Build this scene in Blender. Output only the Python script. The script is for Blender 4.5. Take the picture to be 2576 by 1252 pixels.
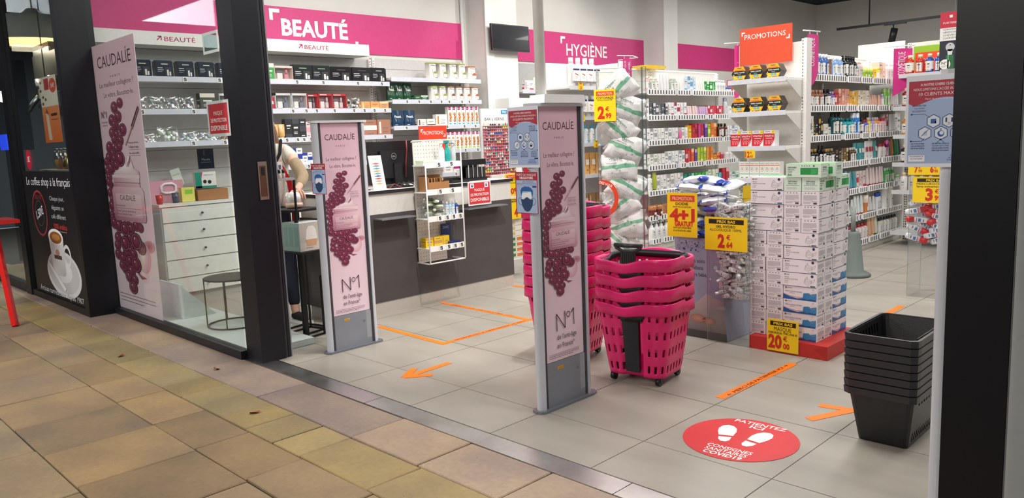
import bpy, math, random
from mathutils import Matrix, Vector
for o in list(bpy.data.objects): bpy.data.objects.remove(o)
S = bpy.context.scene
COL = S.collection
PI = math.pi
# ------------------------------------------------------------------ camera
cd = bpy.data.cameras.new('camera'); cam = bpy.data.objects.new('camera', cd); COL.objects.link(cam)
yw, pt, rl = -0.790581534, 0.142009496, -0.0408669624
fw = Vector((math.sin(yw)*math.cos(pt), math.cos(yw)*math.cos(pt), -math.sin(pt)))
rt = Vector((math.cos(yw), -math.sin(yw), 0)); up = rt.cross(fw)
r2 = rt*math.cos(rl)+up*math.sin(rl); u2 = up*math.cos(rl)-rt*math.sin(rl)
cam.matrix_world = Matrix(((r2.x, u2.x, -fw.x, 3.7578), (r2.y, u2.y, -fw.y, -2.7088), (r2.z, u2.z, -fw.z, 1.35235), (0, 0, 0, 1)))
cd.sensor_width = 36; cd.lens = 36*1965.4897/2576; cd.clip_start = .05; cd.clip_end = 200
S.camera = cam
# ------------------------------------------------------------------ world, lights, exposure
S.view_settings.view_transform = 'Standard'; S.view_settings.look = 'None'
S.view_settings.gamma = 1; S.view_settings.use_curve_mapping = False
S.view_settings.exposure = 0.08
w = bpy.data.worlds.new('world'); S.world = w; w.use_nodes = True
w.node_tree.nodes['Background'].inputs[0].default_value = (.72, .82, 1, 1)
w.node_tree.nodes['Background'].inputs[1].default_value = .55
def area(name, loc, size, power, color=(1, .97, .93), rot=(0, 0, 0), size_y=None, spread=PI):
    l = bpy.data.lights.new(name, 'AREA'); l.energy = power; l.color = color; l.size = size
    if size_y: l.shape = 'RECTANGLE'; l.size_y = size_y
    l.spread = spread
    o = bpy.data.objects.new(name, l); COL.objects.link(o); o.location = loc; o.rotation_euler = rot
    return o
def spot(name, loc, target, power, ang=60, blend=.6, color=(1, .96, .9), rad=.05):
    l = bpy.data.lights.new(name, 'SPOT'); l.energy = power; l.color = color; l.spot_size = math.radians(ang); l.spot_blend = blend; l.shadow_soft_size = rad
    o = bpy.data.objects.new(name, l); COL.objects.link(o); o.location = loc
    o.rotation_euler = (Vector(target)-Vector(loc)).to_track_quat('-Z', 'Y').to_euler()
    return o
for i, (x, y, p) in enumerate(((-1.6, .9, 42), (-1.5, 3.4, 46), (-1.5, 6.2, 50), (-1.6, 9.5, 60), (.9, .9, 50), (.9, 3.4, 60), (.9, 6.4, 60), (1.2, 10, 60), (3.4, 3.8, 70), (4.2, 8, 70), (3.2, .8, 46))):  # last entry is an added fill that brightens the pedestal posters
    area('ceiling_and_fill_lamp', (x, y, 3.72), .9, p, size_y=.9)
spot('track_spot', (-.2, 1.9, 3.6), (-2.0, 1.2, .6), 90, 70)
spot('track_spot', (-.6, 2.6, 3.6), (-3.5, 2.6, 1.6), 110, 75)
spot('track_spot', (-1.2, 5.0, 3.6), (-3.7, 5.2, 2.0), 130, 80)
spot('track_spot', (-.4, .2, 3.6), (-3.5, .9, 1.5), 80, 75)
spot('track_spot', (.6, .9, 3.6), (-.5, 1.3, 0), 230, 55)
area('passage_fill', (2.0, -5.2, 3.2), 2.6, 115, (1, .95, .88), size_y=1.2, rot=(.7, 0, 0))  # added fill lights, tilted to brighten the shopfront and window poster
area('passage_fill', (-2.6, -4.6, 3.3), 2.6, 150, (1, .97, .93), size_y=1.2, rot=(.6, 0, .2))
area('passage_fill', (-8, -4, 3.4), 2.6, 50, (.9, .95, 1), size_y=1.6)  # added overhead fill for the left of the passage
# ------------------------------------------------------------------ materials (colour of each face comes from the corner attribute "Col")
MATS = {}
def mat(name, rough=.5, metal=0., spec=.5, noise=.04, nscale=30, bump=0., bscale=200, attr=True, coat=0, color=None, vary=None):
    m = bpy.data.materials.new(name); m.use_nodes = True; n = m.node_tree.nodes; l = m.node_tree.links
    b = n['Principled BSDF']; b.inputs['Roughness'].default_value = rough; b.inputs['Metallic'].default_value = metal
    b.inputs['Specular IOR Level'].default_value = spec; b.inputs['Coat Weight'].default_value = coat
    tc = n.new('ShaderNodeTexCoord')
    nz = n.new('ShaderNodeTexNoise'); nz.inputs['Scale'].default_value = nscale; nz.inputs['Detail'].default_value = 4
    l.new(tc.outputs['Object'], nz.inputs['Vector'])
    mr = n.new('ShaderNodeMapRange'); mr.inputs['To Min'].default_value = 1-noise; mr.inputs['To Max'].default_value = 1+noise
    mr.inputs['From Min'].default_value = .3; mr.inputs['From Max'].default_value = .7
    l.new(nz.outputs[0], mr.inputs[0])
    mx = n.new('ShaderNodeVectorMath'); mx.operation = 'SCALE'; l.new(mr.outputs[0], mx.inputs['Scale'])
    if attr:
        a = n.new('ShaderNodeAttribute'); a.attribute_name = 'Col'; l.new(a.outputs['Color'], mx.inputs[0])
    else:
        c = n.new('ShaderNodeRGB'); c.outputs[0].default_value = lin(color)+(1,); l.new(c.outputs[0], mx.inputs[0])
    l.new(mx.outputs[0], b.inputs['Base Color'])
    if vary:
        vary(m, n, l, b, mx, tc)
    if bump:
        nb = n.new('ShaderNodeTexNoise'); nb.inputs['Scale'].default_value = bscale; nb.inputs['Detail'].default_value = 5; l.new(tc.outputs['Object'], nb.inputs['Vector'])
        bp = n.new('ShaderNodeBump'); bp.inputs['Strength'].default_value = bump; bp.inputs['Distance'].default_value = .004
        l.new(nb.outputs[0], bp.inputs['Height']); l.new(bp.outputs[0], b.inputs['Normal'])
    MATS[name] = m; return m
def s2l(c): return c/12.92 if c <= .04045 else ((c+.055)/1.055)**2.4
_lc = {}
def lin(h):
    if not isinstance(h, str): return tuple(h[:3])
    if h not in _lc: _lc[h] = tuple(s2l(int(h[i:i+2], 16)/255) for i in (0, 2, 4))
    return _lc[h]
mat('matte', .8, spec=.3); mat('paint', .5); mat('gloss', .22, coat=.2, noise=.02); mat('print', .45, noise=.01)
mat('wallpaint', .75, spec=.25, noise=.025, nscale=3, bump=.15, bscale=60)
mat('metal', .3, 1., noise=.05); mat('blackmetal', .4, .1, spec=.35, noise=.05, bump=.012)
mat('fabric', .9, spec=.2, noise=.12, nscale=60, bump=.4, bscale=300); mat('skin', .5, spec=.4, noise=.05)
mat('coated', .55, spec=.4, noise=.05, nscale=8, bump=.1, bscale=400)
mat('blackplastic', .38, noise=.1, nscale=20, bump=.1, bscale=150); mat('pinkplastic', .35, noise=.06, nscale=8, bump=.06, bscale=250, coat=.1)
def tilevar(m, n, l, b, mx, tc):
    w1 = n.new('ShaderNodeTexNoise'); w1.inputs['Scale'].default_value = 1.6; w1.inputs['Detail'].default_value = 6; w1.inputs['Roughness'].default_value = .65
    g = n.new('ShaderNodeNewGeometry'); mp = n.new('ShaderNodeMapping'); mp.inputs['Scale'].default_value = (.6, 2.2, 1); l.new(g.outputs['Position'], mp.inputs[0]); l.new(mp.outputs[0], w1.inputs['Vector'])
    r = n.new('ShaderNodeMapRange'); r.inputs['From Min'].default_value = .3; r.inputs['From Max'].default_value = .7; r.inputs['To Min'].default_value = .86; r.inputs['To Max'].default_value = 1.12
    l.new(w1.outputs[0], r.inputs[0]); v = n.new('ShaderNodeVectorMath'); v.operation = 'SCALE'; l.new(mx.outputs[0], v.inputs[0]); l.new(r.outputs[0], v.inputs['Scale']); l.new(v.outputs[0], b.inputs['Base Color'])
    rr = n.new('ShaderNodeMapRange'); rr.inputs['To Min'].default_value = .28; rr.inputs['To Max'].default_value = .5; l.new(w1.outputs[0], rr.inputs[0]); l.new(rr.outputs[0], b.inputs['Roughness'])
mat('tile', .4, noise=.02, nscale=300, vary=tilevar)
def stonevar(m, n, l, b, mx, tc):
    g = n.new('ShaderNodeNewGeometry')
    w1 = n.new('ShaderNodeTexNoise'); w1.inputs['Scale'].default_value = 2.2; w1.inputs['Detail'].default_value = 7; l.new(g.outputs['Position'], w1.inputs['Vector'])
    cr = n.new('ShaderNodeValToRGB'); e = cr.color_ramp.elements; e[0].position = .36; e[0].color = (.78, .76, .82, 1); e[1].position = .64; e[1].color = (1.1, 1.05, .93, 1)
    l.new(w1.outputs[0], cr.inputs[0]); v = n.new('ShaderNodeVectorMath'); v.operation = 'MULTIPLY'; l.new(mx.outputs[0], v.inputs[0]); l.new(cr.outputs[0], v.inputs[1])
    vo = n.new('ShaderNodeTexVoronoi'); vo.inputs['Scale'].default_value = 16; l.new(g.outputs['Position'], vo.inputs['Vector'])
    sp = n.new('ShaderNodeMapRange'); sp.inputs['From Min'].default_value = .03; sp.inputs['From Max'].default_value = .07; sp.inputs['To Min'].default_value = .55; l.new(vo.outputs['Distance'], sp.inputs[0])
    v2 = n.new('ShaderNodeVectorMath'); v2.operation = 'SCALE'; l.new(v.outputs[0], v2.inputs[0]); l.new(sp.outputs[0], v2.inputs['Scale']); l.new(v2.outputs[0], b.inputs['Base Color'])
mat('stone', .55, noise=.08, nscale=40, bump=.35, bscale=45, vary=stonevar)
def steelvar(m, n, l, b, mx, tc):
    w1 = n.new('ShaderNodeTexNoise'); w1.inputs['Scale'].default_value = 5; w1.inputs['Detail'].default_value = 5; l.new(tc.outputs['Object'], w1.inputs['Vector'])
    r = n.new('ShaderNodeMapRange'); r.inputs['To Min'].default_value = .2; r.inputs['To Max'].default_value = .45; l.new(w1.outputs[0], r.inputs[0]); l.new(r.outputs[0], b.inputs['Roughness'])
mat('steel', .25, 1., noise=.05, vary=steelvar, bump=.05, bscale=12)
def clear(name, tint, gl=1., rough=.02, ior=1.45, base=0.0):
    m = bpy.data.materials.new(name); m.use_nodes = True; n = m.node_tree.nodes; l = m.node_tree.links
    n.remove(n['Principled BSDF']); out = n['Material Output']
    t = n.new('ShaderNodeBsdfTransparent'); t.inputs[0].default_value = tint+(1,)
    g = n.new('ShaderNodeBsdfGlossy'); g.inputs['Roughness'].default_value = rough; g.inputs[0].default_value = (gl, gl, gl, 1)
    ge = n.new('ShaderNodeNewGeometry'); dt = n.new('ShaderNodeVectorMath'); dt.operation = 'DOT_PRODUCT'; l.new(ge.outputs['Normal'], dt.inputs[0]); l.new(ge.outputs['Incoming'], dt.inputs[1])
    def mth(op, a, b=None):
        q = n.new('ShaderNodeMath'); q.operation = op; l.new(a, q.inputs[0]) if not isinstance(a, float) else setattr(q.inputs[0], 'default_value', a)
        if b is not None: q.inputs[1].default_value = b
        return q.outputs[0]
    ab = mth('ABSOLUTE', dt.outputs['Value']); om = n.new('ShaderNodeMath'); om.operation = 'SUBTRACT'; om.inputs[0].default_value = 1.; l.new(ab, om.inputs[1]); p5 = mth('POWER', om.outputs[0], 5.)
    f0 = ((ior-1)/(ior+1))**2; ad = n.new('ShaderNodeMath'); ad.operation = 'MULTIPLY_ADD'; l.new(p5, ad.inputs[0]); ad.inputs[1].default_value = 1-f0; ad.inputs[2].default_value = f0+base; ad.use_clamp = True
    mx = n.new('ShaderNodeMixShader'); l.new(ad.outputs[0], mx.inputs[0]); l.new(t.outputs[0], mx.inputs[1]); l.new(g.outputs[0], mx.inputs[2]); l.new(mx.outputs[0], out.inputs[0])
    MATS[name] = m
clear('glass', (.93, .96, .95)); clear('acrylic', (.965, .97, .97), rough=.04); clear('acrylic_edge', (.6, .66, .66), rough=.2, base=.25)
clear('film', (.93, .94, .94), rough=.12, base=.06); clear('tinted', (.75, .85, .88), rough=.05)
def emis(name, col, st):
    m = bpy.data.materials.new(name); m.use_nodes = True; b = m.node_tree.nodes['Principled BSDF']
    b.inputs['Base Color'].default_value = lin(col)+(1,); b.inputs['Emission Color'].default_value = lin(col)+(1,); b.inputs['Emission Strength'].default_value = st; MATS[name] = m
emis('lampglow', 'fff4d8', 6); emis('warmglow', 'ffcf90', 3); emis('screen_blue', '2a50ff', 1.2)
# ------------------------------------------------------------------ geometry collector
class G:
    def __init__(s): s.v = []; s.f = []; s.c = []; s.m = []; s.sm = []; s.M = Matrix(); s.mat = 'paint'; s.cc = {}
    def at(s, loc=(0, 0, 0), rz=0, rx=0, ry=0, sc=1): s.M = Matrix.Translation(loc) @ Matrix.Rotation(rz, 4, 'Z') @ Matrix.Rotation(ry, 4, 'Y') @ Matrix.Rotation(rx, 4, 'X') @ Matrix.Scale(sc, 4); return s
    def pts(s, P):
        b = len(s.v); M = s.M; s.v += [tuple(M @ Vector(p)) for p in P]; return b
    def face(s, ids, col, m=None, sm=False, cc=None):
        if cc: s.cc[len(s.f)] = cc
        s.f.append(tuple(ids)); s.c.append(col); s.m.append(m or s.mat); s.sm.append(sm)
    def poly(s, P, col, m=None, cc=None): b = s.pts(P); s.face(range(b, b+len(P)), col, m, False, cc)
    def box(s, x0, x1, y0, y1, z0, z1, col, m=None, cols=None, bev=0):
        if bev:
            return s.prism([(x0+bev, y0), (x1-bev, y0), (x1, y0+bev), (x1, y1-bev), (x1-bev, y1), (x0+bev, y1), (x0, y1-bev), (x0, y0+bev)], z0, z1, col, m)
        b = s.pts([(x, y, z) for z in (z0, z1) for x, y in ((x0, y0), (x1, y0), (x1, y1), (x0, y1))])
        F = ((0, 3, 2, 1), (4, 5, 6, 7), (0, 1, 5, 4), (1, 2, 6, 5), (2, 3, 7, 6), (3, 0, 4, 7))  # -z +z -y +x +y -x
        for i, f in enumerate(F): s.face([b+k for k in f], (cols or {}).get(i, col), m)
        return s
    def prism(s, P, z0, z1, col, m=None, sm=False, top=None, sc=1.):
        n = len(P); cx = sum(p[0] for p in P)/n; cy = sum(p[1] for p in P)/n
        b = s.pts([(x, y, z0) for x, y in P]+[(cx+(x-cx)*sc, cy+(y-cy)*sc, z1) for x, y in P])
        for i in range(n): j = (i+1) % n; s.face((b+i, b+j, b+n+j, b+n+i), col, m, sm)
        s.face([b+i for i in reversed(range(n))], col, m); s.face([b+n+i for i in range(n)], top or col, m); return s
    def lathe(s, prof, cols, n=14, m=None, sy=1., cx=0, cy=0, cz=0, cap=True):
        """prof: (r,z) list; cols: one colour or list per band; (rx = r, ry = r*sy)"""
        b = s.pts([(cx+r*math.cos(2*PI*k/n), cy+r*sy*math.sin(2*PI*k/n), cz+z) for r, z in prof for k in range(n)])
        for i in range(len(prof)-1):
            c = cols if isinstance(cols, str) else cols[i]
            for k in range(n):
                j = (k+1) % n; s.face((b+i*n+k, b+i*n+j, b+(i+1)*n+j, b+(i+1)*n+k), c, m, True)
        if cap:
            s.face([b+k for k in reversed(range(n))], cols if isinstance(cols, str) else cols[0], m)
            s.face([b+(len(prof)-1)*n+k for k in range(n)], cols if isinstance(cols, str) else cols[-1], m)
        return s
    def cyl(s, p0, p1, r, col, n=8, m=None, r1=None): return s.tube([p0, p1], r, col, n, m, r1)
    def tube(s, P, r, col, n=6, m=None, r1=None, closed=False):
        P = [Vector(p) for p in P]; N = len(P); rings = []; prev = None
        for i, p in enumerate(P):
            d = (P[(i+1) % N]-P[i-1]) if closed else ((P[min(i+1, N-1)]-P[max(i-1, 0)]))
            d.normalize()
            if prev is None:
                a = Vector((0, 0, 1)) if abs(d.z) < .9 else Vector((1, 0, 0)); u = d.cross(a).normalized()
            else:
                u = (prev-d*prev.dot(d)).normalized()
            prev = u; v = d.cross(u); rr = r if r1 is None else r+(r1-r)*i/(N-1)
            rings.append(s.pts([p+(u*math.cos(2*PI*k/n)+v*math.sin(2*PI*k/n))*rr for k in range(n)]))
        for i in range(N if closed else N-1):
            a, b = rings[i], rings[(i+1) % N]
            for k in range(n): j = (k+1) % n; s.face((a+k, a+j, b+j, b+k), col, m, n > 5)
        if not closed:
            s.face([rings[0]+k for k in reversed(range(n))], col, m); s.face([rings[-1]+k for k in range(n)], col, m)
        return s
    def grid(s, fn, nu, nv, col, m=None, colf=None, wrap=False):
        b = s.pts([fn(i/nu, j/nv) for j in range(nv+1) for i in range(nu+1)])
        for j in range(nv):
            for i in range(nu):
                a = b+j*(nu+1)+i; s.face((a, a+1, a+nu+2, a+nu+1), colf(i/nu, j/nv) if colf else col, m, True)
        return s
    def blob(s, c, r, col, n=8, m=None, sx=1, sy=1, sz=1):
        P = [(c[0], c[1], c[2]-r*sz)]
        b0 = s.pts(P)
        rings = []
        K = max(3, n//2)
        for i in range(1, K):
            t = -PI/2+PI*i/K; rings.append(s.pts([(c[0]+r*sx*math.cos(t)*math.cos(2*PI*k/n), c[1]+r*sy*math.cos(t)*math.sin(2*PI*k/n), c[2]+r*sz*math.sin(t)) for k in range(n)]))
        b1 = s.pts([(c[0], c[1], c[2]+r*sz)])
        for k in range(n):
            j = (k+1) % n; s.face((b0, rings[0]+j, rings[0]+k), col, m, True); s.face((b1, rings[-1]+k, rings[-1]+j), col, m, True)
            for a, b in zip(rings, rings[1:]): s.face((a+k, a+j, b+j, b+k), col, m, True)
        return s
    def mesh(s, name='m'):
        me = bpy.data.meshes.new(name); me.from_pydata(s.v, [], s.f)
        names = []
        for x in s.m:
            if x not in names: names.append(x)
        for x in names: me.materials.append(MATS[x])
        me.polygons.foreach_set('material_index', [names.index(x) for x in s.m])
        me.polygons.foreach_set('use_smooth', s.sm)
        at = me.color_attributes.new('Col', 'FLOAT_COLOR', 'CORNER'); buf = []
        for i, f in enumerate(s.f):
            if i in s.cc:
                for c in s.cc[i]: buf += lin(c)+(1.,)
            else: buf += (lin(s.c[i])+(1.,))*len(f)
        at.data.foreach_set('color', buf); me.update(); return me
# ------------------------------------------------------------------ flat print
_T = {}
def glyphs(t, bold):
    if any(c in t for c in 'MWN'): bold = min(bold, .0 if 'M' in t else .012)
    k = (t, bold)
    if k not in _T:
        cu = bpy.data.curves.new('t', 'FONT'); cu.body = t; cu.resolution_u = 2; cu.offset = bold; cu.fill_mode = 'FRONT'
        ob = bpy.data.objects.new('t', cu); me = bpy.data.meshes.new_from_object(ob)
        V = [(v.co.x, v.co.y) for v in me.vertices]; F = [tuple(p.vertices) for p in me.polygons]
        bpy.data.objects.remove(ob); bpy.data.curves.remove(cu); bpy.data.meshes.remove(me)
        _T[k] = (V, F, min([v[0] for v in V] or [0]), max([v[0] for v in V] or [1]))
    return _T[k]
CAP = .7
class Pr:
    """print on a plane: o origin, u right, v up (3-D vectors); every layer sits a little further out"""
    def __init__(s, g, o, u=(1, 0, 0), v=(0, 0, 1), m='print', st=.0004):
        s.g = g; s.o = Vector(o); s.u = Vector(u).normalized(); s.v = Vector(v).normalized(); s.n = s.u.cross(s.v); s.k = 1; s.m = m; s.st = st
    def P(s, a, b): return s.o+s.u*a+s.v*b+s.n*(s.k*s.st)
    def lay(s): s.k += 1; return s
    def rect(s, a, b, w, h, col, cc=None): s.g.poly([s.P(a, b), s.P(a+w, b), s.P(a+w, b+h), s.P(a, b+h)], col, s.m, cc); return s
    def poly(s, L, col, cc=None): s.g.poly([s.P(*p) for p in L], col, s.m, cc); return s
    def disc(s, a, b, r, col, ry=None, n=16, a0=0, a1=2*PI):
        s.poly([(a+r*math.cos(a0+(a1-a0)*k/n), b+(ry or r)*math.sin(a0+(a1-a0)*k/n)) for k in range(n+(a1-a0 < 6))], col); return s
    def ring(s, a, b, r, w, col, ry=None, n=20):
        q = (ry or r)/r
        for k in range(n):
            t0, t1 = 2*PI*k/n, 2*PI*(k+1)/n
            s.poly([(a+(r-w)*math.cos(t0), b+(r-w)*q*math.sin(t0)), (a+r*math.cos(t0), b+r*q*math.sin(t0)), (a+r*math.cos(t1), b+r*q*math.sin(t1)), (a+(r-w)*math.cos(t1), b+(r-w)*q*math.sin(t1))], col)
        return s
    def line(s, L, w, col):
        for (a, b), (c, d) in zip(L, L[1:]):
            q = Vector((c-a, d-b)); 
            if q.length < 1e-9: continue
            q.normalize(); x, y = -q.y*w/2, q.x*w/2; s.poly([(a-x, b-y), (c-x, d-y), (c+x, d+y), (a+x, b+y)], col)
        return s
    def text(s, t, a, b, h, col, w=None, al='c', bold=0., rot=0., asp=1., slant=0):
        V, F, x0, x1 = glyphs(t, bold); k = h/CAP; kx = k*asp
        if w: kx = w/(x1-x0)
        W = (x1-x0)*kx; ox = -x0*kx-(W/2 if al == 'c' else W if al == 'r' else 0); c, sn = math.cos(rot), math.sin(rot)
        P = []
        for x, y in V:
            px, py = ox+x*kx+slant*y*k, y*k; P.append(s.P(a+px*c-py*sn, b+px*sn+py*c))
        i0 = s.g.pts(P)
        for f in F: s.g.face([i0+i for i in f], col, s.m)
        return s
    def fine(s, a, b, w, h, col, seed=0, lw=.5, rows=1, gap=None):
        """rows of unreadably small print: word-length dashes"""
        r = random.Random(seed); gap = gap or h*1.8
        for i in range(rows):
            x = a; e = a+w*(1 if i < rows-1 else r.uniform(.5, .9))
            while x < e:
                ww = min(r.uniform(1.2, 4)*h, e-x); s.rect(x, b-i*gap, ww, h*lw, col); x += ww+h*.5
        return s
# ------------------------------------------------------------------ objects
def link(name, data, parent=None, loc=(0, 0, 0), rz=0, rot=None):
    o = bpy.data.objects.new(name, data); COL.objects.link(o); o.location = loc
    o.rotation_euler = rot if rot else (0, 0, rz)
    if parent: o.parent = parent
    return o
def tag(o, label, cat, group=None):
    o['label'] = label; o['category'] = cat
    if group: o['group'] = group
    return o
def thing(name, label, cat, loc=(0, 0, 0), rz=0, group=None): return tag(link(name, None, None, loc, rz), label, cat, group)
def part(name, g, parent, label=None, loc=(0, 0, 0), rz=0, kind=None, rot=None):
    o = link(name, g.mesh(name) if isinstance(g, G) else g, parent, loc, rz, rot)
    if label: o['label'] = label
    if kind: o['kind'] = kind
    return o
def solo(name, g, label, cat, loc=(0, 0, 0), rz=0, group=None, rot=None): return tag(link(name, g.mesh(name) if isinstance(g, G) else g, None, loc, rz, rot), label, cat, group)
def struct(name, g, loc=(0, 0, 0)): o = link(name, g.mesh(name) if isinstance(g, G) else g, None, loc); o['kind'] = 'structure'; return o
def bx(*a, **k):
    m = k.pop('mat', 'paint'); g = G(); g.mat = m; g.box(*a, **k); return g
_O = 'first second third fourth fifth sixth seventh eighth ninth tenth eleventh twelfth thirteenth fourteenth fifteenth sixteenth seventeenth eighteenth nineteenth'.split()
def order(n):
    if n < 20: return _O[n-1]
    t, u = divmod(n, 10); T = ('', '', 'twent', 'thirt', 'fort', 'fift', 'sixt')[t]
    return T+'ieth' if u == 0 else T+'y-'+_O[u-1]
WHT = 'f2f1ee'; BLK = '15161c'; PNK = 'd8207a'; INK = '3a1a2c'; YEL = 'f7d800'; RED = 'd8232a'; ORG = 'ff7a10'
# ================================================================== setting
# shop floor: 60 cm tiles, each a child
fg = G(); fg.box(-3.78, 8, -.42, 14.2, -.06, -.006, '4c4740', 'matte'); floor = struct('floor', fg)
def tile_mesh(w, h):
    g = G(); g.mat = 'tile'; a = .0014; g.box(a, w-a, a, h-a, -.006, -.0008, 'a19b91')
    e = .003; b = g.pts([(a+e*.3, a+e*.3, 0), (w-a-e*.3, a+e*.3, 0), (w-a-e*.3, h-a-e*.3, 0), (a+e*.3, h-a-e*.3, 0)]); g.face((b, b+1, b+2, b+3), 'a19b91'); return g.mesh('tile')
tm = tile_mesh(.6, .6); rnd = random.Random(3); ntile = 0
te = tile_mesh(.6, .37)
for j in range(0, 15):
    for i in range(-6, 8):
        if i > 5 and j > 8: continue
        part('tile', tm, floor, loc=(i*.6, j*.6, rnd.uniform(-.0004, .0002)))
for i in range(-6, 8): part('tile', te, floor, loc=(i*.6, -.37, 0))
g = G(); g.mat = 'tile'
for j in range(9, 24):
    for i in range(-7, 14):
        if (j < 15 and i < 6 and i > -7): continue
        g.box(i*.6+.0015, i*.6+.5985, j*.6+.0015, j*.6+.5985, -.006, 0, 'a19b91')
part('tile', g, floor, kind='stuff')
# threshold of three steel plates
th = thing('threshold_strip', 'brushed steel threshold strip along the shop doorway', 'threshold', (0, 0, 0))
for a, b in ((-1.9, -1.045), (-1.04, .372), (.376, 2.012), (2.016, 3.6)):
    g = G(); g.mat = 'steel'; g.box(a, b, -.5, -.374, -.01, .002, 'c9c9c6'); part('steel_plate', g, th)
g = G(); g.mat = 'metal'; g.box(-3.3, 3.6, -.378, -.373, -.01, .003, '6a6a6a'); part('edge_strip', g, th)
# paving outside, slab by slab
pv = G(); pv.box(-14, 9, -9, -.5, -.08, -.012, '4a443c', 'matte'); paving = struct('floor_passage', pv)
rnd = random.Random(11)
rows = [(-.5, -.815, [-1.78, -1.015, -.2, .724, 1.217, 1.703, 2.4], 'a08e80'), (-.815, -1.09, [-1.6, -.82, -.55, -.31, -.05, .22, .487, .73, 1.25, 1.8, 2.3], 'a08f66'),
        (-1.09, -1.36, [-2.4, -1.79, -1.2, -.745, -.22, .27, .775, 1.3, 1.9], '998466'), (-1.36, -1.86, [-2.3, -1.75, -1.21, -.70, -.2, .3, .8, 1.35, 1.9], '947f62'),
        (-1.86, -2.4, [-2.1, -1.5, -.95, -.3, .35, 1.0, 1.6], '918066'), (-2.4, -2.95, [-2.5, -1.8, -1.1, -.5, .2, .8], '8e7e68'), (-2.95, -3.6, [-2.4, -1.6, -.8, 0, .7], '8a7b6a'), (-3.6, -4.3, [-2.2, -1.3, -.5, .3], '8a7b6a'), (-4.3, -5.2, [-2.2, -1.3, -.5, .3], '8a7b6a')]
def jit(h, a): 
    c = [int(h[i:i+2], 16) for i in (0, 2, 4)]; k = 1+rnd.uniform(-a, a); t = rnd.uniform(-6, 6)
    return '%02x%02x%02x' % tuple(max(0, min(255, int(v*k+d))) for v, d in zip(c, (t*.5, 0, -t)))
for y1, y0, xs, c in rows:
    X = list(xs)
    while X[0] > -7.5: X.insert(0, X[0]-rnd.uniform(.45, .75))
    while X[-1] < 3.4: X.append(X[-1]+rnd.uniform(.5, .7))
    for a, b in zip(X, X[1:]):
        g = G(); g.mat = 'stone'; w = b-a; h = y1-y0; e = .004; z = rnd.uniform(-.003, .001); cc = jit(c, .09)
        q = lambda: rnd.uniform(-.002, .003)
        P = [(e+q(), e+q()), (w-e+q(), e+q()), (w-e+q(), h-e+q()), (e+q(), h-e+q())]
        bo = g.pts([(x, y, -.03) for x, y in P]+[(x, y, -.004) for x, y in P]+[(x+(.004 if x < w/2 else -.004), y+(.004 if y < h/2 else -.004), 0) for x, y in P])
        for k in range(4):
            j = (k+1) % 4; g.face((bo+k, bo+j, bo+4+j, bo+4+k), cc); g.face((bo+4+k, bo+4+j, bo+8+j, bo+8+k), cc)
        g.face((bo+8, bo+9, bo+10, bo+11), cc); part('paving_stone', g, paving, loc=(a, y0, z))
# walls and ceilings
W = 'dcdbd6'
g = G(); g.mat = 'wallpaint'; g.box(-3.95, -3.75, -.5, 14.37, 0, 4.4, W); wl = struct('wall_left', g)
g = G(); g.mat = 'wallpaint'; g.box(-3.75, 8.2, 14.17, 14.37, 0, 4.4, W); struct('wall_back', g)
g = G(); g.mat = 'wallpaint'; g.box(8, 8.2, -.5, 14.17, 0, 4.4, W); struct('wall_right', g)
g = G(); g.mat = 'wallpaint'; g.box(-3.95, 8.2, -.48, 14.37, 3.87, 4.0, '1c2230'); struct('ceiling', g)
g = G(); g.mat = 'wallpaint'; g.box(-3.4, 8.2, -.62, -.46, 2.95, 4.4, '22242c'); struct('wall_front', g)
g = G(); g.mat = 'wallpaint'; g.box(-14, 9, -9, -.62, 3.75, 3.9, '8c8880'); struct('ceiling_passage_unseen', g)  # unseen cover, put in so the glass does not mirror the sky
g = G(); g.mat = 'wallpaint'; g.box(-14, 9, -9.2, -9, 0, 3.8, '6c6c70'); struct('wall_passage_unseen', g)  # unseen, added with the ceiling to keep glass reflections dark
g = G(); g.mat = 'wallpaint'; g.box(3.305, 9, -.62, -.45, 0, 2.95, 'a8a6aa'); struct('wall_front_right', g)
# columns on the left wall
for i, (y0, y1) in enumerate(((4.07, 4.62), (7.9, 8.29))):
    g = G(); g.mat = 'wallpaint'; g.box(-3.75, -3.4, y0, y1, 0, 3.87, 'e6e5e1'); g.box(-3.4, -3.385, y0-.01, y0+.12, 0, 3.87, 'e9e8e4'); struct('wall_column_%d' % (i+1), g)
g = G(); g.tube([(-3.72, 3.98, 0), (-3.72, 3.98, 3.87)], .022, 'efefec', 8); struct('trim_1', g)
# pink wall bands
def band(y0, y1, z0, z1, label):
    t = thing('wall_sign', label, 'sign', (-3.75, y0, z0))
    g = G(); g.box(.001, .02, 0, y1-y0, 0, z1-z0, 'cf3a7e'); part('panel', g, t); return t
def bracket(p, a, b, s, w, flip, col):
    if not flip: p.rect(a, b-w, s, w, col); p.rect(a, b-s, w, s-w, col)
    else: p.rect(a-s, b, s, w, col); p.rect(a-w, b+w, w, s-w, col)
t = band(-.45, 3.97, 2.34, 2.77, 'pink wall banner lettered BEAUTÉ in white with corner brackets')
g = G(); p = Pr(g, (.022, 0, 0), (0, 1, 0)); bracket(p, 1.825, .405, .115, .038, False, WHT); bracket(p, 2.88, .03, .1, .038, True, WHT)
p.text('BEAUTÉ', 1.95, .15, .16, WHT, .8, 'l', .035); part('lettering', g, t)
t = band(4.63, 7.83, 2.36, 2.785, 'pink wall banner lettered HYGIÈNE in white')
g = G(); p = Pr(g, (.022, 0, 0), (0, 1, 0)); bracket(p, 1.2, .375, .1, .034, False, WHT); p.text('HYGIÈNE', 1.32, .115, .165, WHT, .93, 'l', .035); part('lettering', g, t)
band(8.3, 11.4, 2.39, 2.79, 'plain pink wall banner behind the cosmetics gondola')
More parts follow.
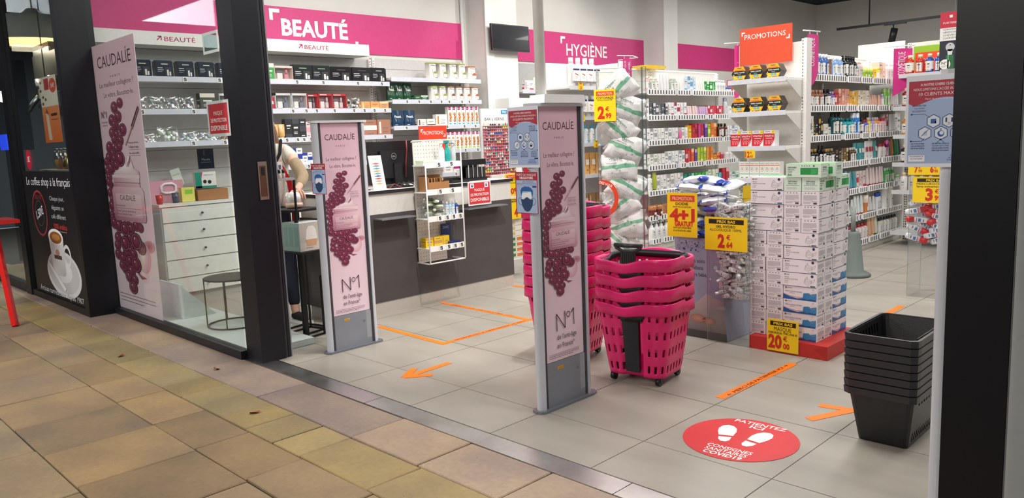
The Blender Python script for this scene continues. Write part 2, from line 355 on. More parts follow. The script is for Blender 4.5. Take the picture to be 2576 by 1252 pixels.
# header board over the beauty shelves
g = G(); g.box(-3.75, -3.45, -.42, 2.372, 2.285, 2.402, 'eceae5'); t = thing('header_board', 'white header board with small pink BEAUTÉ and arrow', 'sign', (0, 0, 0)); part('board', g, t)
g = G()
for y0 in (1.52, .12):
    p = Pr(g, (-3.449, y0, 2.322), (0, 1, 0)); c = 'b02060'
    p.line([(0, .005), (.035, .04)], .009, c); p.rect(.008, .035, .035, .009, c); p.rect(.034, .006, .009, .03, c); p.text('BEAUTÉ', .065, 0, .04, c, .28, 'l')
part('lettering', g, t)
# ------------------------------------------------------------------ product shapes (front = +X, width along Y)
KW = {'box': 'carton', 'bot': 'bottle', 'pump': 'pump bottle', 'tube': 'tube', 'jar': 'jar', 'spray': 'spray can', 'drop': 'dropper bottle', 'pouch': 'pouch', 'can': 'canister', 'case': 'gift case', 'milk': 'canister', 'feed': 'pouch', 'bars': 'biscuit carton', 'window': 'gift box', 'hex': 'box', 'vit': 'carton', 'bio': 'carton', 'bag': 'bag', 'clear': 'blister pack'}
_PM = {}
def dk(h, k): return '%02x%02x%02x' % tuple(min(255, int(int(h[i:i+2], 16)*k)) for i in (0, 2, 4))
def prod(kind, w, d, h, c1, c2, seed=0):
    key = (kind, w, d, h, c1, c2, seed)
    if key in _PM: return _PM[key]
    g = G(); g.mat = 'print'; r = random.Random(seed*7+len(c1)+int(w*1000)); ink = '6e707a' if sum(lin(c1)) > .5 else 'e6e6e0'
    if kind in ('box', 'bars', 'vit', 'bio'):
        g.box(-d, 0, -w/2, w/2, 0, h, c1); p = Pr(g, (0, -w/2, 0), (0, 1, 0))
        if kind == 'box':
            s = seed % 4
            if s == 0: p.rect(0, 0, w, h*.22, c2).lay(); p.rect(w*.2, h*.62, w*.6, h*.07, ink); p.rect(w*.25, h*.5, w*.4, h*.03, ink)
            elif s == 1: p.rect(0, h*.75, w, h*.25, c2).lay(); p.rect(w*.2, h*.5, w*.6, h*.09, ink); p.rect(w*.2, h*.3, w*.5, h*.03, ink); p.rect(w*.2, h*.22, w*.5, h*.03, ink)
            elif s == 2: p.rect(0, h*.35, w, h*.3, c2).lay(); p.rect(w*.2, h*.8, w*.55, h*.06, ink); p.rect(w*.25, h*.1, w*.5, h*.04, ink)
            else: p.rect(w*.12, h*.12, w*.14, h*.74, c2).lay(); p.text('a', w*.6, h*.62, h*.1, ink); p.rect(w*.38, h*.48, w*.44, h*.03, ink); p.rect(w*.38, h*.4, w*.44, h*.02, ink); p.rect(w*.38, h*.2, w*.4, h*.05, ink)
            q = Pr(g, (-d, -w/2, 0), (1, 0, 0)); q.rect(d*.15, h*.55, d*.7, h*.06, ink); q.rect(d*.15, h*.15, d*.5, h*.18, c2)
        elif kind == 'bars':
            p.rect(w*.1, h*.84, w*.62, h*.16, 'b8107c').lay(); p.text('Milical', w*.41, h*.89, h*.045, WHT, w*.5); p.rect(w*.2, .01, w*.55, h*.09, c2)
            for k in range(3): p.disc(w*.5+(k % 2)*.004, h*(.27+.17*k), w*.3, 'b06a34', h*.095, 10); p.lay(); p.disc(w*.48, h*(.285+.17*k), w*.2, 'd9a060', h*.05, 8)
        elif kind == 'vit':
            p.rect(0, 0, w, h*.8, 'd0142c').lay(); p.poly([(w*.6, 0), (w, 0), (w, h*.5), (w*.86, h*.22)], 'e9e4e2').lay(); p.text('VITALITÉ 4G', w*.48, h*.6, h*.1, WHT, w*.84, bold=.02, slant=.2); p.rect(w*.18, h*.48, w*.62, h*.05, 'e9c0c4')
            for k in range(3): p.ring(w*(.25+.25*k), h*.33, w*.1, w*.03, 'f2b8bf', n=8); p.ring(w*(.25+.25*k), h*.2, w*.08, w*.03, 'f2b8bf', n=8)
            p.lay(); p.rect(w*.74, h*.78, w*.24, h*.22, YEL).lay(); p.text('20', w*.86, h*.86, h*.08, RED); p.rect(w*.15, h*.9, w*.45, h*.03, '70757c')
        else:
            for k in range(2):
                a = w*.5*k; p.rect(a+.003, h*.76, w*.47, h*.045, 'e9642c'); p.rect(a+.006, h*.88, w*.38, h*.03, '8a8f92'); p.ring(a+w*.25, h*.55, w*.14, w*.02, '4f9a6a', h*.13, 12); p.disc(a+w*.25, h*.57, w*.06, 'd8502c', n=8); p.rect(a+.004, h*.27, w*.44, h*.03, '2f9f8a'); p.rect(a+w*.12, h*.05, w*.25, h*.05, '50a060')
                p.rect(a, 0, .0012, h, 'b8b8b0')
    elif kind in ('bot', 'pump', 'spray', 'drop', 'can', 'milk'):
        rr = w/2; q = min(1, d/w)
        if kind == 'bot': pf = [(rr*.9, 0), (rr, h*.04), (rr, h*.2), (rr, h*.62), (rr, h*.74), (rr*.5, h*.8), (rr*.5, h*.82), (rr*.52, h*.82), (rr*.5, h)]; cs = [c1, c1, WHT if seed % 2 else c1, c1, c1, c1, c2, c2]
        elif kind == 'pump': pf = [(rr*.9, 0), (rr, h*.04), (rr, h*.62), (rr*.5, h*.72), (rr*.45, h*.72), (rr*.45, h*.82), (rr*.15, h*.83), (rr*.15, h*.93), (rr*.3, h*.94), (rr*.3, h)]; cs = [c1, c1, c1, c2, c2, c2, c2, c2, c2]
        elif kind == 'spray': pf = [(rr*.95, 0), (rr, h*.02), (rr, h*.74), (rr*.85, h*.78), (rr*.85, h*.96), (rr*.7, h)]; cs = [c1, c1, c1, c2, c2]
        elif kind == 'drop': pf = [(rr*.95, 0), (rr, h*.03), (rr, h*.5), (rr*.4, h*.6), (rr*.45, h*.6), (rr*.45, h*.78), (rr*.22, h*.8), (rr*.2, h*.98)]; cs = [c1, c1, c1, c2, c2, c2, c2]
        else: pf = [(rr, 0), (rr, .006), (rr, h*.93), (rr*1.03, h*.93), (rr*1.03, h)]; cs = [c1, c1, c2, c2]
        g.mat = 'gloss'; g.lathe(pf, cs, 10, sy=1.); 
        if kind == 'pump': g.box(rr*.1, rr*.9, -.005, .005, h*.95, h, c2)
        # label wrapped on the front
        z0, z1 = (h*.12, h*.58); b = []
        lc = WHT if sum(lin(c1)) < 1.6 else 'd8dadc'
        if kind == 'milk':
            for k in range(-3, 4):
                a0, a1 = k*.26-.13, k*.26+.13; g.poly([(rr*1.012*math.cos(a), rr*1.012*math.sin(a), z) for a, z in ((a0, .01), (a1, .01), (a1, h*.9), (a0, h*.9))], 'e9e5e0' if k < 2 else 'dcd8d2', 'print')
            p = Pr(g, (rr*1.05, 0, 0), (0, 1, 0)); p.text('Milical', 0, h*.78, h*.08, '4a3a38', w*.7); p.poly([(-rr*.3, h*.66), (rr*.5, h*.4), (-rr*.4, h*.4)], 'd9dde0').lay(); p.disc(rr*.2, h*.34, rr*.42, c2 if c2 != WHT else 'a0b060', n=12); p.lay(); p.rect(-rr*.2, h*.12, rr*.8, h*.2, 'e8e4de'); p.disc(rr*.2, h*.38, rr*.36, dk(c2, .8) if c2 != WHT else '8a9a48', h*.05, 12)
        else:
            for k in (-1, 0, 1):
                a0, a1 = k*.5-.25, k*.5+.25; g.poly([(rr*1.01*math.cos(a), rr*1.01*math.sin(a), z) for a, z in ((a0, z0), (a1, z0), (a1, z1), (a0, z1))], lc, 'print')
            p = Pr(g, (rr*1.02, -rr*.5, 0), (0, 1, 0)); p.rect(rr*.2, h*.44, rr*.6, h*.05, ink if lc != WHT else '3a3c46'); p.rect(rr*.25, h*.34, rr*.5, h*.02, '8a8c90'); p.rect(rr*.25, h*.28, rr*.5, h*.02, '8a8c90'); p.rect(rr*.1, h*.15, rr*.8, h*.04, c2)
    elif kind == 'tube':
        g.mat = 'gloss'; rr = w/2; g.lathe([(rr*.6, 0), (rr*.6, h*.12)], c2, 8)
        b = []; n = 10; sec = [(rr*.75, 1, h*.12), (rr*.95, .9, h*.2), (rr, .6, h*.55), (rr*1.05, .12, h*.97), (rr*1.05, .06, h)]
        rings = [g.pts([(a*k*math.cos(2*PI*i/n), a*math.sin(2*PI*i/n), z) for i in range(n)]) for a, k, z in sec]
        for a, b2 in zip(rings, rings[1:]):
            for i in range(n): j = (i+1) % n; g.face((a+i, a+j, b2+j, b2+i), c1, None, True)
        g.face([rings[-1]+i for i in range(n)], c1); p = Pr(g, (rr*.93, -rr*.5, 0), (0, 1, -.0), st=.0006); p.v = Vector((-.5*rr/(h*.5), 0, 1)).normalized()
        p.rect(rr*.1, h*.5, rr*.8, h*.09, c2); p.rect(rr*.2, h*.38, rr*.6, h*.03, ink); p.rect(rr*.2, h*.3, rr*.6, h*.02, ink)
    elif kind == 'jar':
        g.mat = 'gloss'; rr = w/2; g.lathe([(rr*.9, 0), (rr, h*.08), (rr, h*.6), (rr*1.03, h*.62), (rr*1.03, h)], [c1, c1, c2, c2], 12); p = Pr(g, (rr*1.02, -rr*.4, 0), (0, 1, 0)); p.rect(0, h*.2, rr*.8, h*.2, WHT)
    elif kind in ('pouch', 'feed', 'bag'):
        def fn(a, b, s=1):
            e = math.sin(PI*a)*.7+.3; f = (1-b*.75)*(.35+.65*min(1, b*5+.4)); return (-d/2+s*d*.5*f*e, (a-.5)*w*(1+.04*math.sin(b*9)), b*h)
        g.mat = 'gloss'; g.grid(lambda a, b: fn(a, b, 1), 6, 6, c1); g.grid(lambda a, b: fn(1-a, b, -1), 6, 6, c1)
        p = Pr(g, (-d*.08, -w/2, 0), (0, 1, 0), st=.001); p.o = Vector((0.001, -w/2, 0)); p.v = Vector((-d*.375/h, 0, 1)).normalized(); p.o.x = .004
        if kind == 'feed': p.text('Feed.', w*.45, h*.55, h*.14, WHT, w*.62, bold=.03); p.rect(w*.1, h*.1, w*.25, h*.02, WHT)
        else: p.rect(w*.2, h*.45, w*.6, h*.25, c2); p.rect(w*.25, h*.2, w*.4, h*.03, ink)
    elif kind == 'case':  # black cosmetics gift case with moulded window
        g.mat = 'gloss'; g.box(-d, 0, -w/2, w/2, 0, h, c1); g.box(-d*.8, -d*.1, -w*.47, w*.47, h, h*1.06, dk(c1, 1.4)); p = Pr(g, (0, -w/2, 0), (0, 1, 0)); p.rect(w*.52, h*.12, w*.36, h*.52, '2c2e34').lay(); p.rect(w*.62, h*.12, w*.1, h*.36, 'e6e4e0'); p.rect(w*.76, h*.12, w*.09, h*.24, 'e6e4e0'); p.rect(w*.08, h*.56, w*.3, h*.05, 'b8b8bc'); p.rect(w*.08, h*.44, w*.34, h*.04, 'b8b8bc'); p.rect(w*.08, h*.34, w*.26, h*.03, '9a9a9e'); p.rect(w*.3, h*.8, w*.4, h*.05, c2)
    elif kind == 'window':  # gift box with clear front
        g.box(-d, -d*.9, -w/2, w/2, 0, h, c1); g.box(-d, 0, -w/2, -w/2+.006, 0, h, c1); g.box(-d, 0, w/2-.006, w/2, 0, h, c1); g.box(-d, 0, -w/2, w/2, 0, h*.1, c1); g.box(-d, 0, -w/2, w/2, h*.86, h, c1)
        g.box(-d*.8, -d*.25, -w*.3, -w*.02, h*.1, h*.5, 'eeeeea'); g.box(-d*.7, -d*.3, w*.1, w*.3, h*.1, h*.45, c2); g.lathe([(w*.07, 0), (w*.07, h*.3), (w*.04, h*.32), (w*.04, h*.4)], [c2, c2, RED], 8, cx=-d*.4, cy=w*.22, cz=h*.45)
        g.box(-d*.7, -d*.6, -w*.25, w*.15, h*.55, h*.8, '8a8c90'); p = Pr(g, (0, -w/2, 0), (0, 1, 0)); p.rect(w*.1, h*.89, w*.5, h*.05, WHT); p.rect(w*.1, h*.03, w*.3, h*.05, RED if c1 != 'c81e34' else WHT)
        g.poly([(.0005, -w/2, 0), (.0005, w/2, 0), (.0005, w/2, h), (.0005, -w/2, h)], WHT, 'film')
    elif kind == 'clear':  # crumpled clear bag with contents
        r = random.Random(seed+5); g.mat = 'film'; g.grid(lambda a, b: (-.01-.02*math.sin(PI*a)*r.uniform(0, 1)-d*.35*b, (a-.5)*w, b*h), 7, 6, WHT); g.mat = 'gloss'
        for k in range(6): g.blob((-d*.5+r.uniform(0, d*.3), r.uniform(-.35, .35)*w, h*r.uniform(.15, .6)), w*.1, r.choice((c1, c2)), 6)
        g.box(-d*.62, -d*.55, -w*.48, w*.48, 0, h*.9, dk(c1, .9), 'film')
    elif kind == 'hex':  # hexagonal honey-cell box
        W2, H2 = w/2, h; P = [(-W2*.55, 0), (W2*.55, 0), (W2, H2/2), (W2*.55, H2), (-W2*.55, H2), (-W2, H2/2)]
        b = g.pts([(0, y, z) for y, z in P]+[(-d, y, z) for y, z in P]); fc = ['3a2a1c', 'e9a414', '3a3230', 'f2b01c', '3a2a1c', 'e0980f']
        for k in range(6): j = (k+1) % 6; g.face((b+j, b+k, b+6+k, b+6+j), ('f0a818', '2a1c16', '4a4038', 'f6be2c', '2a2420', '2a1c16')[k])
        g.face([b+k for k in range(6)], 'f4b413'); g.face([b+11-k for k in range(6)], 'e0a010'); p = Pr(g, (0, 0, 0), (0, 1, 0)); p.poly([(-W2*.86, H2*.36), (W2*.86, H2*.36), (W2, H2*.5), (W2*.8, H2*.7), (-W2*.8, H2*.7), (-W2, H2*.5)], '15120f').lay()
        p.text('Vitaflor', 0, H2*.86, H2*.085, '7a3c10', W2*.7, bold=.03); p.rect(-W2*.6, H2*.72, W2*1.2, H2*.07, 'e9743a'); p.text('Gelée royale', -W2*.06, H2*.54, H2*.1, WHT, W2*1.15, bold=.015); p.text('1500mg', 0, H2*.42, H2*.05, WHT, W2*.4); p.disc(W2*.62, H2*.58, W2*.12, '35a54a', n=10); p.disc(-W2*.12, H2*.27, W2*.15, '3fb4c8', n=10); p.disc(W2*.24, H2*.27, W2*.15, '3fb4c8', n=10)
        for a, bb, rr in ((-.6, .3, .13), (-.45, .16, .14), (.55, .28, .12), (-.7, .42, .08)): p.disc(W2*a, H2*bb, W2*rr, 'ffd23a', n=6)
        p.lay(); p.disc(W2*.62, H2*.58, W2*.06, WHT, n=6); p.rect(-W2*.12, H2*.07, W2*.6, H2*.05, '8a5a10'); p.rect(-W2*.5, H2*.07, W2*.2, H2*.05, '2f8f4a')
    _PM[key] = g.mesh(KW[kind].replace(' ', '_')); return _PM[key]
TOTAL = {}
def fill(run, shelf, pos, rot, t0, t1, items, gap=.004, back=.03, seed=0, cat=None):
    """stand a row of products side by side from t0 to t1; items: (kind, count, w, d, h, colour, second colour, colour word)"""
    r = random.Random(seed+len(run)); tot = sum(i[1]*(i[2]+gap) for i in items); k = (t1-t0)/tot; t = t0; n = 0
    for it in items:
        kind, c, w_, d_, h_, c1, c2, word = it[:8]
        for q in range(c):
            n += 1; ws = round(w_*min(1, k), 4); v = (n % 4) if kind in ('box',) else (n % 2 if kind in ('bot',) else 0)
            tc = t+(w_+gap)*k/2; x, y, z = pos(tc, back+r.uniform(0, .012)); hh = h_ if kind in ('hex', 'milk', 'bars', 'vit', 'bio') else round(h_*(1+.0*q), 3)
            me = prod(kind, ws, d_, hh, c1, c2, (int(w_*1e3)+v) if kind == 'box' else v)
            nm = KW[kind].replace(' ', '_')
            lab = f"{word} {KW[kind]}, {order(n)} from the left, {shelf} shelf, {run}"
            o = link(nm, me, None, (x, y, z+.001), rot+r.uniform(-.05, .05))
            tag(o, lab, cat or KW[kind].split()[-1], f"products on the {shelf} shelf of the {run}"); t += (w_+gap)*k
    return n
def tagmesh():
    g = G(); g.box(0, .006, -.021, .021, -.022, .024, 'f4f4f2', 'gloss'); p = Pr(g, (.006, -.021, -.022), (0, 1, 0)); p.rect(.009, .008, .024, .03, '45464e').lay(); p.rect(.012, .014, .009, .008, 'd0d0d0'); p.rect(.023, .026, .007, .006, 'c0c0c0'); return g.mesh('price_tag')
TAG = tagmesh()
def perf(g, x, y, z0, z1, face='x', w=.03):
    """perforated upright: white post, pairs of dark slots"""
    g.box(x-.03, x, y-w/2, y+w/2, z0, z1, 'f0efec') if face == 'x' else g.box(x-w/2, x+w/2, y, y+.03, z0, z1, 'f0efec')
    p = Pr(g, (x, y-w/2, 0), (0, 1, 0)) if face == 'x' else Pr(g, (x-w/2, y, 0), (1, 0, 0))
    z = z0+.02
    while z < z1-.02: p.rect(w*.22, z, w*.18, .016, '34343a'); p.rect(w*.6, z, w*.18, .016, '34343a'); z += .028
ORD = ('top', 'second', 'third', 'fourth', 'fifth', 'sixth', 'lowest')
def gondola(label, x_face, y0, y1, depth, H, levels, tagstep, lastbase=True, seed=0):
    """shelving bay facing +X"""
    t = thing('shelving_bay', label, 'shelving', (x_face, y0, 0)); L = y1-y0
    g = G(); g.box(-depth-.02, -depth, 0, L, .1, H, 'dddbd6'); p = Pr(g, (-depth, 0, 0), (0, 1, 0))
    for z in (.55, .83, 1.1, 1.38, 1.66, 1.94): p.rect(0, z, L, .003, '8a8a88')
    part('back_panel', g, t)
    g = G(); g.box(-depth, -.012, 0, L, 0, .09, 'cfcdc8'); part('base', g, t)
    g = G(); g.box(-depth-.03, -depth+.005, 0, L, H, H+.015, 'f2f1ee'); part('top_cap', g, t)
    for yy in ((.018, L-.018) if lastbase else (.018,)):
        g = G(); perf(g, -depth+.03, yy, 0, H); part('upright', g, t)
    for i, z in enumerate(levels):
        g = G(); g.box(-depth, -.002, .002, L-.002, z-.022, z, 'f1f0ed'); g.box(-.004, .004, .002, L-.002, z-.04, z+.012, 'dfe0e6')
        s = part('shelf', g, t)
        g = G(); r = random.Random(seed+i); y = .03
        while y < L-.04:
            if r.random() < .93:
                g.box(.004, .012, y-.02, y+.02, z-.046, z+.02, 'fbfbfa'); q = Pr(g, (.012, y-.02, z-.046), (0, 1, 0)); q.rect(.009, .01, .022, .046, '4a4a52')
            y += tagstep
        part('price_tag', g, s, kind='stuff')
    return t
# ------------------------------------------------------------------ run on the right (nearer gondola) and run behind the promotion end
LV = (1.80, 1.515, 1.235, .955, .67, .385, .115)
gondola('white shelving of the right cosmetics run, nearer bay with perforated posts', .53, 4.33, 5.6, .42, 2.07, LV, .052)
gondola('white shelving of the right cosmetics run, far bay ending at side panel', .53, 5.61, 6.88, .42, 2.07, LV, .052, seed=50)
g = G(); g.box(.12, .53, 6.9, 6.92, 0, 2.07, 'e6e5e1'); perf(g, .56, 6.93, 0, 2.09, w=.05); solo('partition_panel', g, 'white side panel closing far end of the right cosmetics run', 'panel')
gondola('white shelving of the left cosmetics run, bay behind the cotton tower', -1.4, 4.6, 5.18, .4, 2.07, LV, .055, seed=9)
gondola('white shelving of the left cosmetics run, bay beside the promotions end', -1.4, 5.19, 6.75, .4, 2.07, LV, .055, seed=19)
RR = 'right cosmetics run'; LR = 'left cosmetics run'
def rr(z, xf=.53): return lambda t, b: (xf-b, t, z)
bl, dkk, tl, gd = '2a5aa8', '1c1c20', '1a8a8c', 'c9a060'
fill(RR, 'top', rr(1.8), 0, 4.40, 6.85, [('pouch', 1, .14, .08, .25, '1db52c', '0f7a1a', 'bright green'), ('bot', 5, .06, .05, .21, '3a64a8', 'd8e0ee', 'blue'), ('box', 1, .09, .06, .17, 'a8764a', '8a5a34', 'brown'), ('bot', 4, .055, .05, .2, '7fa8dc', 'eef2f8', 'light blue'), ('bot', 5, .058, .05, .215, '16171f', '101014', 'black'), ('bot', 1, .05, .05, .16, '158a9a', '0f6a78', 'teal'), ('bot', 2, .06, .05, .18, 'e6c8c0', 'f0e0da', 'pale pink'), ('jar', 3, .075, .06, .12, 'a8d63a', 'dff08a', 'lime'), ('box', 2, .08, .05, .11, 'f2c812', '8a4a10', 'yellow'), ('bot', 1, .06, .05, .13, 'f4c820', 'f8e060', 'yellow'), ('box', 2, .1, .08, .19, 'e9d6c2', 'd8b898', 'beige'), ('bot', 7, .062, .05, .19, 'efece6', 'ffffff', 'white')], seed=1)
fill(RR, 'second', rr(1.515), 0, 4.36, 6.75, [('bot', 1, .05, .05, .16, 'f0f0ee', '5ab060', 'white'), ('spray', 1, .065, .06, .25, '1b93a8', 'f0f4f4', 'tall teal'), ('bot', 5, .05, .04, .16, '8a5a48', 'd8a078', 'brown'), ('bot', 2, .06, .05, .17, '1e1c22', '0e0e10', 'black'), ('bot', 2, .05, .04, .15, '7a5ac0', 'c8b8e8', 'violet'), ('box', 2, .05, .05, .14, 'c8202c', 'f2e8e4', 'red'), ('box', 4, .055, .05, .18, 'f0a890', 'f8d8c8', 'peach'), ('box', 4, .05, .05, .16, 'f0b840', 'f8e0a0', 'orange yellow'), ('box', 5, .05, .05, .17, 'efe8dc', 'd8c8a0', 'cream'), ('tube', 6, .045, .04, .13, 'e6b8a8', 'f4e0d8', 'pale pink'), ('bot', 1, .05, .04, .14, 'b8a8d8', 'e8e0f4', 'lilac'), ('spray', 2, .06, .05, .2, '7ac84a', 'b8e890', 'green'), ('tube', 5, .05, .04, .19, 'f2f1ef', 'd82838', 'white')], seed=2)
fill(RR, 'third', rr(1.235), 0, 4.36, 6.85, [('box', 4, .055, .05, .2, 'f0ede6', dkk, 'tall black and white'), ('box', 4, .05, .05, .17, dkk, 'd8b040', 'black'), ('box', 3, .05, .05, .12, 'f0ede6', dkk, 'short black and white'), ('bot', 3, .075, .06, .23, '0f4f55', '15181c', 'dark teal'), ('bot', 3, .085, .07, .17, '16a0a8', '107a88', 'teal'), ('spray', 2, .07, .06, .22, '1f7fd0', 'e8f0f8', 'blue'), ('bot', 2, .055, .05, .17, '17171c', '2a2a30', 'black'), ('bot', 2, .06, .05, .15, '5a62c8', 'c8283c', 'violet'), ('bot', 1, .06, .05, .17, 'f2d43a', 'f0ece0', 'yellow'), ('bot', 2, .055, .05, .17, 'b8a8d8', 'd8cce8', 'lilac'), ('bot', 2, .06, .05, .17, 'f09a5a', 'e8d8d0', 'orange'), ('bot', 3, .06, .05, .16, 'eeb0b8', 'd84050', 'pink'), ('box', 2, .065, .05, .2, 'd8d6d8', 'c83040', 'silver'), ('tube', 3, .055, .05, .2, 'f2f2f2', 'd8d8d8', 'white'), ('box', 2, .075, .06, .23, 'f4f3f0', 'd8d8d4', 'white')], seed=3)
fill(RR, 'fourth', rr(.955), 0, 4.36, 6.85, [('bot', 4, .07, .06, .17, '1a1b1f', gd, 'black'), ('drop', 2, .075, .06, .2, '1a1b1f', '101114', 'black'), ('bot', 3, .065, .05, .16, '26221e', gd, 'black and gold'), ('box', 3, .07, .06, .14, '1f1d1e', '6a5a40', 'black'), ('box', 3, .05, .05, .15, '7a6238', 'e8dcc0', 'bronze'), ('bot', 3, .05, .05, .15, '4a3424', 'e8e0d0', 'dark brown'), ('pouch', 3, .09, .05, .19, '3aa0a8', 'dff0f0', 'teal'), ('pouch', 3, .08, .05, .2, 'f0f2f2', 'c8284c', 'white'), ('pouch', 1, .08, .05, .2, '4ab0b4', 'e0f4f4', 'light teal'), ('bot', 3, .05, .05, .16, 'f0e4e4', 'c83048', 'white and red'), ('bot', 1, .05, .05, .19, '1c1420', 'c83048', 'black'), ('spray', 1, .055, .05, .2, 'c81e8c', 'e070b8', 'magenta'), ('tube', 1, .07, .05, .18, '6a7a68', 'd8308c', 'grey green'), ('tube', 1, .065, .05, .21, 'f08a2c', 'f8c070', 'orange'), ('tube', 2, .065, .05, .21, '1f7a4a', '38a0a0', 'green'), ('tube', 1, .065, .05, .2, '2c2430', '5a4a60', 'dark')], seed=4)
fill(RR, 'fifth', rr(.67), 0, 5.2, 6.8, [('tube', 2, .07, .05, .2, '8aa0d0', 'd840a0', 'blue'), ('tube', 2, .07, .05, .19, '4aa0b0', 'c83890', 'teal'), ('box', 3, .065, .05, .18, 'f2e4e4', 'd02840', 'white and red'), ('tube', 6, .055, .05, .2, 'f0dcdc', 'c8203c', 'red patterned'), ('bot', 4, .05, .045, .17, '4cc05a', 'c8ecd0', 'green'), ('jar', 1, .08, .07, .08, 'f2f4f0', '88c088', 'white')], seed=5)
fill(RR, 'sixth', rr(.385), 0, 5.25, 6.6, [('tube', 4, .055, .05, .18, 'eef2f2', '58b0a8', 'white'), ('tube', 3, .06, .05, .21, 'e4f0f0', 'c84858', 'white and teal'), ('jar', 1, .085, .08, .2, 'd88048', 'e8d8c8', 'orange'), ('tube', 3, .055, .05, .17, 'f0f2f2', '90a0a8', 'white'), ('spray', 2, .055, .05, .2, 'eef2f6', '2858b8', 'white and blue'), ('can', 2, .11, .1, .24, 'f0f0ec', 'dcdcd8', 'large white')], seed=6)
fill(RR, 'lowest', rr(.115), 0, 5.3, 6.8, [('bot', 1, .07, .06, .19, '8ac8b8', '20282c', 'mint'), ('bot', 6, .065, .05, .17, 'f0e0e0', 'c82840', 'white and red'), ('tube', 2, .075, .06, .23, 'eab890', 'f4dcc4', 'beige'), ('tube', 1, .06, .05, .2, 'e8ecdc', '2a9048', 'green'), ('bot', 7, .055, .05, .18, 'e8e4dc', '22242a', 'dark capped')], seed=7)
def lr(z): return lambda t, b: (-1.4-b, t, z)
wht = ('box', 'f2f1ef')
fill(LR, 'top', lr(1.8), 0, 4.62, 6.7, [('bot', 1, .06, .05, .16, 'e8b0a8', 'f0e0d8', 'pink'), ('bot', 2, .07, .06, .15, 'b8c0b0', 'e8e8e0', 'sage'), ('tube', 4, .055, .05, .2, 'f2f2f0', 'a8a8ac', 'white'), ('bot', 2, .07, .06, .16, 'b0baae', 'e4e6de', 'sage'), ('tube', 3, .05, .05, .17, 'f0f0ee', 'b8b8bc', 'white'), ('box', 4, .055, .05, .18, 'dfeaf4', '5aa8dc', 'pale blue'), ('tube', 4, .045, .04, .13, 'eaf0e4', '78b060', 'white and green'), ('box', 4, .055, .05, .13, '1f9a3c', 'd8f0d8', 'green'), ('bot', 4, .055, .05, .15, 'f2f2f2', 'd0d0d4', 'white'), ('jar', 2, .06, .06, .07, 'f0f0f0', '3060a8', 'white'), ('box', 1, .06, .05, .16, 'c83040', 'f0d8d8', 'red'), ('bot', 3, .05, .05, .12, 'eeecec', 'c84060', 'white')], seed=8)
fill(LR, 'second', lr(1.515), 0, 4.62, 6.5, [('box', 1, .06, .05, .2, 'f4f3f1', 'd8d8d6', 'tall white'), ('box', 6, .05, .05, .15, '585c64', 'e0e0e4', 'dark grey'), ('box', 6, .055, .05, .16, 'efeef0', 'a82840', 'white'), ('tube', 4, .045, .04, .12, 'f4d8d8', 'e890a0', 'pale pink'), ('tube', 5, .042, .04, .11, 'd8b0dc', 'a050b0', 'lilac'), ('box', 7, .042, .04, .12, 'd8304c', 'f4e0e4', 'red'), ('spray', 1, .06, .05, .22, 'd8dce4', '8a98b0', 'silver'), ('box', 2, .06, .05, .12, 'f0f0ee', 'c8c8c8', 'white')], seed=9)
fill(LR, 'third', lr(1.235), 0, 4.62, 6.7, [('box', 9, .055, .05, .15, 'f1f1ef', '9aa0a4', 'white'), ('tube', 1, .05, .05, .12, 'f070a8', 'f8c0d8', 'pink'), ('box', 2, .055, .05, .15, 'f1f1ef', 'b8b8bc', 'white'), ('box', 1, .06, .05, .17, 'f4c820', 'd89010', 'yellow'), ('box', 2, .055, .05, .19, 'c8202c', '8a1018', 'red'), ('box', 1, .055, .05, .19, 'c8207c', 'f0a8d0', 'magenta'), ('box', 1, .055, .05, .18, 'b82838', 'f0d0d0', 'dark red'), ('box', 1, .055, .05, .18, '6a3aa8', 'c8a8e8', 'purple'), ('box', 1, .055, .05, .18, 'a8c820', 'e0f080', 'lime'), ('box', 2, .06, .05, .19, 'e8782c', 'f8c898', 'orange'), ('bot', 3, .06, .05, .18, '5a2c18', '2a1a14', 'brown'), ('box', 5, .05, .05, .15, 'f0f0f2', '8898c0', 'white and blue')], seed=10)
fill(LR, 'fourth', lr(.955), 0, 4.62, 6.6, [('box', 6, .055, .05, .14, 'f1f0ee', 'a8b0a0', 'white'), ('box', 5, .055, .05, .16, 'eff0f0', '98a8b0', 'tall white'), ('box', 2, .05, .05, .17, 'c8202c', 'f0c0c0', 'red'), ('box', 1, .055, .05, .17, 'e86a2c', 'f8c8a0', 'orange'), ('box', 1, .05, .05, .16, '6a3aa8', 'c8a8e8', 'violet'), ('box', 3, .055, .05, .18, 'b4cc2c', 'e4f090', 'lime'), ('box', 2, .06, .05, .18, 'e88a2c', 'f8d0a0', 'orange'), ('box', 2, .06, .05, .1, 'f0b020', 'c83860', 'yellow'), ('box', 1, .07, .05, .1, 'd82858', 'f8a8c0', 'pink'), ('jar', 3, .08, .07, .1, 'f4f4f2', 'e8e8e6', 'white')], seed=11)
fill(LR, 'fifth', lr(.67), 0, 4.62, 6.75, [('bot', 1, .07, .06, .2, 'e0e4dc', 'f0f0ee', 'white'), ('tube', 1, .07, .06, .22, 'b0b83c', '6a7420', 'olive'), ('box', 8, .055, .05, .18, 'f0efed', 'a8acb0', 'white'), ('box', 3, .06, .05, .16, '1f7f6c', '8ad8c0', 'teal green'), ('box', 4, .06, .05, .16, '38b048', 'a8e8a8', 'green'), ('box', 3, .06, .05, .18, 'e8f0dc', '58a840', 'white and green'), ('box', 1, .07, .05, .13, '58b8d8', 'c8ecf8', 'sky blue'), ('box', 2, .07, .05, .18, 'd0283c', 'f4b8c0', 'red'), ('box', 4, .06, .05, .12, 'e8f0ee', '4aa888', 'white')], seed=12)
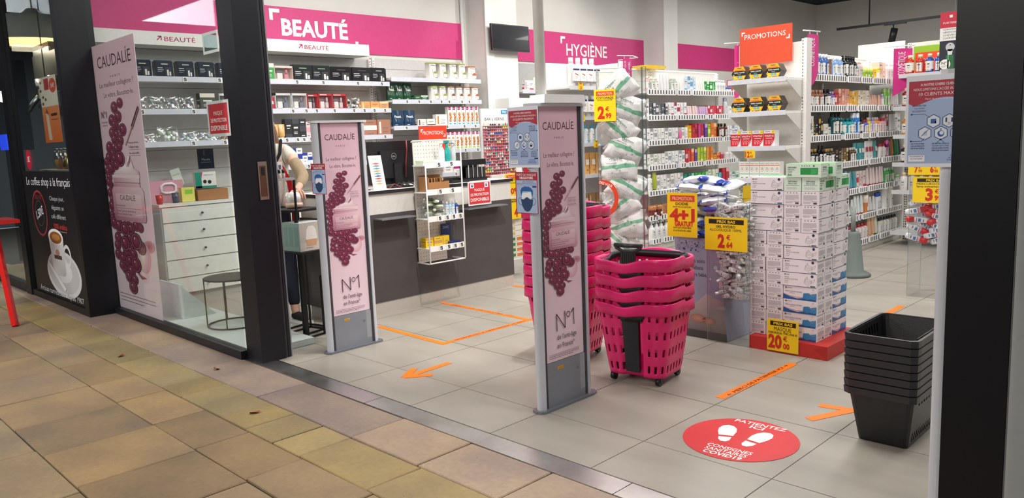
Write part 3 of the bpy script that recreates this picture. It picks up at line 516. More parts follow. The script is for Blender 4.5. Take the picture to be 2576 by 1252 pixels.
fill(LR, 'sixth', lr(.385), 0, 4.64, 6.4, [('jar', 2, .1, .08, .13, '7a2c24', 'b87a4a', 'dark red'), ('box', 5, .08, .06, .12, 'c87a3a', 'e8d0b0', 'orange'), ('box', 6, .08, .06, .14, 'f0efed', '8898a8', 'white'), ('box', 4, .08, .06, .12, '3a90c0', 'e8f0f4', 'blue')], seed=13)
fill(LR, 'lowest', lr(.115), 0, 4.64, 6.4, [('pump', 6, .08, .06, .21, 'f2f2f0', 'eceeee', 'white'), ('bot', 2, .07, .06, .17, 'eef2f0', '2a2c34', 'dark capped'), ('bot', 4, .08, .06, .2, '3a90c0', 'e8f0f4', 'blue'), ('bot', 6, .08, .06, .2, 'f0f2f0', '60a888', 'white')], seed=14)
# ------------------------------------------------------------------ promotion end of the middle gondola (faces the door)
t = thing('promotion_end_unit', 'white promotion end unit with four shelves under the orange PROMOTIONS sign', 'shelving', (0, 0, 0))
g = G(); g.box(-.06, .57, 4.26, 4.28, .05, 2.1, 'e9e7e2'); part('back_panel', g, t)
for x in (-.06, .555):
    g = G(); perf(g, x, 4.235, 0, 2.12, 'y', .04); part('upright', g, t)
g = G(); g.box(.576, .6, 4.2, 4.30, 0, 2.12, 'e6e2e0'); part('side_panel', g, t)
g = G(); g.box(-.05, .55, 3.9, 4.24, 0, .12, 'dcdad6'); part('base', g, t)
EL = (1.775, 1.485, 1.175, .885, .56)
for z in EL:
    g = G(); g.box(0, .55, 3.9, 4.235, z-.02, z, 'f3f2ef'); g.box(-.005, .555, 3.893, 3.9, z-.035, z+.008, 'd6d8e0'); s = part('shelf', g, t)
    g = G()
    for x in (-.002,): g.mat = 'paint'; b = g.pts([(x, 3.9, z-.02), (x, 4.235, z-.02), (x, 4.235, z-.17), (x, 4.19, z-.17), (x+.004, 3.9, z-.02), (x+.004, 4.235, z-.02), (x+.004, 4.235, z-.17), (x+.004, 4.19, z-.17)]); [g.face([b+i for i in f], 'dedcd8') for f in ((0, 1, 2, 3), (7, 6, 5, 4), (0, 3, 7, 4), (1, 5, 6, 2), (0, 4, 5, 1), (3, 2, 6, 7))]
    part('bracket', g, s); part('bracket', g, s, loc=(.55, 0, 0))
t = thing('promotions_sign', 'large orange PROMOTIONS sign on the gondola end beside hexagonal boxes', 'sign', (-.055, 4.2, 1.93))
g = G(); g.box(0, .515, 0, .012, 0, .335, 'd24a28'); part('board', g, t)
g = G(); p = Pr(g, (0, 0, 0)); bracket(p, .02, .305, .035, .011, False, WHT); bracket(p, .495, .205, .035, .011, True, WHT); p.text('PROMOTIONS', .05, .235, .045, WHT, .405, 'l', .04); part('lettering', g, t)
def ep(z): return lambda t, b: (t, 3.9+b, z)
PE = 'promotions end unit'
fill(PE, 'top', ep(1.775), -PI/2, .01, .50, [('hex', 3, .15, .11, .125, YEL, BLK, 'yellow and black hexagonal')], back=.02, seed=21)
fill(PE, 'second', ep(1.485), -PI/2, .0, .52, [('hex', 3, .155, .11, .135, YEL, BLK, 'yellow and black hexagonal')], back=.02, seed=22)
fill(PE, 'third', ep(1.175), -PI/2, .0, .44, [('vit', 4, .105, .08, .145, 'e9e6e6', RED, 'red and silver')], gap=.002, back=.02, seed=23)
fill(PE, 'fourth', ep(.885), -PI/2, .1, .49, [('bio', 4, .095, .08, .155, 'eeeee8', '50a060', 'white, green and orange')], gap=.002, back=.02, seed=24)
fill(PE, 'fifth', ep(.56), -PI/2, .0, .54, [('box', 2, .1, .08, .13, '16386a', '1ea0d8', 'dark blue'), ('box', 1, .1, .08, .15, '1c9ad0', '16386a', 'bright blue'), ('box', 3, .08, .08, .13, '16386a', '1ea0d8', 'dark blue')], gap=.002, back=.02, seed=25)
def price_card(name, label, o, w, h, price, cents, head=None, sub=None, u=(1, 0, 0), n=None, small=None, headcol='1a1408', tall=.4, parent=None, rot=0, cat='price card', group=None):
    """yellow price card; o lower left corner"""
    u = Vector(u); v = Vector((0, 0, 1)); nn = u.cross(v)
    t = thing(name, label, cat, o, group=group)
    if rot: t.rotation_euler = (0, rot, 0) if abs(u.x) > .5 else (rot, 0, 0)
    g = G(); q = [Vector((0, 0, 0)), u*w, u*w+v*h, v*h]; b = g.pts([x for x in q]+[x-nn*.003 for x in q]); g.mat = 'print'
    g.face((b, b+1, b+2, b+3), 'f6cf08'); g.face((b+7, b+6, b+5, b+4), 'f6cf08')
    for i in range(4): j = (i+1) % 4; g.face((b+4+i, b+4+j, b+j, b+i), 'e8dca0')
    part('card', g, t)
    g = G(); p = Pr(g, (0, 0, 0), u); y = h
    if head:
        p.rect(w*.1, h*.8, w*.82, h*.14, headcol).lay(); p.text(head, w*.51, h*.83, h*.08, 'f6cf08' if headcol != 'd8401c' else 'ffe0a0', min(w*.66, h*.08*len(head)*.95), bold=.03)
    for i, (tx, hh, yy, ww) in enumerate(sub or ()): p.text(tx, w*.5, h*yy, h*hh, '2a1c08' if hh < .2 else 'cf2a14', w*ww if ww else None, bold=.02 if hh < .2 else .05)
    L = len(price); H = h*tall; price and p.text(price, w*(.5 if not cents else .48), h*.1, H, 'cf2a14', min(H*.62*L, w*.44) if L < 3 else w*.74, 'r' if cents else 'c', bold=.045)
    if cents: p.text('€' if cents[0] != '_' else 'C', w*.52, h*.1+H*.62, H*.36, 'cf2a14', None, 'l', .02); p.text(cents.strip('_'), w*.52, h*.1, H*.42, 'cf2a14', H*.52, 'l', bold=.04)
    part('lettering', g, t); return t
price_card('price_card', 'small yellow price card 12,63 under the red vitamin cartons', (.17, 3.888, 1.075), .1, .075, '12', '63', tall=.7)
# hanging COSMÉTIQUE flags
def flag(label, x, y, ztop, w, text, h=.42, bar=True, cut=True, u=(0, 1, 0)):
    t = thing('aisle_flag', label, 'sign', (x, y, ztop)); g = G(); u = Vector(u); v = Vector((0, 0, 1)); n = u.cross(v); g.mat = 'print'
    P = [(0, 0), (w, 0), (w, -h*.62), (w*.9, -h*.75), (w*.6, -h*.88), (0, -h)]
    b = g.pts([u*a+v*c for a, c in P]+[u*a+v*c-n*.004 for a, c in P]); k = len(P)
    g.face([b+i for i in reversed(range(k))], 'd8358c'); g.face([b+k+i for i in range(k)], 'd8358c')
    for i in range(k): j = (i+1) % k; g.face((b+i, b+j, b+k+j, b+k+i), 'b82870')
    part('flag', g, t); g = G(); p = Pr(g, (0, 0, 0), u)
    lines = text.split('|')
    for i, s in enumerate(lines): p.text(s, w*((i+.62)/(len(lines))), -h*.32, w*.3/len(lines)*1.3, WHT, h*.5, 'c', .03, rot=PI/2)
    part('lettering', g, t); g = G(); g.mat = 'paint'
    g.tube([u*-.1+v*.02, u*(w+.03)+v*.03], .006, 'e4e4e4', 6)
    for a in (.15*w, .85*w): g.tube([u*a+v*-.005, u*a+v*.022], .004, 'd0d0d0', 5)
    part('hanger_bar', g, t); return t
flag('pink COSMÉTIQUE flag hanging right of the orange promotions sign', .55, 4.33, 2.17, .22, 'COSMÉTIQUE', .5)
flag('pink COSMÉTIQUE flag hanging left of the orange promotions sign', -.12, 4.22, 2.13, .2, 'COSMÉTIQUE', .5, u=(0.7, .7, 0))
# ------------------------------------------------------------------ beauty wall shelves
BW = 'beauty wall'
def wallbay(label, y0, y1, levels, H, z0=.95, depth=.37, tags=(), backc='8b8b90', tagz=True):
    t = thing('wall_shelving', label, 'shelving', (-3.75, y0, 0)); L = y1-y0
    g = G(); g.box(.003, .02, 0, L, z0, H, 'c9c8c6')
    p = Pr(g, (.02, 0, 0), (0, 1, 0))
    z = z0+.1
    while z < H-.05: p.rect(0, z, L, .004, '6a6a6c'); z += .19
    part('back_panel', g, t)
    for yy in (.0, L-.03):
        g = G(); perf(g, .05, yy+.015, z0, H); part('upright', g, t)
    for z, tg in zip(levels, tags):
        g = G(); g.box(.02, depth, .003, L-.003, z-.02, z, 'f2f1ee'); g.box(depth, depth+.012, .003, L-.003, z-.04, z+.008, 'd4d7e2'); s = part('shelf', g, t)
        for yy in tg: part('price_tag', TAG, s, loc=(depth+.012, yy-y0, z-.018))
    return t
wallbay('beauty shelves seen through the shop window, dark make-up boxes on top', -.4, 1.02, (2.0, 1.715, 1.43), 2.28, .88, tags=((.3, .62), (-.1, .35, .75), (.32, .62)))
wallbay('beauty shelves left of the counter with black gift cases on top', 1.05, 2.56, (2.0, 1.715, 1.43, 1.16), 2.28, .88, tags=((1.42, 1.72, 2.14, 2.45), (1.35, 1.5, 1.62, 1.83, 2.07, 2.2, 2.33, 2.47), (1.19, 1.26, 1.38, 1.45, 1.53, 2.45), (1.22, 1.3, 1.4, 1.48, 1.55)))
wallbay('beauty shelves beside the column with white canisters and biscuit cartons', 2.58, 3.93, (2.055, 1.81, 1.52, 1.235, .96), 2.3, .75, tags=((), (2.78, 2.95, 3.12, 3.28, 3.4, 3.6, 3.72), (2.75, 2.95, 3.15, 3.35, 3.62, 3.8), (3.0, 3.2, 3.62, 3.82), (3.45, 3.55, 3.65)))
def wp(z): return lambda t, b: (-3.38-b, t, z)
BL = 'beauty shelves left of counter'; B2 = 'beauty shelves beside column'; B0 = 'beauty shelves behind window'
fill(BL, 'top', wp(2.0), 0, 1.1, 2.55, [('box', 1, .1, .07, .16, '3aa04a', 'd8f0d8', 'green'), ('window', 1, .2, .09, .14, 'f0dcd2', 'd890a0', 'cream'), ('case', 2, .21, .1, .15, '23262a', '90c090', 'dark green'), ('case', 2, .25, .1, .145, '15151a', '4a4a50', 'black'), ('case', 1, .19, .1, .15, '17171c', 'c8c8cc', 'slim black')], back=.02, seed=31)
fill(BL, 'second', wp(1.715), 0, 1.1, 2.55, [('pouch', 1, .09, .06, .12, 'c82840', 'f0d0d8', 'red'), ('window', 2, .17, .08, .16, 'dcdcdc', '7a8090', 'silver'), ('window', 1, .12, .08, .15, 'c81e34', '7a8090', 'slim red'), ('window', 2, .17, .09, .16, 'c81e34', 'd8d8dc', 'red'), ('clear', 1, .17, .08, .12, '3a4034', 'd8d8d0', 'dark'), ('box', 3, .115, .08, .08, 'eba060', 'f4d0a0', 'small orange')], back=.02, seed=32)
fill(BL, 'third', wp(1.43), 0, 1.12, 1.62, [('tube', 2, .08, .05, .14, 'd8b070', 'ecd8a0', 'gold'), ('box', 3, .085, .06, .19, '26282c', '40444a', 'black'), ('box', 1, .06, .06, .16, 'eacccc', 'e8a8b0', 'pink'), ('box', 1, .06, .06, .17, '26282c', '40444a', 'black')], back=.02, seed=33)
fill(BL, 'third (right)', wp(1.43), 0, 2.02, 2.56, [('box', 3, .18, .08, .17, 'b07a62', 'f0ece4', 'brown rose')], back=.02, seed=34)
fill(BL, 'fourth', wp(1.16), 0, 1.15, 1.62, [('jar', 1, .09, .07, .09, 'e8ecf4', '3048a0', 'white and blue'), ('box', 3, .07, .06, .17, 'eef0f6', '2c3c98', 'white and blue'), ('box', 3, .06, .06, .12, 'eef0f6', '2c3c98', 'short white and blue')], back=.02, seed=35)
fill(B2, 'top', wp(2.055), 0, 3.15, 3.92, [('milk', 4, .13, .1, .19, 'efece7', 'a8b85a', 'tall white'), ('milk', 1, .14, .1, .165, 'efece7', 'c86a3a', 'short white')], back=.08, seed=36)
fill(B2, 'second', wp(1.81), 0, 2.6, 3.93, [('feed', 3, .11, .08, .2, '14482c', '2a7a4a', 'dark green'), ('box', 2, .1, .06, .06, '17502e', 'd0e8d0', 'small green'), ('milk', 2, .12, .1, .165, 'efece7', 'a8b85a', 'white'), ('milk', 2, .12, .1, .165, 'efece7', '8a5a3a', 'white cocoa'), ('milk', 2, .12, .1, .165, 'efece7', 'c86a3a', 'white tomato')], back=.07, seed=37)
fill(B2, 'third', wp(1.52), 0, 2.6, 3.9, [('feed', 2, .15, .08, .18, '143a5c', '2a5a8a', 'dark blue'), ('box', 2, .12, .07, .08, 'efece4', '5a3a24', 'small white'), ('box', 1, .17, .06, .13, 'f0ece6', 'c88a3a', 'wide white'), ('bars', 7, .06, .06, .215, 'f2efea', '48b0c8', 'tall white and pink')], back=.02, seed=38)
fill(B2, 'fourth', wp(1.235), 0, 2.62, 3.9, [('pouch', 3, .16, .08, .1, '8a2c34', 'b85a60', 'dark red'), ('box', 2, .12, .07, .1, '7a2830', 'c8a0a0', 'dark red'), ('bars', 8, .062, .06, .205, 'f2efea', '9ac848', 'white and pink')], back=.02, seed=39)
fill(B2, 'fifth', wp(.96), 0, 3.3, 3.9, [('box', 4, .14, .06, .125, 'f0ecea', 'b8107c', 'white and magenta')], back=.02, seed=40)
fill(B0, 'top', wp(2.0), 0, -.33, 1.0, [('case', 7, .15, .08, .14, '1f2a38', 'e8e4d0', 'navy')], back=.02, seed=41)
fill(B0, 'second', wp(1.715), 0, -.3, .4, [('clear', 5, .13, .09, .12, '8898a8', 'b8a8b0', 'silvery clear')], back=.02, seed=42)
fill(B0, 'second (right)', wp(1.715), 0, .42, .98, [('box', 1, .14, .08, .15, '4a5048', 'e8dcd0', 'dark green'), ('window', 2, .15, .08, .15, 'dcdcdc', '7a8090', 'silver')], back=.02, seed=46)
fill(B0, 'third', wp(1.43), 0, -.3, .98, [('clear', 2, .15, .1, .08, 'd8b0b8', 'e0e8e8', 'pale pink clear'), ('clear', 1, .2, .1, .14, 'b8d0b0', 'e8f0e8', 'pale green clear'), ('clear', 2, .16, .1, .09, 'a8c0dc', 'e8eef4', 'pale blue clear'), ('clear', 3, .13, .1, .08, 'c89878', '8a5a40', 'brown clear')], back=.02, seed=43)
# ================================================================== printed artwork
def gdisc(p, a, b, r, cin, cout, ry=None, ox=0, oy=0, n=14):
    ry = ry or r
    for k in range(n):
        t0, t1 = 2*PI*k/n, 2*PI*(k+1)/n
        p.g.poly([p.P(a+ox, b+oy), p.P(a+r*math.cos(t0), b+ry*math.sin(t0)), p.P(a+r*math.cos(t1), b+ry*math.sin(t1))], cout, p.m, [cin, cout, cout])
UP = ((927,163,27),(866,185,31),(895,243,32),(830,262,32),(865,300,28),(928,325,33),(850,288,26),(818,338,30),(895,388,28),(835,378,30),(862,350,26),(775,430,34),(845,440,28),(880,425,24),(800,465,26),(868,500,42),(755,492,30),(812,500,26),(765,560,37),(822,540,26),(722,520,26),(705,580,27),(735,620,27),(745,668,24),(702,650,26),(712,720,27),(738,760,22),(725,802,31),(706,862,24),(724,880,20))
LO = ((735,915,34),(1000,925,26),(960,915,30),(760,1010,32),(745,1060,28),(905,935,32),(870,905,26),(885,1000,34),(830,1100,30),(880,1080,32),(785,930,40),(843,945,40),(745,1120,32),(790,1140,34),(860,1150,30),(990,1050,37),(805,1200,38),(920,1165,42),(862,1215,34),(775,1190,28),(835,1255,34),(890,1265,28),(865,1320,36),(830,1040,42),(945,1015,46),(905,1100,30))
def caud(p, w, h, tv, sv, n1, tf, txt=.8):
    """pink skin-care poster: lettering, grapes, jar; tf maps artwork units (1/415 of the narrow poster) to the sheet"""
    X = lambda u: u*w
    Y = lambda v: (1-v)*h
    k, kk = tf[0], tf[3]; T = lambda x, y: (tf[1]+x*k, tf[2]-y*kk); TP = lambda *L: [T(*q) for q in L]
    p.rect(0, 0, w, h, 'e3bfcc', ['ecd6e0', 'ecd6e0', 'dcb4c2', 'dcb4c2']).lay(); ns = w/h < .3
    p.text('CAUDALÍE', X(.5), Y(tv), h*(.03 if ns else .042), INK, w*.8); p.text('P A R I S', X(.5), Y(tv+(.035 if ns else .04)), h*.008, INK, w*.24)
    p.text('Le meilleur collagène ?', X(.5), Y(sv), h*.018, INK, w*.8); p.text('Le vôtre. Boostez-le.', X(.53), Y(sv+.037), h*.018, INK, w*.7)
    p.lay(); a, b = T(1080, 1035); gdisc(p, min(a, w-55*k), b, 55*k, 'a86c78', 'd0a0aa', 38*kk); p.lay(); a, b = T(1000, 1110); gdisc(p, a, b, 68*k, 'f2dce2', 'd8a8b6', 100*kk, -10*k, 20*kk); p.lay(); p.poly(TP((925, 1170), (950, 1225), (1010, 1240), (960, 1255), (915, 1215)), '9a5060')
    r = random.Random(5)
    def gr(L):
        for x, y, q in L:
            q *= 1.14; a, b = T(x, y); e_ = q*kk; q *= k
            if not q*.9 < a < w-q*.9: a = min(max(a, q), w-q)
            p.lay(); gdisc(p, a, b, q*1.04, '4a0e26', '3a0a1e', e_*1.08); p.lay(); gdisc(p, a, b, q*.93, '641a38', '96506a', e_*.97); p.lay(); gdisc(p, a, b, q*.76, '9a4460', '5a1430', e_*.8, r.uniform(-.2, .2)*q, e_*.25); p.lay(); p.disc(a-q*.22, b+e_*.38, q*.11, 'ecc4cc', e_*.17, 7)
    p.line(TP((905, 150), (880, 240), (850, 330), (800, 420), (770, 520), (730, 640)), 6*k, '7a5a3a'); gr(UP); gr(LO); p.lay()
    # cream, dropper, jar
    p.poly(TP((782, 612), (800, 585), (870, 560), (930, 535), (962, 480), (985, 520), (1000, 560), (1045, 580), (1045, 612)), 'f0dee4', ['dcb8c4', 'e8ccd4', 'f4e6ea', 'f6eef0', 'f8f2f4', 'f0dce0', 'e4c4ca', 'dcb0bc', 'd8acb8']); p.lay(); p.poly(TP((925, 545), (955, 515), (972, 482), (976, 520), (950, 555)), 'a87078', ['d8b4bc', 'a06870', '8a5660', '9a626c', 'c8a0a8']); p.lay()
    p.poly(TP((782, 680), (1042, 680), (1042, 605), (782, 605)), 'd8a8b4', ['b87e90', 'dcb0ba', 'f0d8dc', 'd09aa8']); p.lay(); p.poly(TP((776, 618), (1048, 618), (1048, 600), (776, 600)), 'ecd0d6'); p.poly(TP((782, 652), (1042, 652), (1042, 647), (782, 647)), 'a87484'); p.lay()
    p.poly(TP((768, 892), (1056, 892), (1070, 876), (1070, 700), (1050, 676), (774, 676), (754, 700), (754, 876)), 'c8909f', ['b07488', 'c490a0', 'd4a4b0', 'e6c4cc', 'eccfd6', 'd8a8b6', 'c892a2', 'a86c80']).lay(); p.poly(TP((790, 865), (1035, 865), (1040, 720), (785, 720)), 'd8b0bc', ['c894a4', 'd8aab6', 'ecd0d6', 'e0b8c2']).lay()
    a, b = T(908, 760); p.text('CAUDALÍE', a, b, 34*kk, INK, 150*k); a, b = T(785, 800); p.text('Resveratrol-Lift', a, b, 13*kk, INK, 90*k, 'l'); a, b = T(785, 812); p.rect(a, b, 250*k, 1.6*kk, INK); a, b = T(785, 834); p.text('Crème Cachemire Redensifiante', a, b, 13*kk, INK, 190*k, 'l'); a, b = T(785, 854); p.text('Firming Cashmere Cream', a, b, 13*kk, INK, 150*k, 'l')
    p.lay(); e = (w-tf[1])/k; e = min(e-4, 1100); p.line(TP((e, 205), (1020, 318)), 16*k, '9a6a6c'); p.line(TP((e, 200), (1022, 308)), 5*k, 'd8b8b8'); p.line(TP((1020, 318), (945, 420)), 7*k, 'b88c94')
    for i, s_ in enumerate(('Nouveau, brevet', 'Collagène Vegan', 'Peau raffermie 98%')): a, b = T(972, 410+26*i+(12 if i == 2 else 0)); p.text(s_, a, b, 12*kk, INK, 92*k, 'l')
    a, b = T(970, 448); p.rect(a, b, 105*k, 1.4*kk, '8a6a78'); a, b = T(970, 484); p.rect(a, b, 105*k, 1.4*kk, '8a6a78')
    if n1[0] == 'big':
        v = n1[1]; p.line([(X(.28), Y(v+.07)), (X(.28), Y(v)), (X(.5), Y(v+.065)), (X(.5), Y(v-.005))], w*.018, INK); p.ring(X(.59), Y(v+.012), w*.055, w*.014, INK); p.line([(X(.67), Y(v+.008)), (X(.74), Y(v-.008)), (X(.74), Y(v+.06))], w*.018, INK)
        p.text("de l'anti-âge", X(.28), Y(v+.105), h*.02, INK, w*.52, 'l'); p.text('en France*', X(.28), Y(v+.14), h*.02, INK, w*.46, 'l')
        p.fine(X(.06), Y(.972), w*.8, h*.004, '8a6a78', 3, rows=3)
    else: p.text('N°1', X(.14), Y(n1[1]), h*.024, INK, w*.13); p.text("de l'anti-âge", X(.14), Y(n1[1]+.018), h*.006, INK, w*.14); p.text('en France*', X(.14), Y(n1[1]+.03), h*.006, INK, w*.12); p.fine(X(.06), Y(.93), w*.82, h*.005, '8a6a7a', 3, rows=3, gap=h*.013)
def maskposter(p, w, h):
    R = 'b0243c'; p.rect(0, 0, w, h, R).lay(); p.rect(w*.04, h*.02, w*.92, h*.78, 'a9c0e2').lay()
    p.text('PORT DU MASQUE', w*.5, h*.905, h*.055, WHT, w*.86, bold=.03); p.text('OBLIGATOIRE.', w*.5, h*.83, h*.055, WHT, w*.62, bold=.03)
    p.text('ALERTE CORONAVIRUS', w*.55, h*.75, h*.025, '2a3a78', w*.5, bold=.02); p.text('POUR SE PROTÉGER ET PROTÉGER LES AUTRES', w*.5, h*.715, h*.02, '2a3a78', w*.86)
    p.line([(w*.06, h*.69), (w*.36, h*.69), (w*.42, h*.66), (w*.46, h*.69), (w*.94, h*.69)], h*.006, R)
    p.lay(); p.ring(w*.23, h*.3, w*.12, w*.014, '24407e', h*.09); p.ring(w*.77, h*.3, w*.12, w*.014, '24407e', h*.09); p.lay()
    p.poly([(w*.24, h*.42), (w*.22, h*.56), (w*.3, h*.63), (w*.42, h*.655), (w*.6, h*.65), (w*.72, h*.6), (w*.78, h*.55), (w*.75, h*.4), (w*.68, h*.54), (w*.32, h*.54)], '2a60a8').lay(); p.poly([(w*.29, h*.5), (w*.7, h*.52), (w*.72, h*.38), (w*.64, h*.34), (w*.5, h*.39), (w*.36, h*.34), (w*.26, h*.36)], 'eef2f8').lay()
    p.poly([(w*.23, h*.36), (w*.34, h*.34), (w*.48, h*.4), (w*.52, h*.4), (w*.68, h*.34), (w*.77, h*.36), (w*.74, h*.2), (w*.62, h*.08), (w*.5, h*.05), (w*.38, h*.08), (w*.27, h*.2)], '28436e')
    p.rect(w*.76, h*.63, w*.18, h*.04, '24407e')
def hexa(p, a, b, r, col, w=.003): p.line([(a+r*math.sin(PI/3*k), b+r*math.cos(PI/3*k)) for k in range(7)], w, col)
def clients(p, w, h):
    p.rect(0, 0, w, h, 'e4e8f2').lay(); p.rect(w*.04, h*.04, w*.93, h*.9, 'a3b6dc').lay()
    p.poly([(w*.04, h*.7)]+[(w*(.04+.93*k/12), h*(.7+.045*math.sin((k/12-.25)*PI*1.6)+.02*k/12)) for k in range(1, 13)]+[(w*.97, h*.94), (w*.04, h*.94)], 'b0203e').lay()
    p.text('A NOTRE CHERE CLIENTELE,', w*.5, h*.885, h*.026, WHT, w*.58, bold=.03); p.text("NOUS LIMITONS L'ACCEE AU MAGASIN A", w*.52, h*.835, h*.027, WHT, w*.82, bold=.03); p.text('10 CLIENTS MAXIMUM', w*.52, h*.78, h*.034, WHT, w*.66, bold=.03); p.text('Merci de votre compréhension', w*.52, h*.735, h*.018, WHT, w*.48)
    C = '1c2c5c'
    for i, s in enumerate(('DESINFECTER', 'VOS MAINS', 'REGULIEREMENT')): p.text(s, w*.2, h*(.665-.03*i), h*.017, C, w*.2 if i != 1 else w*.15, bold=.02)
    for i, s in enumerate(('RESPECTER', 'LES DISTANCES', 'DE SECURITE')): p.text(s, w*.8, h*(.665-.03*i), h*.017, C, w*.2, bold=.02)
    for a, b in ((.41, .5), (.63, .5), (.29, .37), (.52, .37), (.75, .37)): hexa(p, w*a, h*b, w*.105, C, w*.008); p.disc(w*a, h*b, w*.093, 'dfe6f2', n=6, a0=PI/2, a1=PI/2+2*PI)
    p.lay(); p.rect(w*.37, h*.475, w*.08, h*.05, '2a5aa8'); p.rect(w*.43, h*.47, w*.03, h*.03, WHT)
    for a in (.59, .67): p.disc(w*a, h*.525, w*.014, C, n=8); p.rect(w*(a-.012), h*.485, w*.024, h*.032, C)
    p.text('1M', w*.63, h*.455, h*.018, 'b0203e'); p.line([(w*.61, h*.48), (w*.65, h*.48)], h*.005, 'b0203e')
    p.line([(w*.24, h*.34), (w*.34, h*.41)], w*.008, C); p.poly([(w*.26, h*.345), (w*.32, h*.345), (w*.33, h*.385), (w*.3, h*.4), (w*.27, h*.38)], 'b8c4dc'); p.disc(w*.52, h*.365, w*.05, '2a5aa8', n=12); p.lay().disc(w*.53, h*.372, w*.03, 'dfe6f2', n=10); p.rect(w*.51, h*.405, w*.02, h*.012, C)
    p.poly([(w*.7, h*.375), (w*.8, h*.375), (w*.78, h*.34), (w*.72, h*.34)], C); p.line([(w*.7, h*.385), (w*.76, h*.4), (w*.8, h*.385)], w*.008, C)
    p.line([(w*.1, h*.58), (w*.28, h*.58), (w*.36, h*.54)], w*.006, C); p.line([(w*.95, h*.6), (w*.75, h*.6), (w*.68, h*.55)], w*.006, C); p.line([(w*.1, h*.285), (w*.25, h*.285), (w*.29, h*.32)], w*.006, C); p.line([(w*.95, h*.285), (w*.8, h*.285), (w*.75, h*.32)], w*.006, C); p.line([(w*.46, h*.26), (w*.52, h*.3), (w*.58, h*.26)], w*.006, C)
    for a, b in ((.09, .58), (.09, .285), (.52, .3), (.95, .6), (.95, .285)): p.disc(w*a, h*b, w*.014, C, n=8)
    for L, a in ((('NE TOUCHER', 'QUE LES PRODUITS', 'QUE VOUS ACHETEZ'), .19), (('NE RESTER DANS LE', 'MAGASIN QUE LE TEMPS', 'NECESSAIRE POUR', 'EFFECTUER VOS ACHATS'), .52), (('DEPOSER VOS', 'PANIERS EN', 'LORS DE', "L'ENCAISSEMENT"), .83)):
        for i, s in enumerate(L): p.text(s, w*a, h*(.25-.025*i), h*.014, C, w*(.2 if a < .5 else .24 if a < .6 else .18), bold=.02)
    p.rect(w*.06, h*.06, w*.24, h*.07, 'eef0f6').lay(); p.text('PARAPHARMACIE', w*.18, h*.11, h*.014, C, w*.2, bold=.02); p.text('DU POLYGONE', w*.18, h*.085, h*.014, C, w*.17, bold=.02)
    for i, s in enumerate(('CORONAVIRUS,', 'POUR SE PROTÉGER', 'ET PROTÉGER LES AUTRES')): p.text(s, w*.76, h*(.12-.024*i), h*.014, '3a5a9a', w*(.2+.04*i), bold=.01)
    p.rect(w*.84, h*.14, w*.12, h*.02, C)
def sheet(name, label, cat, o, w, h, art, u=(1, 0, 0), back='e8eaf0', th_=.002, group=None):
    t = thing(name, label, cat, o); u = Vector(u); v = Vector((0, 0, 1)); n = u.cross(v); g = G(); g.mat = 'print'
    q = [Vector((0, 0, 0)), u*w, u*w+v*h, v*h]; b = g.pts(q+[x-n*th_ for x in q]); g.face((b, b+1, b+2, b+3), back); g.face((b+7, b+6, b+5, b+4), back)
    for i in range(4): j = (i+1) % 4; g.face((b+4+i, b+4+j, b+j, b+i), back)
    part('sheet', g, t); g = G(); p = Pr(g, (0, 0, 0), u, st=.00012); art(p, w, h); part('print', g, t); return t
# ================================================================== three anti-theft pedestals
def antenna(x, y, label, top=1.49):
    t = thing('security_pedestal', label, 'security gate', (x, y, 0))
    P = [(-.028, -.02), (-.02, -.036), (0, -.044), (.02, -.036), (.028, -.02), (.028, .33), (.02, .36), (0, .37), (-.02, .36), (-.028, .33)]
    g = G(); g.prism([(a*1.5, b*1.08-.004) for a, b in P], 0, .012, '6f747c', 'gloss'); part('foot', g, t)
    def post(y0, sg):
        g = G(); g.mat = 'gloss'; n = 16; L = [(.026*math.sin(-PI/2+PI*k/n), y0-sg*.034*math.cos(-PI/2+PI*k/n)) for k in range(n+1)]
        if sg < 0: L = L[::-1]
        g.prism(L+[], .012, top, 'c6c9d2', sm=False); return g
    part('front_post', post(0., 1), t); part('rear_post', post(.327, -1), t)
    g = G(); g.box(-.012, .012, .003, .324, .24, top, 'd8c4cc'); part('panel', g, t)
    for y0, y1 in ((.003, .022), (.308, .324)):
        g = G(); g.box(-.018, .018, y0, y1, .012, top, '3c3c42'); part('dark_strip', g, t)
    g = G(); g.box(-.017, .017, .022, .308, .012, .235, '858a92', 'coated'); g.box(-.0172, .0172, .27, .3078, .05, .2352, '9a9ea6'); part('electronics_box', g, t)
    g = G(); p = Pr(g, (.0176, .022, 0), (0, 1, 0)); p.rect(.075, .195, .045, .014, 'e8a818').lay(); p.text('TAGSYS', .0975, .199, .006, '5a3a08', .036); p.disc(.23, .17, .007, '70747a'); part('badge', g, t)
    g = G(); g.prism([(a*1.12, b*1.03-.002) for a, b in P], top, top+.014, 'd6d8dc', 'gloss'); part('cap', g, t)
    for sx in (1, -1):
        g = G(); g.mat = 'print'; q = Pr(g, (.0125*sx, .024 if sx > 0 else .306, .238), (0, sx, 0), st=.00002); caud(q, .282, top-.242, .085, .19, ('big', .81), (.00068, -.00068*695, 1.0085, .000502)); part('poster', g, t)
    return t
antenna(-.64, -.055, 'leftmost security pedestal with pink grape poster, small mask notice on its edge')
antenna(1.195, 0, 'middle security pedestal with pink grape poster, thin white pipe rising from its cap')
antenna(2.985, 0, 'rightmost security pedestal, seen nearly edge on beside the black door jamb')
g = G(); g.tube([(1.16, .1, 1.506), (1.16, .1, 3.87)], .026, 'ecebe7', 12); solo('service_pipe', g, 'white service pipe from middle security pedestal up to the ceiling', 'pipe')
g = G(); g.prism([(1.145, .03), (1.245, .03), (1.245, .33), (1.145, .33)], 1.505, 1.545, 'f6f6f4', 'gloss', sc=.96); solo('counter_box', g, 'white flat box lying on the middle security pedestal cap', 'box')
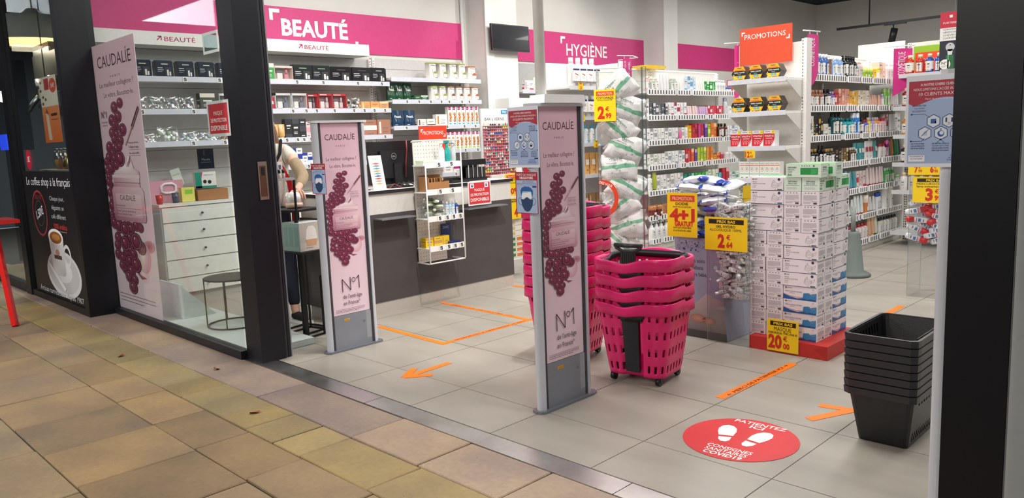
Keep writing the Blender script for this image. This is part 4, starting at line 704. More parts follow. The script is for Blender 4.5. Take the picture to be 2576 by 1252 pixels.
sheet('entry_notice', 'A4 notice limiting shop to 10 clients, hanging from middle security pedestal', 'notice', (1.078, -.052, 1.208), .2, .283, clients)
sheet('entry_notice', 'A4 notice limiting shop to 10 clients, on the rightmost pedestal', 'notice', (2.868, -.052, 1.207), .2, .283, clients)
sheet('mask_notice', 'small PORT DU MASQUE OBLIGATOIRE notice on the middle security pedestal', 'notice', (1.12, -.057, .99), .146, .198, maskposter)
sheet('mask_notice', 'small PORT DU MASQUE OBLIGATOIRE notice on the leftmost security pedestal', 'notice', (-.64, -.11, 1.048), .168, .19, maskposter)
g = G(); g.box(1.165, 1.2, -.047, -.046, 1.188, 1.2, 'd81a30'); g.box(1.168, 1.19, -.0467, -.0457, 1.186, 1.214, 'd81a30'); solo('tape_piece', g, 'red tape piece above the mask notice on middle pedestal', 'tape')
# ================================================================== rolling baskets
def rrect(w, d, r, n=5):
    P = []
    for cx, cy, a0 in ((w/2-r, -d/2+r, -PI/2), (w/2-r, d/2-r, 0), (-w/2+r, d/2-r, PI/2), (-w/2+r, -d/2+r, PI)):
        P += [(cx+r*math.cos(a0+PI/2*k/n), cy+r*math.sin(a0+PI/2*k/n)) for k in range(n+1)]
    return P
def resample(P, N):
    L = [0]
    for i in range(len(P)): a, b = P[i], P[(i+1) % len(P)]; L.append(L[-1]+math.hypot(b[0]-a[0], b[1]-a[1]))
    out = []
    for k in range(N):
        s = L[-1]*k/N; i = max(j for j in range(len(P)) if L[j] <= s+1e-9); t = (s-L[i])/(L[i+1]-L[i]+1e-12); a, b = P[i], P[(i+1) % len(P)]; out.append((a[0]+(b[0]-a[0])*t, a[1]+(b[1]-a[1])*t))
    return out
BN = 96
def pink_body():
    g = G(); g.mat = 'pinkplastic'; z0, z1 = .045, .43; NZ = 28; rings = []
    for j in range(NZ+1):
        t = j/NZ; w = .335+(.445-.335)*t**.9; d = .29+(.37-.29)*t**.9; P = resample(rrect(w, d, .06+.02*t), BN)
        rings.append(g.pts([(x, y+(.022 if (abs(x) < .055 and y < -d*.45) else 0), z0+(z1-z0)*t) for x, y in P]))
    for j in range(NZ):
        for k in range(BN):
            x, y, _ = g.v[rings[j]+k]
            hole = (j % 7) in (2, 3, 4) and j < 26 and (k % 3 == 1) and abs(x) > .06 if abs(y) > .1 else ((j % 7) in (2, 3, 4) and j < 26 and k % 3 == 1)
            if hole: continue
            m = (k+1) % BN; g.face((rings[j]+k, rings[j]+m, rings[j+1]+m, rings[j+1]+k), 'e0186c', None, True)
    g.face([rings[0]+k for k in reversed(range(BN))], 'c8145c'); return g.mesh('body')
def pink_rim():
    g = G(); g.mat = 'pinkplastic'; N = 64; P = resample(rrect(.475, .395, .09), N); Q = resample(rrect(.44, .362, .075), N); z1 = .455
    def wv(x, y):
        if y < 0: return -.02*math.exp(-((x+.03)/.075)**2)+.006*math.tanh((x-.07)/.08)
        return .012*math.cos(x*14)
    A = g.pts([(x*1.01, y*1.01, z1-.06+wv(x, y)*.6) for x, y in P]); B = g.pts([(x, y, z1-.004+wv(x, y)) for x, y in P]); B2 = g.pts([(x*.985, y*.985, z1+.003+wv(x, y)) for x, y in P]); C = g.pts([(x, y, z1-.002+wv(x, y)) for x, y in Q]); D = g.pts([(x*.985, y*.985, z1-.05) for x, y in Q])
    for a, b in ((A, B), (B, B2), (B2, C), (C, D)):
        for k in range(N): m = (k+1) % N; g.face((a+k, a+m, b+m, b+k), 'e41a70', None, True)
    return g.mesh('rim')
PB, PRM = pink_body(), pink_rim()
def pink_basket(label, loc, rz, group, low=False, top=False):
    t = thing('rolling_basket', label, 'basket', loc, rz, group)
    o = part('body', PB, t); m = o.modifiers.new('thick', 'SOLIDIFY'); m.thickness = .003
    o = part('rim', PRM, t); m = o.modifiers.new('thick', 'SOLIDIFY'); m.thickness = .003
    g = G(); g.mat = 'fabric' if False else 'blackplastic'
    b = g.pts([(-.04, -.153, .07), (.04, -.153, .07), (.05, -.183, .40), (-.05, -.183, .40), (-.04, -.14, .07), (.04, -.14, .07), (.05, -.173, .40), (-.05, -.173, .40)])
    for f in ((0, 1, 2, 3), (7, 6, 5, 4), (0, 3, 7, 4), (1, 5, 6, 2), (3, 2, 6, 7), (0, 4, 5, 1)): g.face([b+i for i in f], '1c1c22')
    part('handle_channel', g, t)
    g = G(); g.mat = 'blackplastic'; P = [(x*.95, y*.95, .425+(.02 if y > 0 else -.002)) for x, y in resample(rrect(.44, .365, .08), 40)]
    P = [p for p in P]; P = [(x*1.1, y*1.12, z-.035) if y < -.1 and abs(x) < .07 else (x, y, z) for x, y, z in P]; b1 = g.pts([(x, y, z-.03) for x, y, z in P]); b2 = g.pts([(x, y, z+.012) for x, y, z in P]); b3 = g.pts([(x*.96, y*.96, z+.012) for x, y, z in P]); b4 = g.pts([(x*.96, y*.96, z-.02) for x, y, z in P])
    for a, b in ((b1, b2), (b2, b3), (b3, b4), (b4, b1)):
        for k in range(40): m = (k+1) % 40; g.face((a+k, a+m, b+m, b+k), '1a1a20', None, True)
    part('carry_handle', g, t)
    if low:
        for sx in (-1, 1):
            for sy in (-1, 1):
                g = G(); g.mat = 'blackplastic'; c = Vector((sx*.135, sy*.115, .024)); g.cyl(c-Vector((.012, 0, 0)), c+Vector((.012, 0, 0)), .023, '17171b', 14); g.box(c.x-.016, c.x+.016, c.y-.01, c.y+.01, .02, .05, '2a2a30'); part('wheel', g, t)
    if top:
        g = G(); g.mat = 'blackplastic'; g.box(-.042, .042, -.19, -.178, .33, .50, '1c1c20')
        for k in range(6): g.box(-.036+k*.0125, -.03+k*.0125, -.193, -.19, .34, .49, '2a2a30')
        g.tube([(-.075, -.18, .53), (-.07, -.18, .515), (-.03, -.18, .498), (.03, -.18, .498), (.07, -.18, .515), (.075, -.18, .53)], .009, '222226', 8); g.tube([(-.08, -.18, .53), (.08, -.18, .53)], .012, '26262a', 10); part('pull_handle', g, t)
    return t
for k in range(4): pink_basket(('lowest, wheeled pink basket of the front stack of four', 'second pink basket from the bottom of the front stack', 'third pink basket from the bottom of the front stack', 'topmost pink basket of the front stack, with black pull handle')[k], (1.268, .765, .078*k), math.radians(9), 'front stack of pink baskets', k == 0, k == 3)
for k in range(8): pink_basket(f"pink basket behind middle security pedestal, {order(k+1)} from bottom of the taller stack" if 0 < k < 7 else ('lowest pink basket of the taller stack behind middle security pedestal' if k == 0 else 'topmost pink basket of the taller stack behind middle security pedestal'), (.64, .85, .068*k), math.radians(14), 'taller stack of pink baskets', k == 0, k == 7)
# ================================================================== black hand baskets
def black_basket(): 
    g = G(); g.mat = 'blackplastic'; z0, z1 = 0, .24; NZ = 12; N = 80; rings = []
    for j in range(NZ+1):
        t = j/NZ; w = .2+(.268-.2)*t; d = .335+(.43-.335)*t; rings.append(g.pts([(x, y, z0+(z1-z0)*t) for x, y in resample(rrect(w, d, .018+.006*t), N)]))
    for j in range(NZ):
        for k in range(N):
            x, y, _ = g.v[rings[j]+k]; 
            if j in (1, 2, 9, 10) and k % 2 == 0 and abs(abs(x)-.1) < .03 and abs(y) < .15: continue
            m = (k+1) % N; g.face((rings[j]+k, rings[j]+m, rings[j+1]+m, rings[j+1]+k), '17171a', None, False)
    g.face([rings[0]+k for k in reversed(range(N))], '141416'); return g.mesh('body')
def black_rim():
    g = G(); g.mat = 'blackplastic'; N = 48; P = resample(rrect(.298, .46, .026), N); Q = resample(rrect(.274, .436, .02), N); z = .245
    A = g.pts([(x*.985, y*.985, z-.03) for x, y in P]); B = g.pts([(x, y, z) for x, y in P]); C = g.pts([(x, y, z) for x, y in Q]); D = g.pts([(x*.99, y*.99, z-.02) for x, y in Q])
    for a, b in ((A, B), (B, C), (C, D)):
        for k in range(N): m = (k+1) % N; g.face((a+k, a+m, b+m, b+k), '232328', None, False)
    return g.mesh('rim')
BB, BR = black_basket(), black_rim()
for k in range(8):
    t = thing('hand_basket', 'lowest black hand basket of the stack by the rightmost pedestal' if k == 0 else 'topmost black hand basket of the stack, open and empty' if k == 7 else f'black hand basket, {order(k+1)} from the bottom of the stack', 'basket', (2.588, .775, .0334*k), math.radians(1), 'stack of black hand baskets')
    o = part('body', BB, t); m = o.modifiers.new('thick', 'SOLIDIFY'); m.thickness = .002
    o = part('rim', BR, t); m = o.modifiers.new('thick', 'SOLIDIFY'); m.thickness = .002
    if k == 0:
        g = G(); g.mat = 'gloss'; b = g.pts([(.106, -.11, .055), (.106, .11, .055), (.1175, .11, .16), (.1175, -.11, .16)]); g.face((b, b+1, b+2, b+3), '8a8468'); part('side_label', g, t)
    g = G(); g.mat = 'blackplastic'; [g.box(.139, .1455, -.19+.042*q, -.178+.042*q, .213, .243, '2a2a2e') for q in range(10)]; part('rib', g, t, kind='stuff')
    g = G(); g.tube([(.12, -.15, .235), (.12, .15, .235)], .004, '1c1c20', 6); part('handle', g, t)
# ================================================================== stack of mask cartons on a red plinth
t = thing('red_plinth', 'low red wrapped plinth under the stack of mask cartons', 'plinth', (1.43, 1.635, 0))
g = G(); g.mat = 'paint'; g.box(0, .487, 0, .52, .001, .082, 'c02a24'); 
for P_ in (((.487, 0), (.487, .15)), ((0, 0), (.06, 0))): pass
g.poly([(.4, -.0006, .06), (.487, -.0006, .082), (.487, -.0006, .002), (.45, -.0006, .03)], 'b0241f'); part('plinth_body', g, t)
LB, WB, HB = .208, .104, .0792
def mbox(style):
    g = G(); g.mat = 'print'; c = 'e9e2e6' if style != 'green' else 'd4e6d6'; g.box(-LB/2, LB/2, -WB/2, WB/2, 0, HB, c, cols={1: 'efeaec' if style != 'green' else '6ab46a'})
    def long(p):
        w, h = LB, HB
        if style == 'blue':
            p.poly([(0, 0), (w*.97, 0), (w*.97, h*.12), (w*.8, h*.2), (w*.6, h*.17), (w*.4, h*.1), (w*.2, h*.2), (0, h*.36)], '1c5a9c').lay(); p.line([(0, h*.38), (w*.2, h*.25), (w*.4, h*.19), (w*.6, h*.2)], h*.03, 'c82c4a'); p.lay()
            p.poly([(w*.58, h*.2), (w*.6, h*.55), (w*.76, h*.6), (w*.8, h*.5), (w*.98, h*.62), (w*.98, h*.1), (w*.8, h*.14), (w*.7, h*.08)], '3d86bc'); p.lay()
            for k in range(4): p.line([(w*.6, h*(.5-.1*k)), (w*.79, h*(.45-.1*k))], h*.012, '2a6ca8')
            p.ring(w*.87, h*.55, w*.06, w*.005, 'c0c8d0', h*.16); p.disc(w*.08, h*.87, w*.025, '4a4a52', n=10); p.text('MEDICAL SURGICAL FACE MASK', w*.06, h*.56, h*.09, '24467c', w*.5, 'l', .02); p.rect(w*.12, h*.86, w*.14, h*.03, '70707a'); p.text('CE', w*.88, h*.82, h*.07, '33333a'); p.rect(w*.2, h*.47, w*.14, h*.03, '9a9aa4')
        elif style == 'gray':
            p.rect(0, 0, w, h*.03, '20305c').lay(); p.disc(w*.075, h*.86, w*.02, '5a3a4c', n=10); p.rect(w*.11, h*.87, w*.1, h*.025, '60606a'); p.rect(w*.11, h*.82, w*.08, h*.02, '60606a')
            for i, (s, k) in enumerate((('MEDICAL', .14), ('SURGICAL FACE MASK', .4), ('Type IIR', .12), ('EN 14683', .1))): p.text(s, w*.06, h*(.62-.13*i), h*(.075 if i < 2 else .05), '4a4652', w*k, 'l', .01)
            p.disc(w*.87, h*.85, w*.04, '2e3058', n=12); p.rect(w*.82, h*.05, w*.14, h*.09, '3a6a6a' if 1 else '44643c'); p.text('CE', w*.76, h*.06, h*.07, '33333a')
            M = [(w*.64, h*.3), (w*.66, h*.55), (w*.74, h*.66), (w*.86, h*.5), (w*.84, h*.3), (w*.72, h*.22), (w*.64, h*.3)]; p.line(M, h*.013, '55505c'); p.line([(w*.86, h*.5), (w*.95, h*.66), (w*.93, h*.45), (w*.85, h*.33)], h*.013, '55505c')
            for k in range(3): p.line([(w*(.65), h*(.36+.08*k)), (w*.74, h*(.34+.08*k)), (w*.85, h*(.38+.05*k))], h*.01, '77727e')
            p.line([(w*.66, h*.55), (w*.7, h*.75), (w*.73, h*.8), (w*.74, h*.66)], h*.013, '55505c')
        else:
            p.rect(w*.42, h*.2, w*.5, h*.5, '1f8f44').lay(); p.text('DISPOSABLE', w*.05, h*.68, h*.1, '2e3a34', w*.26, 'l', .02); p.text('MEDICAL', w*.05, h*.52, h*.1, '2e3a34', w*.21, 'l', .02); p.text('MASK', w*.05, h*.36, h*.1, '2e3a34', w*.14, 'l', .02); p.text('50', w*.05, h*.12, h*.15, '1f8f44', w*.12, 'l', .02); p.rect(w*.72, h*.25, w*.17, h*.36, '3aa85c'); p.disc(w*.8, h*.84, w*.025, '1f6a3c', n=10)
            for k in range(4): p.rect(w*(.45+.07*k), h*.82, w*.03, h*.05, '5a6a60')
    def end(p):
        w, h = WB, HB
        if style == 'green': p.text('DISPOSABLE', w*.5, h*.66, h*.11, '26302a', w*.52, bold=.02); p.text('MEDICAL MASK', w*.5, h*.5, h*.11, '26302a', w*.52, bold=.02); p.rect(w*.12, h*.42, w*.76, h*.02, '3a3a40'); p.rect(w*.15, h*.15, w*.6, h*.15, 'c8ccc8')
        else:
            for k in range(4): p.rect(w*(.18+.18*k), h*.86, w*.08, h*.06, '7a7680')
            p.lay(); p.fine(w*.1, h*.72, w*.78, h*.022, '77727e', 4, rows=8, gap=h*.05, lw=.7); p.fine(w*.1, h*.26, w*.45, h*.02, '8a8590', 5, rows=4, gap=h*.045, lw=.7); p.rect(w*.68, h*.08, w*.2, h*.12, '4a464e'); 
            for k in range(4): p.rect(w*(.6+.08*k), h*.25, w*.05, h*.05, '8a8590')
    p = Pr(g, (-LB/2, -WB/2, 0)); long(p); p = Pr(g, (LB/2, WB/2, 0), (-1, 0, 0)); long(p); p = Pr(g, (LB/2, -WB/2, 0), (0, 1, 0)); end(p); p = Pr(g, (-LB/2, WB/2, 0), (0, -1, 0)); end(p)
    return g.mesh('mask_carton')
MB = {k: mbox(k) for k in ('gray', 'blue', 'green')}; rnd = random.Random(8)
def mcarton(x, y, z, rz, style, lab): tag(link('mask_carton', MB[style], None, (x+rnd.uniform(-.002, .002), y+rnd.uniform(-.002, .002), z), rz+rnd.uniform(-.012, .012)), lab, 'carton', 'mask cartons stacked on the red plinth')
SW = {'gray': 'white carton with mask drawing', 'blue': 'blue and white mask carton', 'green': 'green-topped mask carton'}
for r in range(12):
    z = .0835+r*.0808; x0 = 1.402+(-.004 if 3 < r < 6 else .004 if r > 7 else 0); lay = f'{order(r+1)} layer up' if r else 'lowest layer'
    st = 'blue' if r < 4 else 'gray'
    if r < 8:
        mcarton(x0+.052, 1.695+.104, z, PI/2, 'gray', f'white mask carton end on, far left column, {lay}')
        mcarton(x0+.16, 1.695+.104, z, PI/2, 'gray', f'white mask carton end on, second column, {lay}')
        mcarton(x0+.32, 1.695+.052, z, 0, st, f'{SW[st]} facing the door, {lay}')
        mcarton(x0+.32, 1.695+.16, z, 0, st, f'{SW[st]} right behind the front one, {lay}')
    else:
        s4 = 'green' if r == 11 else 'gray'
        mcarton(x0+.1, 1.695+.052+(.004 if r % 2 else 0), z, 0, 'gray', f'{SW["gray"]} at upper left of stack, {lay}')
        mcarton(x0+.1, 1.695+.162, z, 0, s4, f'{SW[s4]} behind the upper left one, {lay}')
        mcarton(x0+.262, 1.695+.104, z, PI/2, s4, f'{SW[s4]} end on, upper middle column, {lay}')
        mcarton(x0+.37, 1.695+.104, z, PI/2, s4, f'{SW[s4]} end on, upper front corner, {lay}')
    s5 = 'blue' if r < 5 else 'green' if r == 11 else 'gray'
    mcarton(x0+.372, 1.695+.32, z, PI/2, s5, f'{SW[s5]} in rear right column, {lay}')
    mcarton(x0+.265, 1.695+.32, z, PI/2, s5, f'{SW[s5]} in rear middle column, {lay}')
z = .0835+12*.0808
mcarton(1.735, 1.74, z, 0, 'green', 'green and white DISPOSABLE MEDICAL MASK carton lying on top, front'); mcarton(1.765, 1.86, z, 0, 'green', 'green and white DISPOSABLE MEDICAL MASK carton lying on top, behind')
price_card('price_card', 'yellow PRIX BAS MASQUE 20 euro card leaning on the red plinth', (1.55, 1.626, .012), .197, .195, '20', '00', 'PRIX BAS', (('MASQUE', .13, .64, .55), ('CHIRURGICAL TYPE 2 PAR 50', .065, .545, .92)), tall=.4)
# ================================================================== acrylic bins
def acr(g, x0, x1, y0, y1, z0, z1, th_=.004, floor=None, sides=(1, 1, 1, 1)):
    g.mat = 'acrylic'
    for i, (a, b, c, d) in enumerate(((x0, x1, y0, y0+th_), (x0, x1, y1-th_, y1), (x0, x0+th_, y0+th_, y1-th_), (x1-th_, x1, y0+th_, y1-th_))):
        if sides[i]: g.box(a, b, c, d, z0, z1, 'ffffff')
    for f in (floor or ()): g.box(x0+th_, x1-th_, y0+th_, y1-th_, f, f+th_, 'ffffff')
    for x, y in ((x0, y0), (x1, y0), (x1, y1), (x0, y1)): g.box(x-.0015, x+.0015, y-.0015, y+.0015, z0, z1, 'ffffff', 'acrylic_edge')
    for a, b, c, d in ((x0, x1, y0-.0015, y0+.0015), (x0, x1, y1-.0015, y1+.0015), (x0-.0015, x0+.0015, y0, y1), (x1-.0015, x1+.0015, y0, y1)): g.box(a, b, c, d, z1-.001, z1+.002, 'ffffff', 'acrylic_edge')
# gel bin
t = thing('acrylic_bin', 'tall clear acrylic bin of hand gel bottles, yellow 2,64 card on front', 'display bin', (0, 0, 0)); g = G(); acr(g, 1.137, 1.43, 1.63, 1.9, .002, .9, floor=(.28,)); part('shell', g, t)
def gelbot():
    g = G(); g.mat = 'gloss'; n = 8; R = [(a, b, z-.052) for a, b, z in ((.012, .004, 0), (.016, .01, .012), (.017, .014, .05), (.016, .015, .075), (.008, .008, .085), (.0085, .0085, .086), (.0085, .0085, .104))]
    rg = [g.pts([(a*math.cos(2*PI*i/n), b*math.sin(2*PI*i/n), z) for i in range(n)]) for a, b, z in R]; cs = ['c8ccce', 'd8dadc', 'cdd1d4', 'c4c8ca', 'e8e8e6', 'f2f2f0']
    for k in range(6):
        for i in range(n): j = (i+1) % n; g.face((rg[k]+i, rg[k]+j, rg[k+1]+j, rg[k+1]+i), cs[k], None, True)
    g.face([rg[0]+i for i in reversed(range(n))], cs[0]); g.face([rg[6]+i for i in range(n)], 'f2f2f0')
    p = Pr(g, (-.01, -.0155, -.032)); p.rect(0, 0, .02, .04, 'efefed').lay(); p.rect(.003, .028, .014, .006, '54586a'); p.rect(.004, .02, .01, .003, '8a8c9a'); p.rect(.004, .01, .01, .003, 'a03a4a')
    p = Pr(g, (.01, .0155, -.032), (-1, 0, 0)); p.rect(0, 0, .02, .04, 'efefed').lay(); p.rect(.003, .028, .014, .006, '54586a'); return g.mesh('gel_bottle')
GB = gelbot(); rnd = random.Random(21); n = 0
for L in range(21):
    z = .302+L*.0285
    for k in range(7):
        if k < 5: x, y = 1.184+k*.048+rnd.uniform(-.008, .008), (1.653 if k % 2 else 1.69)+rnd.uniform(-.003, .012); rz = rnd.uniform(-.45, .45)+(1.1 if k % 3 == 2 else 0); y += .03*(k % 3 == 2)
        else: x, y = 1.405, 1.74+(k-5)*.09; rz = PI/2+rnd.uniform(-.4, .4)
        n += 1; tilt = rnd.uniform(-.25, .25)
        if k in (1, 3) : x += .01
        o = link('gel_bottle', GB, None, (x, y, z), rot=(rnd.uniform(-.5, .5), PI/2*rnd.choice((1, -1))+tilt*1.9, rz)); tag(o, 'small clear hand gel bottle lying in the tall acrylic bin', 'bottle', 'hand gel bottles in the acrylic bin')
g = G(); rr_ = random.Random(4)
for k in range(260):
    x, y, z = rr_.uniform(1.18, 1.38), rr_.uniform(1.69, 1.86), rr_.uniform(.31, .88); a = rr_.uniform(0, PI); d = Vector((math.cos(a), math.sin(a), rr_.uniform(-.3, .3)))*.04; g.cyl(Vector((x, y, z))-d, Vector((x, y, z))+d, .014, rr_.choice(('d0d4d6', 'c0c6ca', 'e8e8e6')), 6, 'gloss')
o = solo('gel_bottle_heap', g, 'heap of clear gel bottles deep inside the tall acrylic bin', 'bottles'); o['kind'] = 'stuff'
price_card('price_card', 'yellow PRIX BAS card 2,64 on the gel bin', (1.132, 1.612, .6), .293, .208, '2', '64', 'PRIX BAS', (('GEL HYDRO', .075, .685, .46), ('ALCOOLIQUE 100ML', .075, .585, .76)), tall=.38)
# wipes stand
t = thing('wipes_stand', 'blue cardboard stand holding a flared clear bin of baby wipes', 'display stand', (0, 0, 0))
g = G(); g.mat = 'print'; b = g.pts([(.945, 1.66, .002), (1.262, 1.66, .002), (1.262, 2.0, .002), (.945, 2.0, .002), (.875, 1.655, .66), (1.2, 1.655, .66), (1.2, 2.0, .66), (.875, 2.0, .66)])
for f in ((0, 3, 2, 1), (4, 5, 6, 7), (0, 1, 5, 4), (1, 2, 6, 5), (2, 3, 7, 6), (3, 0, 4, 7)): g.face([b+i for i in f], '9fa6c0')
part('cardboard_body', g, t)
g = G(); p = Pr(g, (.945, 1.6595, .002), (1, 0, 0), (-.07/.658, -.0076, 1)); 
for i, s in enumerate(('Pour les soins', 'quotidiens', 'de votre bébé')): p.text(s, .13, .5-.045*i, .027, '2e3448', .17 if i != 1 else .13)
r_ = random.Random(5)
for k in range(26): 
    a, b_ = .03+r_.uniform(0, .2), .57+r_.uniform(0, .07); p.disc(a, b_, r_.uniform(.003, .008), r_.choice(('4a5a8a', '6a7aa0', '3a4a70')), n=6)
for k in range(5): a, b_ = .03+.05*k, .6+.012*(k % 2); p.ring(a, b_, .014, .002, '4a5a8a', n=6)
p.lay(); p.poly([(.0, .0), (.318, 0), (.318, .26), (.2, .3), (.1, .22), (0, .28)], '8a8484', ['5c5654', '6a6462', 'b0aaa8', 'c8c0be', 'b8b0ae', 'c0b8b6']).lay(); gdisc(p, .12, .13, .06, 'c89888', 'a87868', .03); gdisc(p, .2, .12, .05, 'd0a090', '9a6a5c', .028); p.lay()
for k in range(5): p.disc(.15+.012*k, .115+.004*k, .006, 'c08a78', n=6)
p.rect(0, 0, .318, .05, '4a4848'); part('print', g, t)
g = G(); g.mat = 'acrylic'; z0, z1 = .66, .965
lo = [(.885, 1.665), (1.19, 1.665), (1.19, 1.99), (.885, 1.99)]; hi = [(.795, 1.6), (1.235, 1.6), (1.235, 2.0), (.795, 2.0)]
for i in range(4):
    j = (i+1) % 4; b = g.pts([lo[i]+(z0,), lo[j]+(z0,), hi[j]+(z1,), hi[i]+(z1,)]); g.face((b, b+1, b+2, b+3), 'ffffff'); g.tube([hi[i]+(z1,), hi[j]+(z1,)], .003, 'ffffff', 4, 'acrylic_edge'); g.tube([lo[i]+(z0,), hi[i]+(z1,)], .0025, 'ffffff', 4, 'acrylic_edge')
part('bin', g, t)
def wipes(sd):
    r = random.Random(sd); g = G(); g.mat = 'gloss'; w, d, h = .19, .11, .055
    def fn(a, b, s): 
        e = math.sin(PI*min(1, max(0, a)))**.35*math.sin(PI*b)**.4; return ((a-.5)*w, (b-.5)*d*(.92+.08*e), h/2*e*s+.002*math.sin(a*17+sd)*e)
    blue = '2a48b8'; cf = lambda a, b: blue if (a < .14 or a > .86) else 'eceef4'
    g.grid(lambda a, b: fn(a, b, 1), 14, 8, WHT, colf=cf); g.grid(lambda a, b: fn(1-a, b, -1), 14, 8, WHT, colf=lambda a, b: cf(1-a, b))
    p = Pr(g, (0, 0, h*.52), (1, 0, 0), (0, 1, 0)); p.disc(-.015, .0, .022, '3a5ac0', .012, 12).lay(); p.text('Dodie', -.015, -.005, .01, WHT, .03); p.text('70', -.055, -.005, .014, '2a48b8', .016); p.disc(.05, .006, .012, '6ab83a', .007, 8); return g.mesh('wipes_pack')
WM = [wipes(k) for k in range(3)]; rnd = random.Random(31)
wl_ = [(.99, 1.70, 1.0, .3, -.1, .1), (1.07, 1.86, 1.01, -.2, .15, -.1), (1.14, 1.72, .99, .5, .1, .2), (.92, 1.82, .985, .9, -.3, .1), (1.17, 1.88, 1.0, 1.3, .2, -.3), (.97, 1.92, 1.03, .1, .1, .2), (1.08, 1.78, 1.045, -.1, .1, .12), (1.0, 1.74, 1.05, -.3, -.1, -.12)]
for i, (x, y, z, a, b_, c) in enumerate(wl_): tag(link('wipes_pack', WM[i % 3], None, (x-.01, y, z-.02), rot=(b_, c, a)), f"white and blue baby wipes pack heaped above the bin rim, {order(i+1)} of the top heap", 'wipes pack', 'baby wipes packs')
for L in range(4):
    for k in range(6): x, y = (.93+.1*(k % 3), 1.71+.17*(k//3)); tag(link('wipes_pack', WM[(L+k) % 3], None, (x+.015*L*0+rnd.uniform(-.01, .01), y+.02+rnd.uniform(-.01, .01), .7+L*.066), rot=(rnd.uniform(-.3, .3), rnd.uniform(-.3, .3), rnd.uniform(0, 3))), 'white and blue baby wipes pack inside the flared clear bin', 'wipes pack', 'baby wipes packs inside the bin')
t = price_card('price_card', 'orange-yellow PROMOTION 4+1 GRATUIT card on the wipes bin', (.872, 1.585, .672), .222, .285, '', None, 'PROMOTION', (('DODIE', .06, .72, .42), ('LINGETTES DOUCEUR 3EN1', .03, .665, .62), ('4+1', .26, .37, .84), ('SOIT LES 5 POUR 9€90', .035, .19, .6), ('A LA PLACE DE 12€50', .035, .125, .6)), headcol='d8401c', tall=.26)
for c in t.children:
    if c.name.startswith('lettering'):
        me = c.data; zs = [v for v in me.vertices]
g = G(); p = Pr(g, (0, -.001, 0)); p.text('GRATUIT', .125, .07, .031, 'cf2a14', .14, bold=.04); part('lettering', g, t)
g = G(); g.box(.0, .19, .0, .003, 0, .18, 'e6bc10', 'print'); o = solo('price_card', g, 'yellow card seen from behind through the flared wipes bin', 'price card', (1.24, 1.9, .8), rz=PI/2-.3)
# cotton tower
t = thing('cotton_tower', 'tall clear acrylic tower filled with bags of cotton pads', 'display bin', (.205, 2.0, 0), math.radians(36)); g = G(); acr(g, -.18, .18, 0, .36, .002, 1.82, floor=(.1,)); g.box(.145, .157, -.002, .002, 0, 1.82, 'b8b4b8', 'acrylic_edge'); part('shell', g, t)
def cotton(sd):
    r = random.Random(sd); g = G(); g.mat = 'gloss'; w, h, d = .3, .235, .14; ph = [r.uniform(0, 6) for _ in range(4)]
    def fn(a, b, s):
        e = (math.sin(PI*a)**.4)*(math.sin(PI*b)**.4); wr = .0035*math.sin(a*23+ph[0])*math.sin(b*17+ph[1])+.003*math.sin(a*9+b*13+ph[2]); return ((a-.5)*w*(.9+.1*e)+wr, s*(-d/2)*e-abs(wr)*s, (b-.5)*h*(.94+.06*e)+wr)
    cf = lambda a, b: '7fb89a' if (.4 < b < .52) else 'eceae8'
    g.grid(lambda a, b: fn(a, b, 1), 20, 16, WHT, colf=cf); g.grid(lambda a, b: fn(1-a, b, -1), 20, 16, WHT, colf=lambda a, b: 'eceae8')
    p = Pr(g, (-w/2, -d/2-.004, -h/2), (1, 0, 0), (0, 0, 1)); p.text('Velpeau', w*.45, h*.72, h*.075, '1f6a48', w*.34, bold=.01); p.text('maxi-carrés', w*.35, h*.6, h*.05, '4a4a50', w*.25)
    for k in range(7): p.ring(w*(.2+r.uniform(0, .6)), h*(.3+r.uniform(0, .35)), h*r.uniform(.02, .045), h*.01, '3a8a64', n=8)
    p.fine(w*.25, h*.28, w*.5, h*.02, '6a6a70', sd, rows=4, gap=h*.04); return g.mesh('cotton_bag')
CM = [cotton(k) for k in range(4)]; rnd = random.Random(77); ca, sa = math.cos(math.radians(36)), math.sin(math.radians(36))
for i in range(11):
    z = .22+i*.145; lx = (-.028, .025)[i % 2]; 
    for q, ly in enumerate((.085, .245)):
        x, y = .205+lx*ca-ly*sa, 2.0+lx*sa+ly*ca
        nm = 'topmost' if i == 10 else order(i+1)+' from bottom'
        tag(link('cotton_bag', CM[(i+q*2) % 4], None, (x, y, z), rot=(rnd.uniform(-.25, .25), rnd.uniform(-.8, .8), math.radians(36)+rnd.uniform(-.15, .15))), f"cotton pad bag in the {'front' if q == 0 else 'rear'} layer of the tower, {nm}", 'bag', 'cotton bags in the acrylic tower')
price_card('price_card', 'yellow PROMOTION card 2,99 on the cotton tower', (.205-.195*ca+.002, 2.0-.195*sa-.01, 1.44), .158, .232, '2', '99', 'PROMOTION', (('COTOPADS', .07, .7, .8), ('LES RECTANGLES X80', .03, .65, .7)), u=(ca, sa, 0), headcol='d8401c', tall=.36)
t = thing('round_sticker', 'orange ring sticker lettered RENDEZ VOUS low on the cotton tower', 'sticker', (.205-.18*ca+.05*ca, 2.0-.18*sa-.003, 1.0), math.radians(36)); g = G(); p = Pr(g, (0, -.004, 0)); p.m = 'print'
for k in range(24):
    t0, t1 = PI*1.5+2*PI*k/24, PI*1.5+2*PI*(k+1)/24; 
    if math.cos((t0+t1)/2) < -.35: continue
    p.poly([(.085*math.cos(t0), -.13+.105*math.sin(t0)), (.115*math.cos(t0), -.13+.14*math.sin(t0)), (.115*math.cos(t1), -.13+.14*math.sin(t1)), (.085*math.cos(t1), -.13+.105*math.sin(t1))], 'd8401c')
p.lay(); p.text('DEZ VOUS', .02, -.03, .017, WHT, .1, bold=.02, rot=-.35); part('ring', g, t)
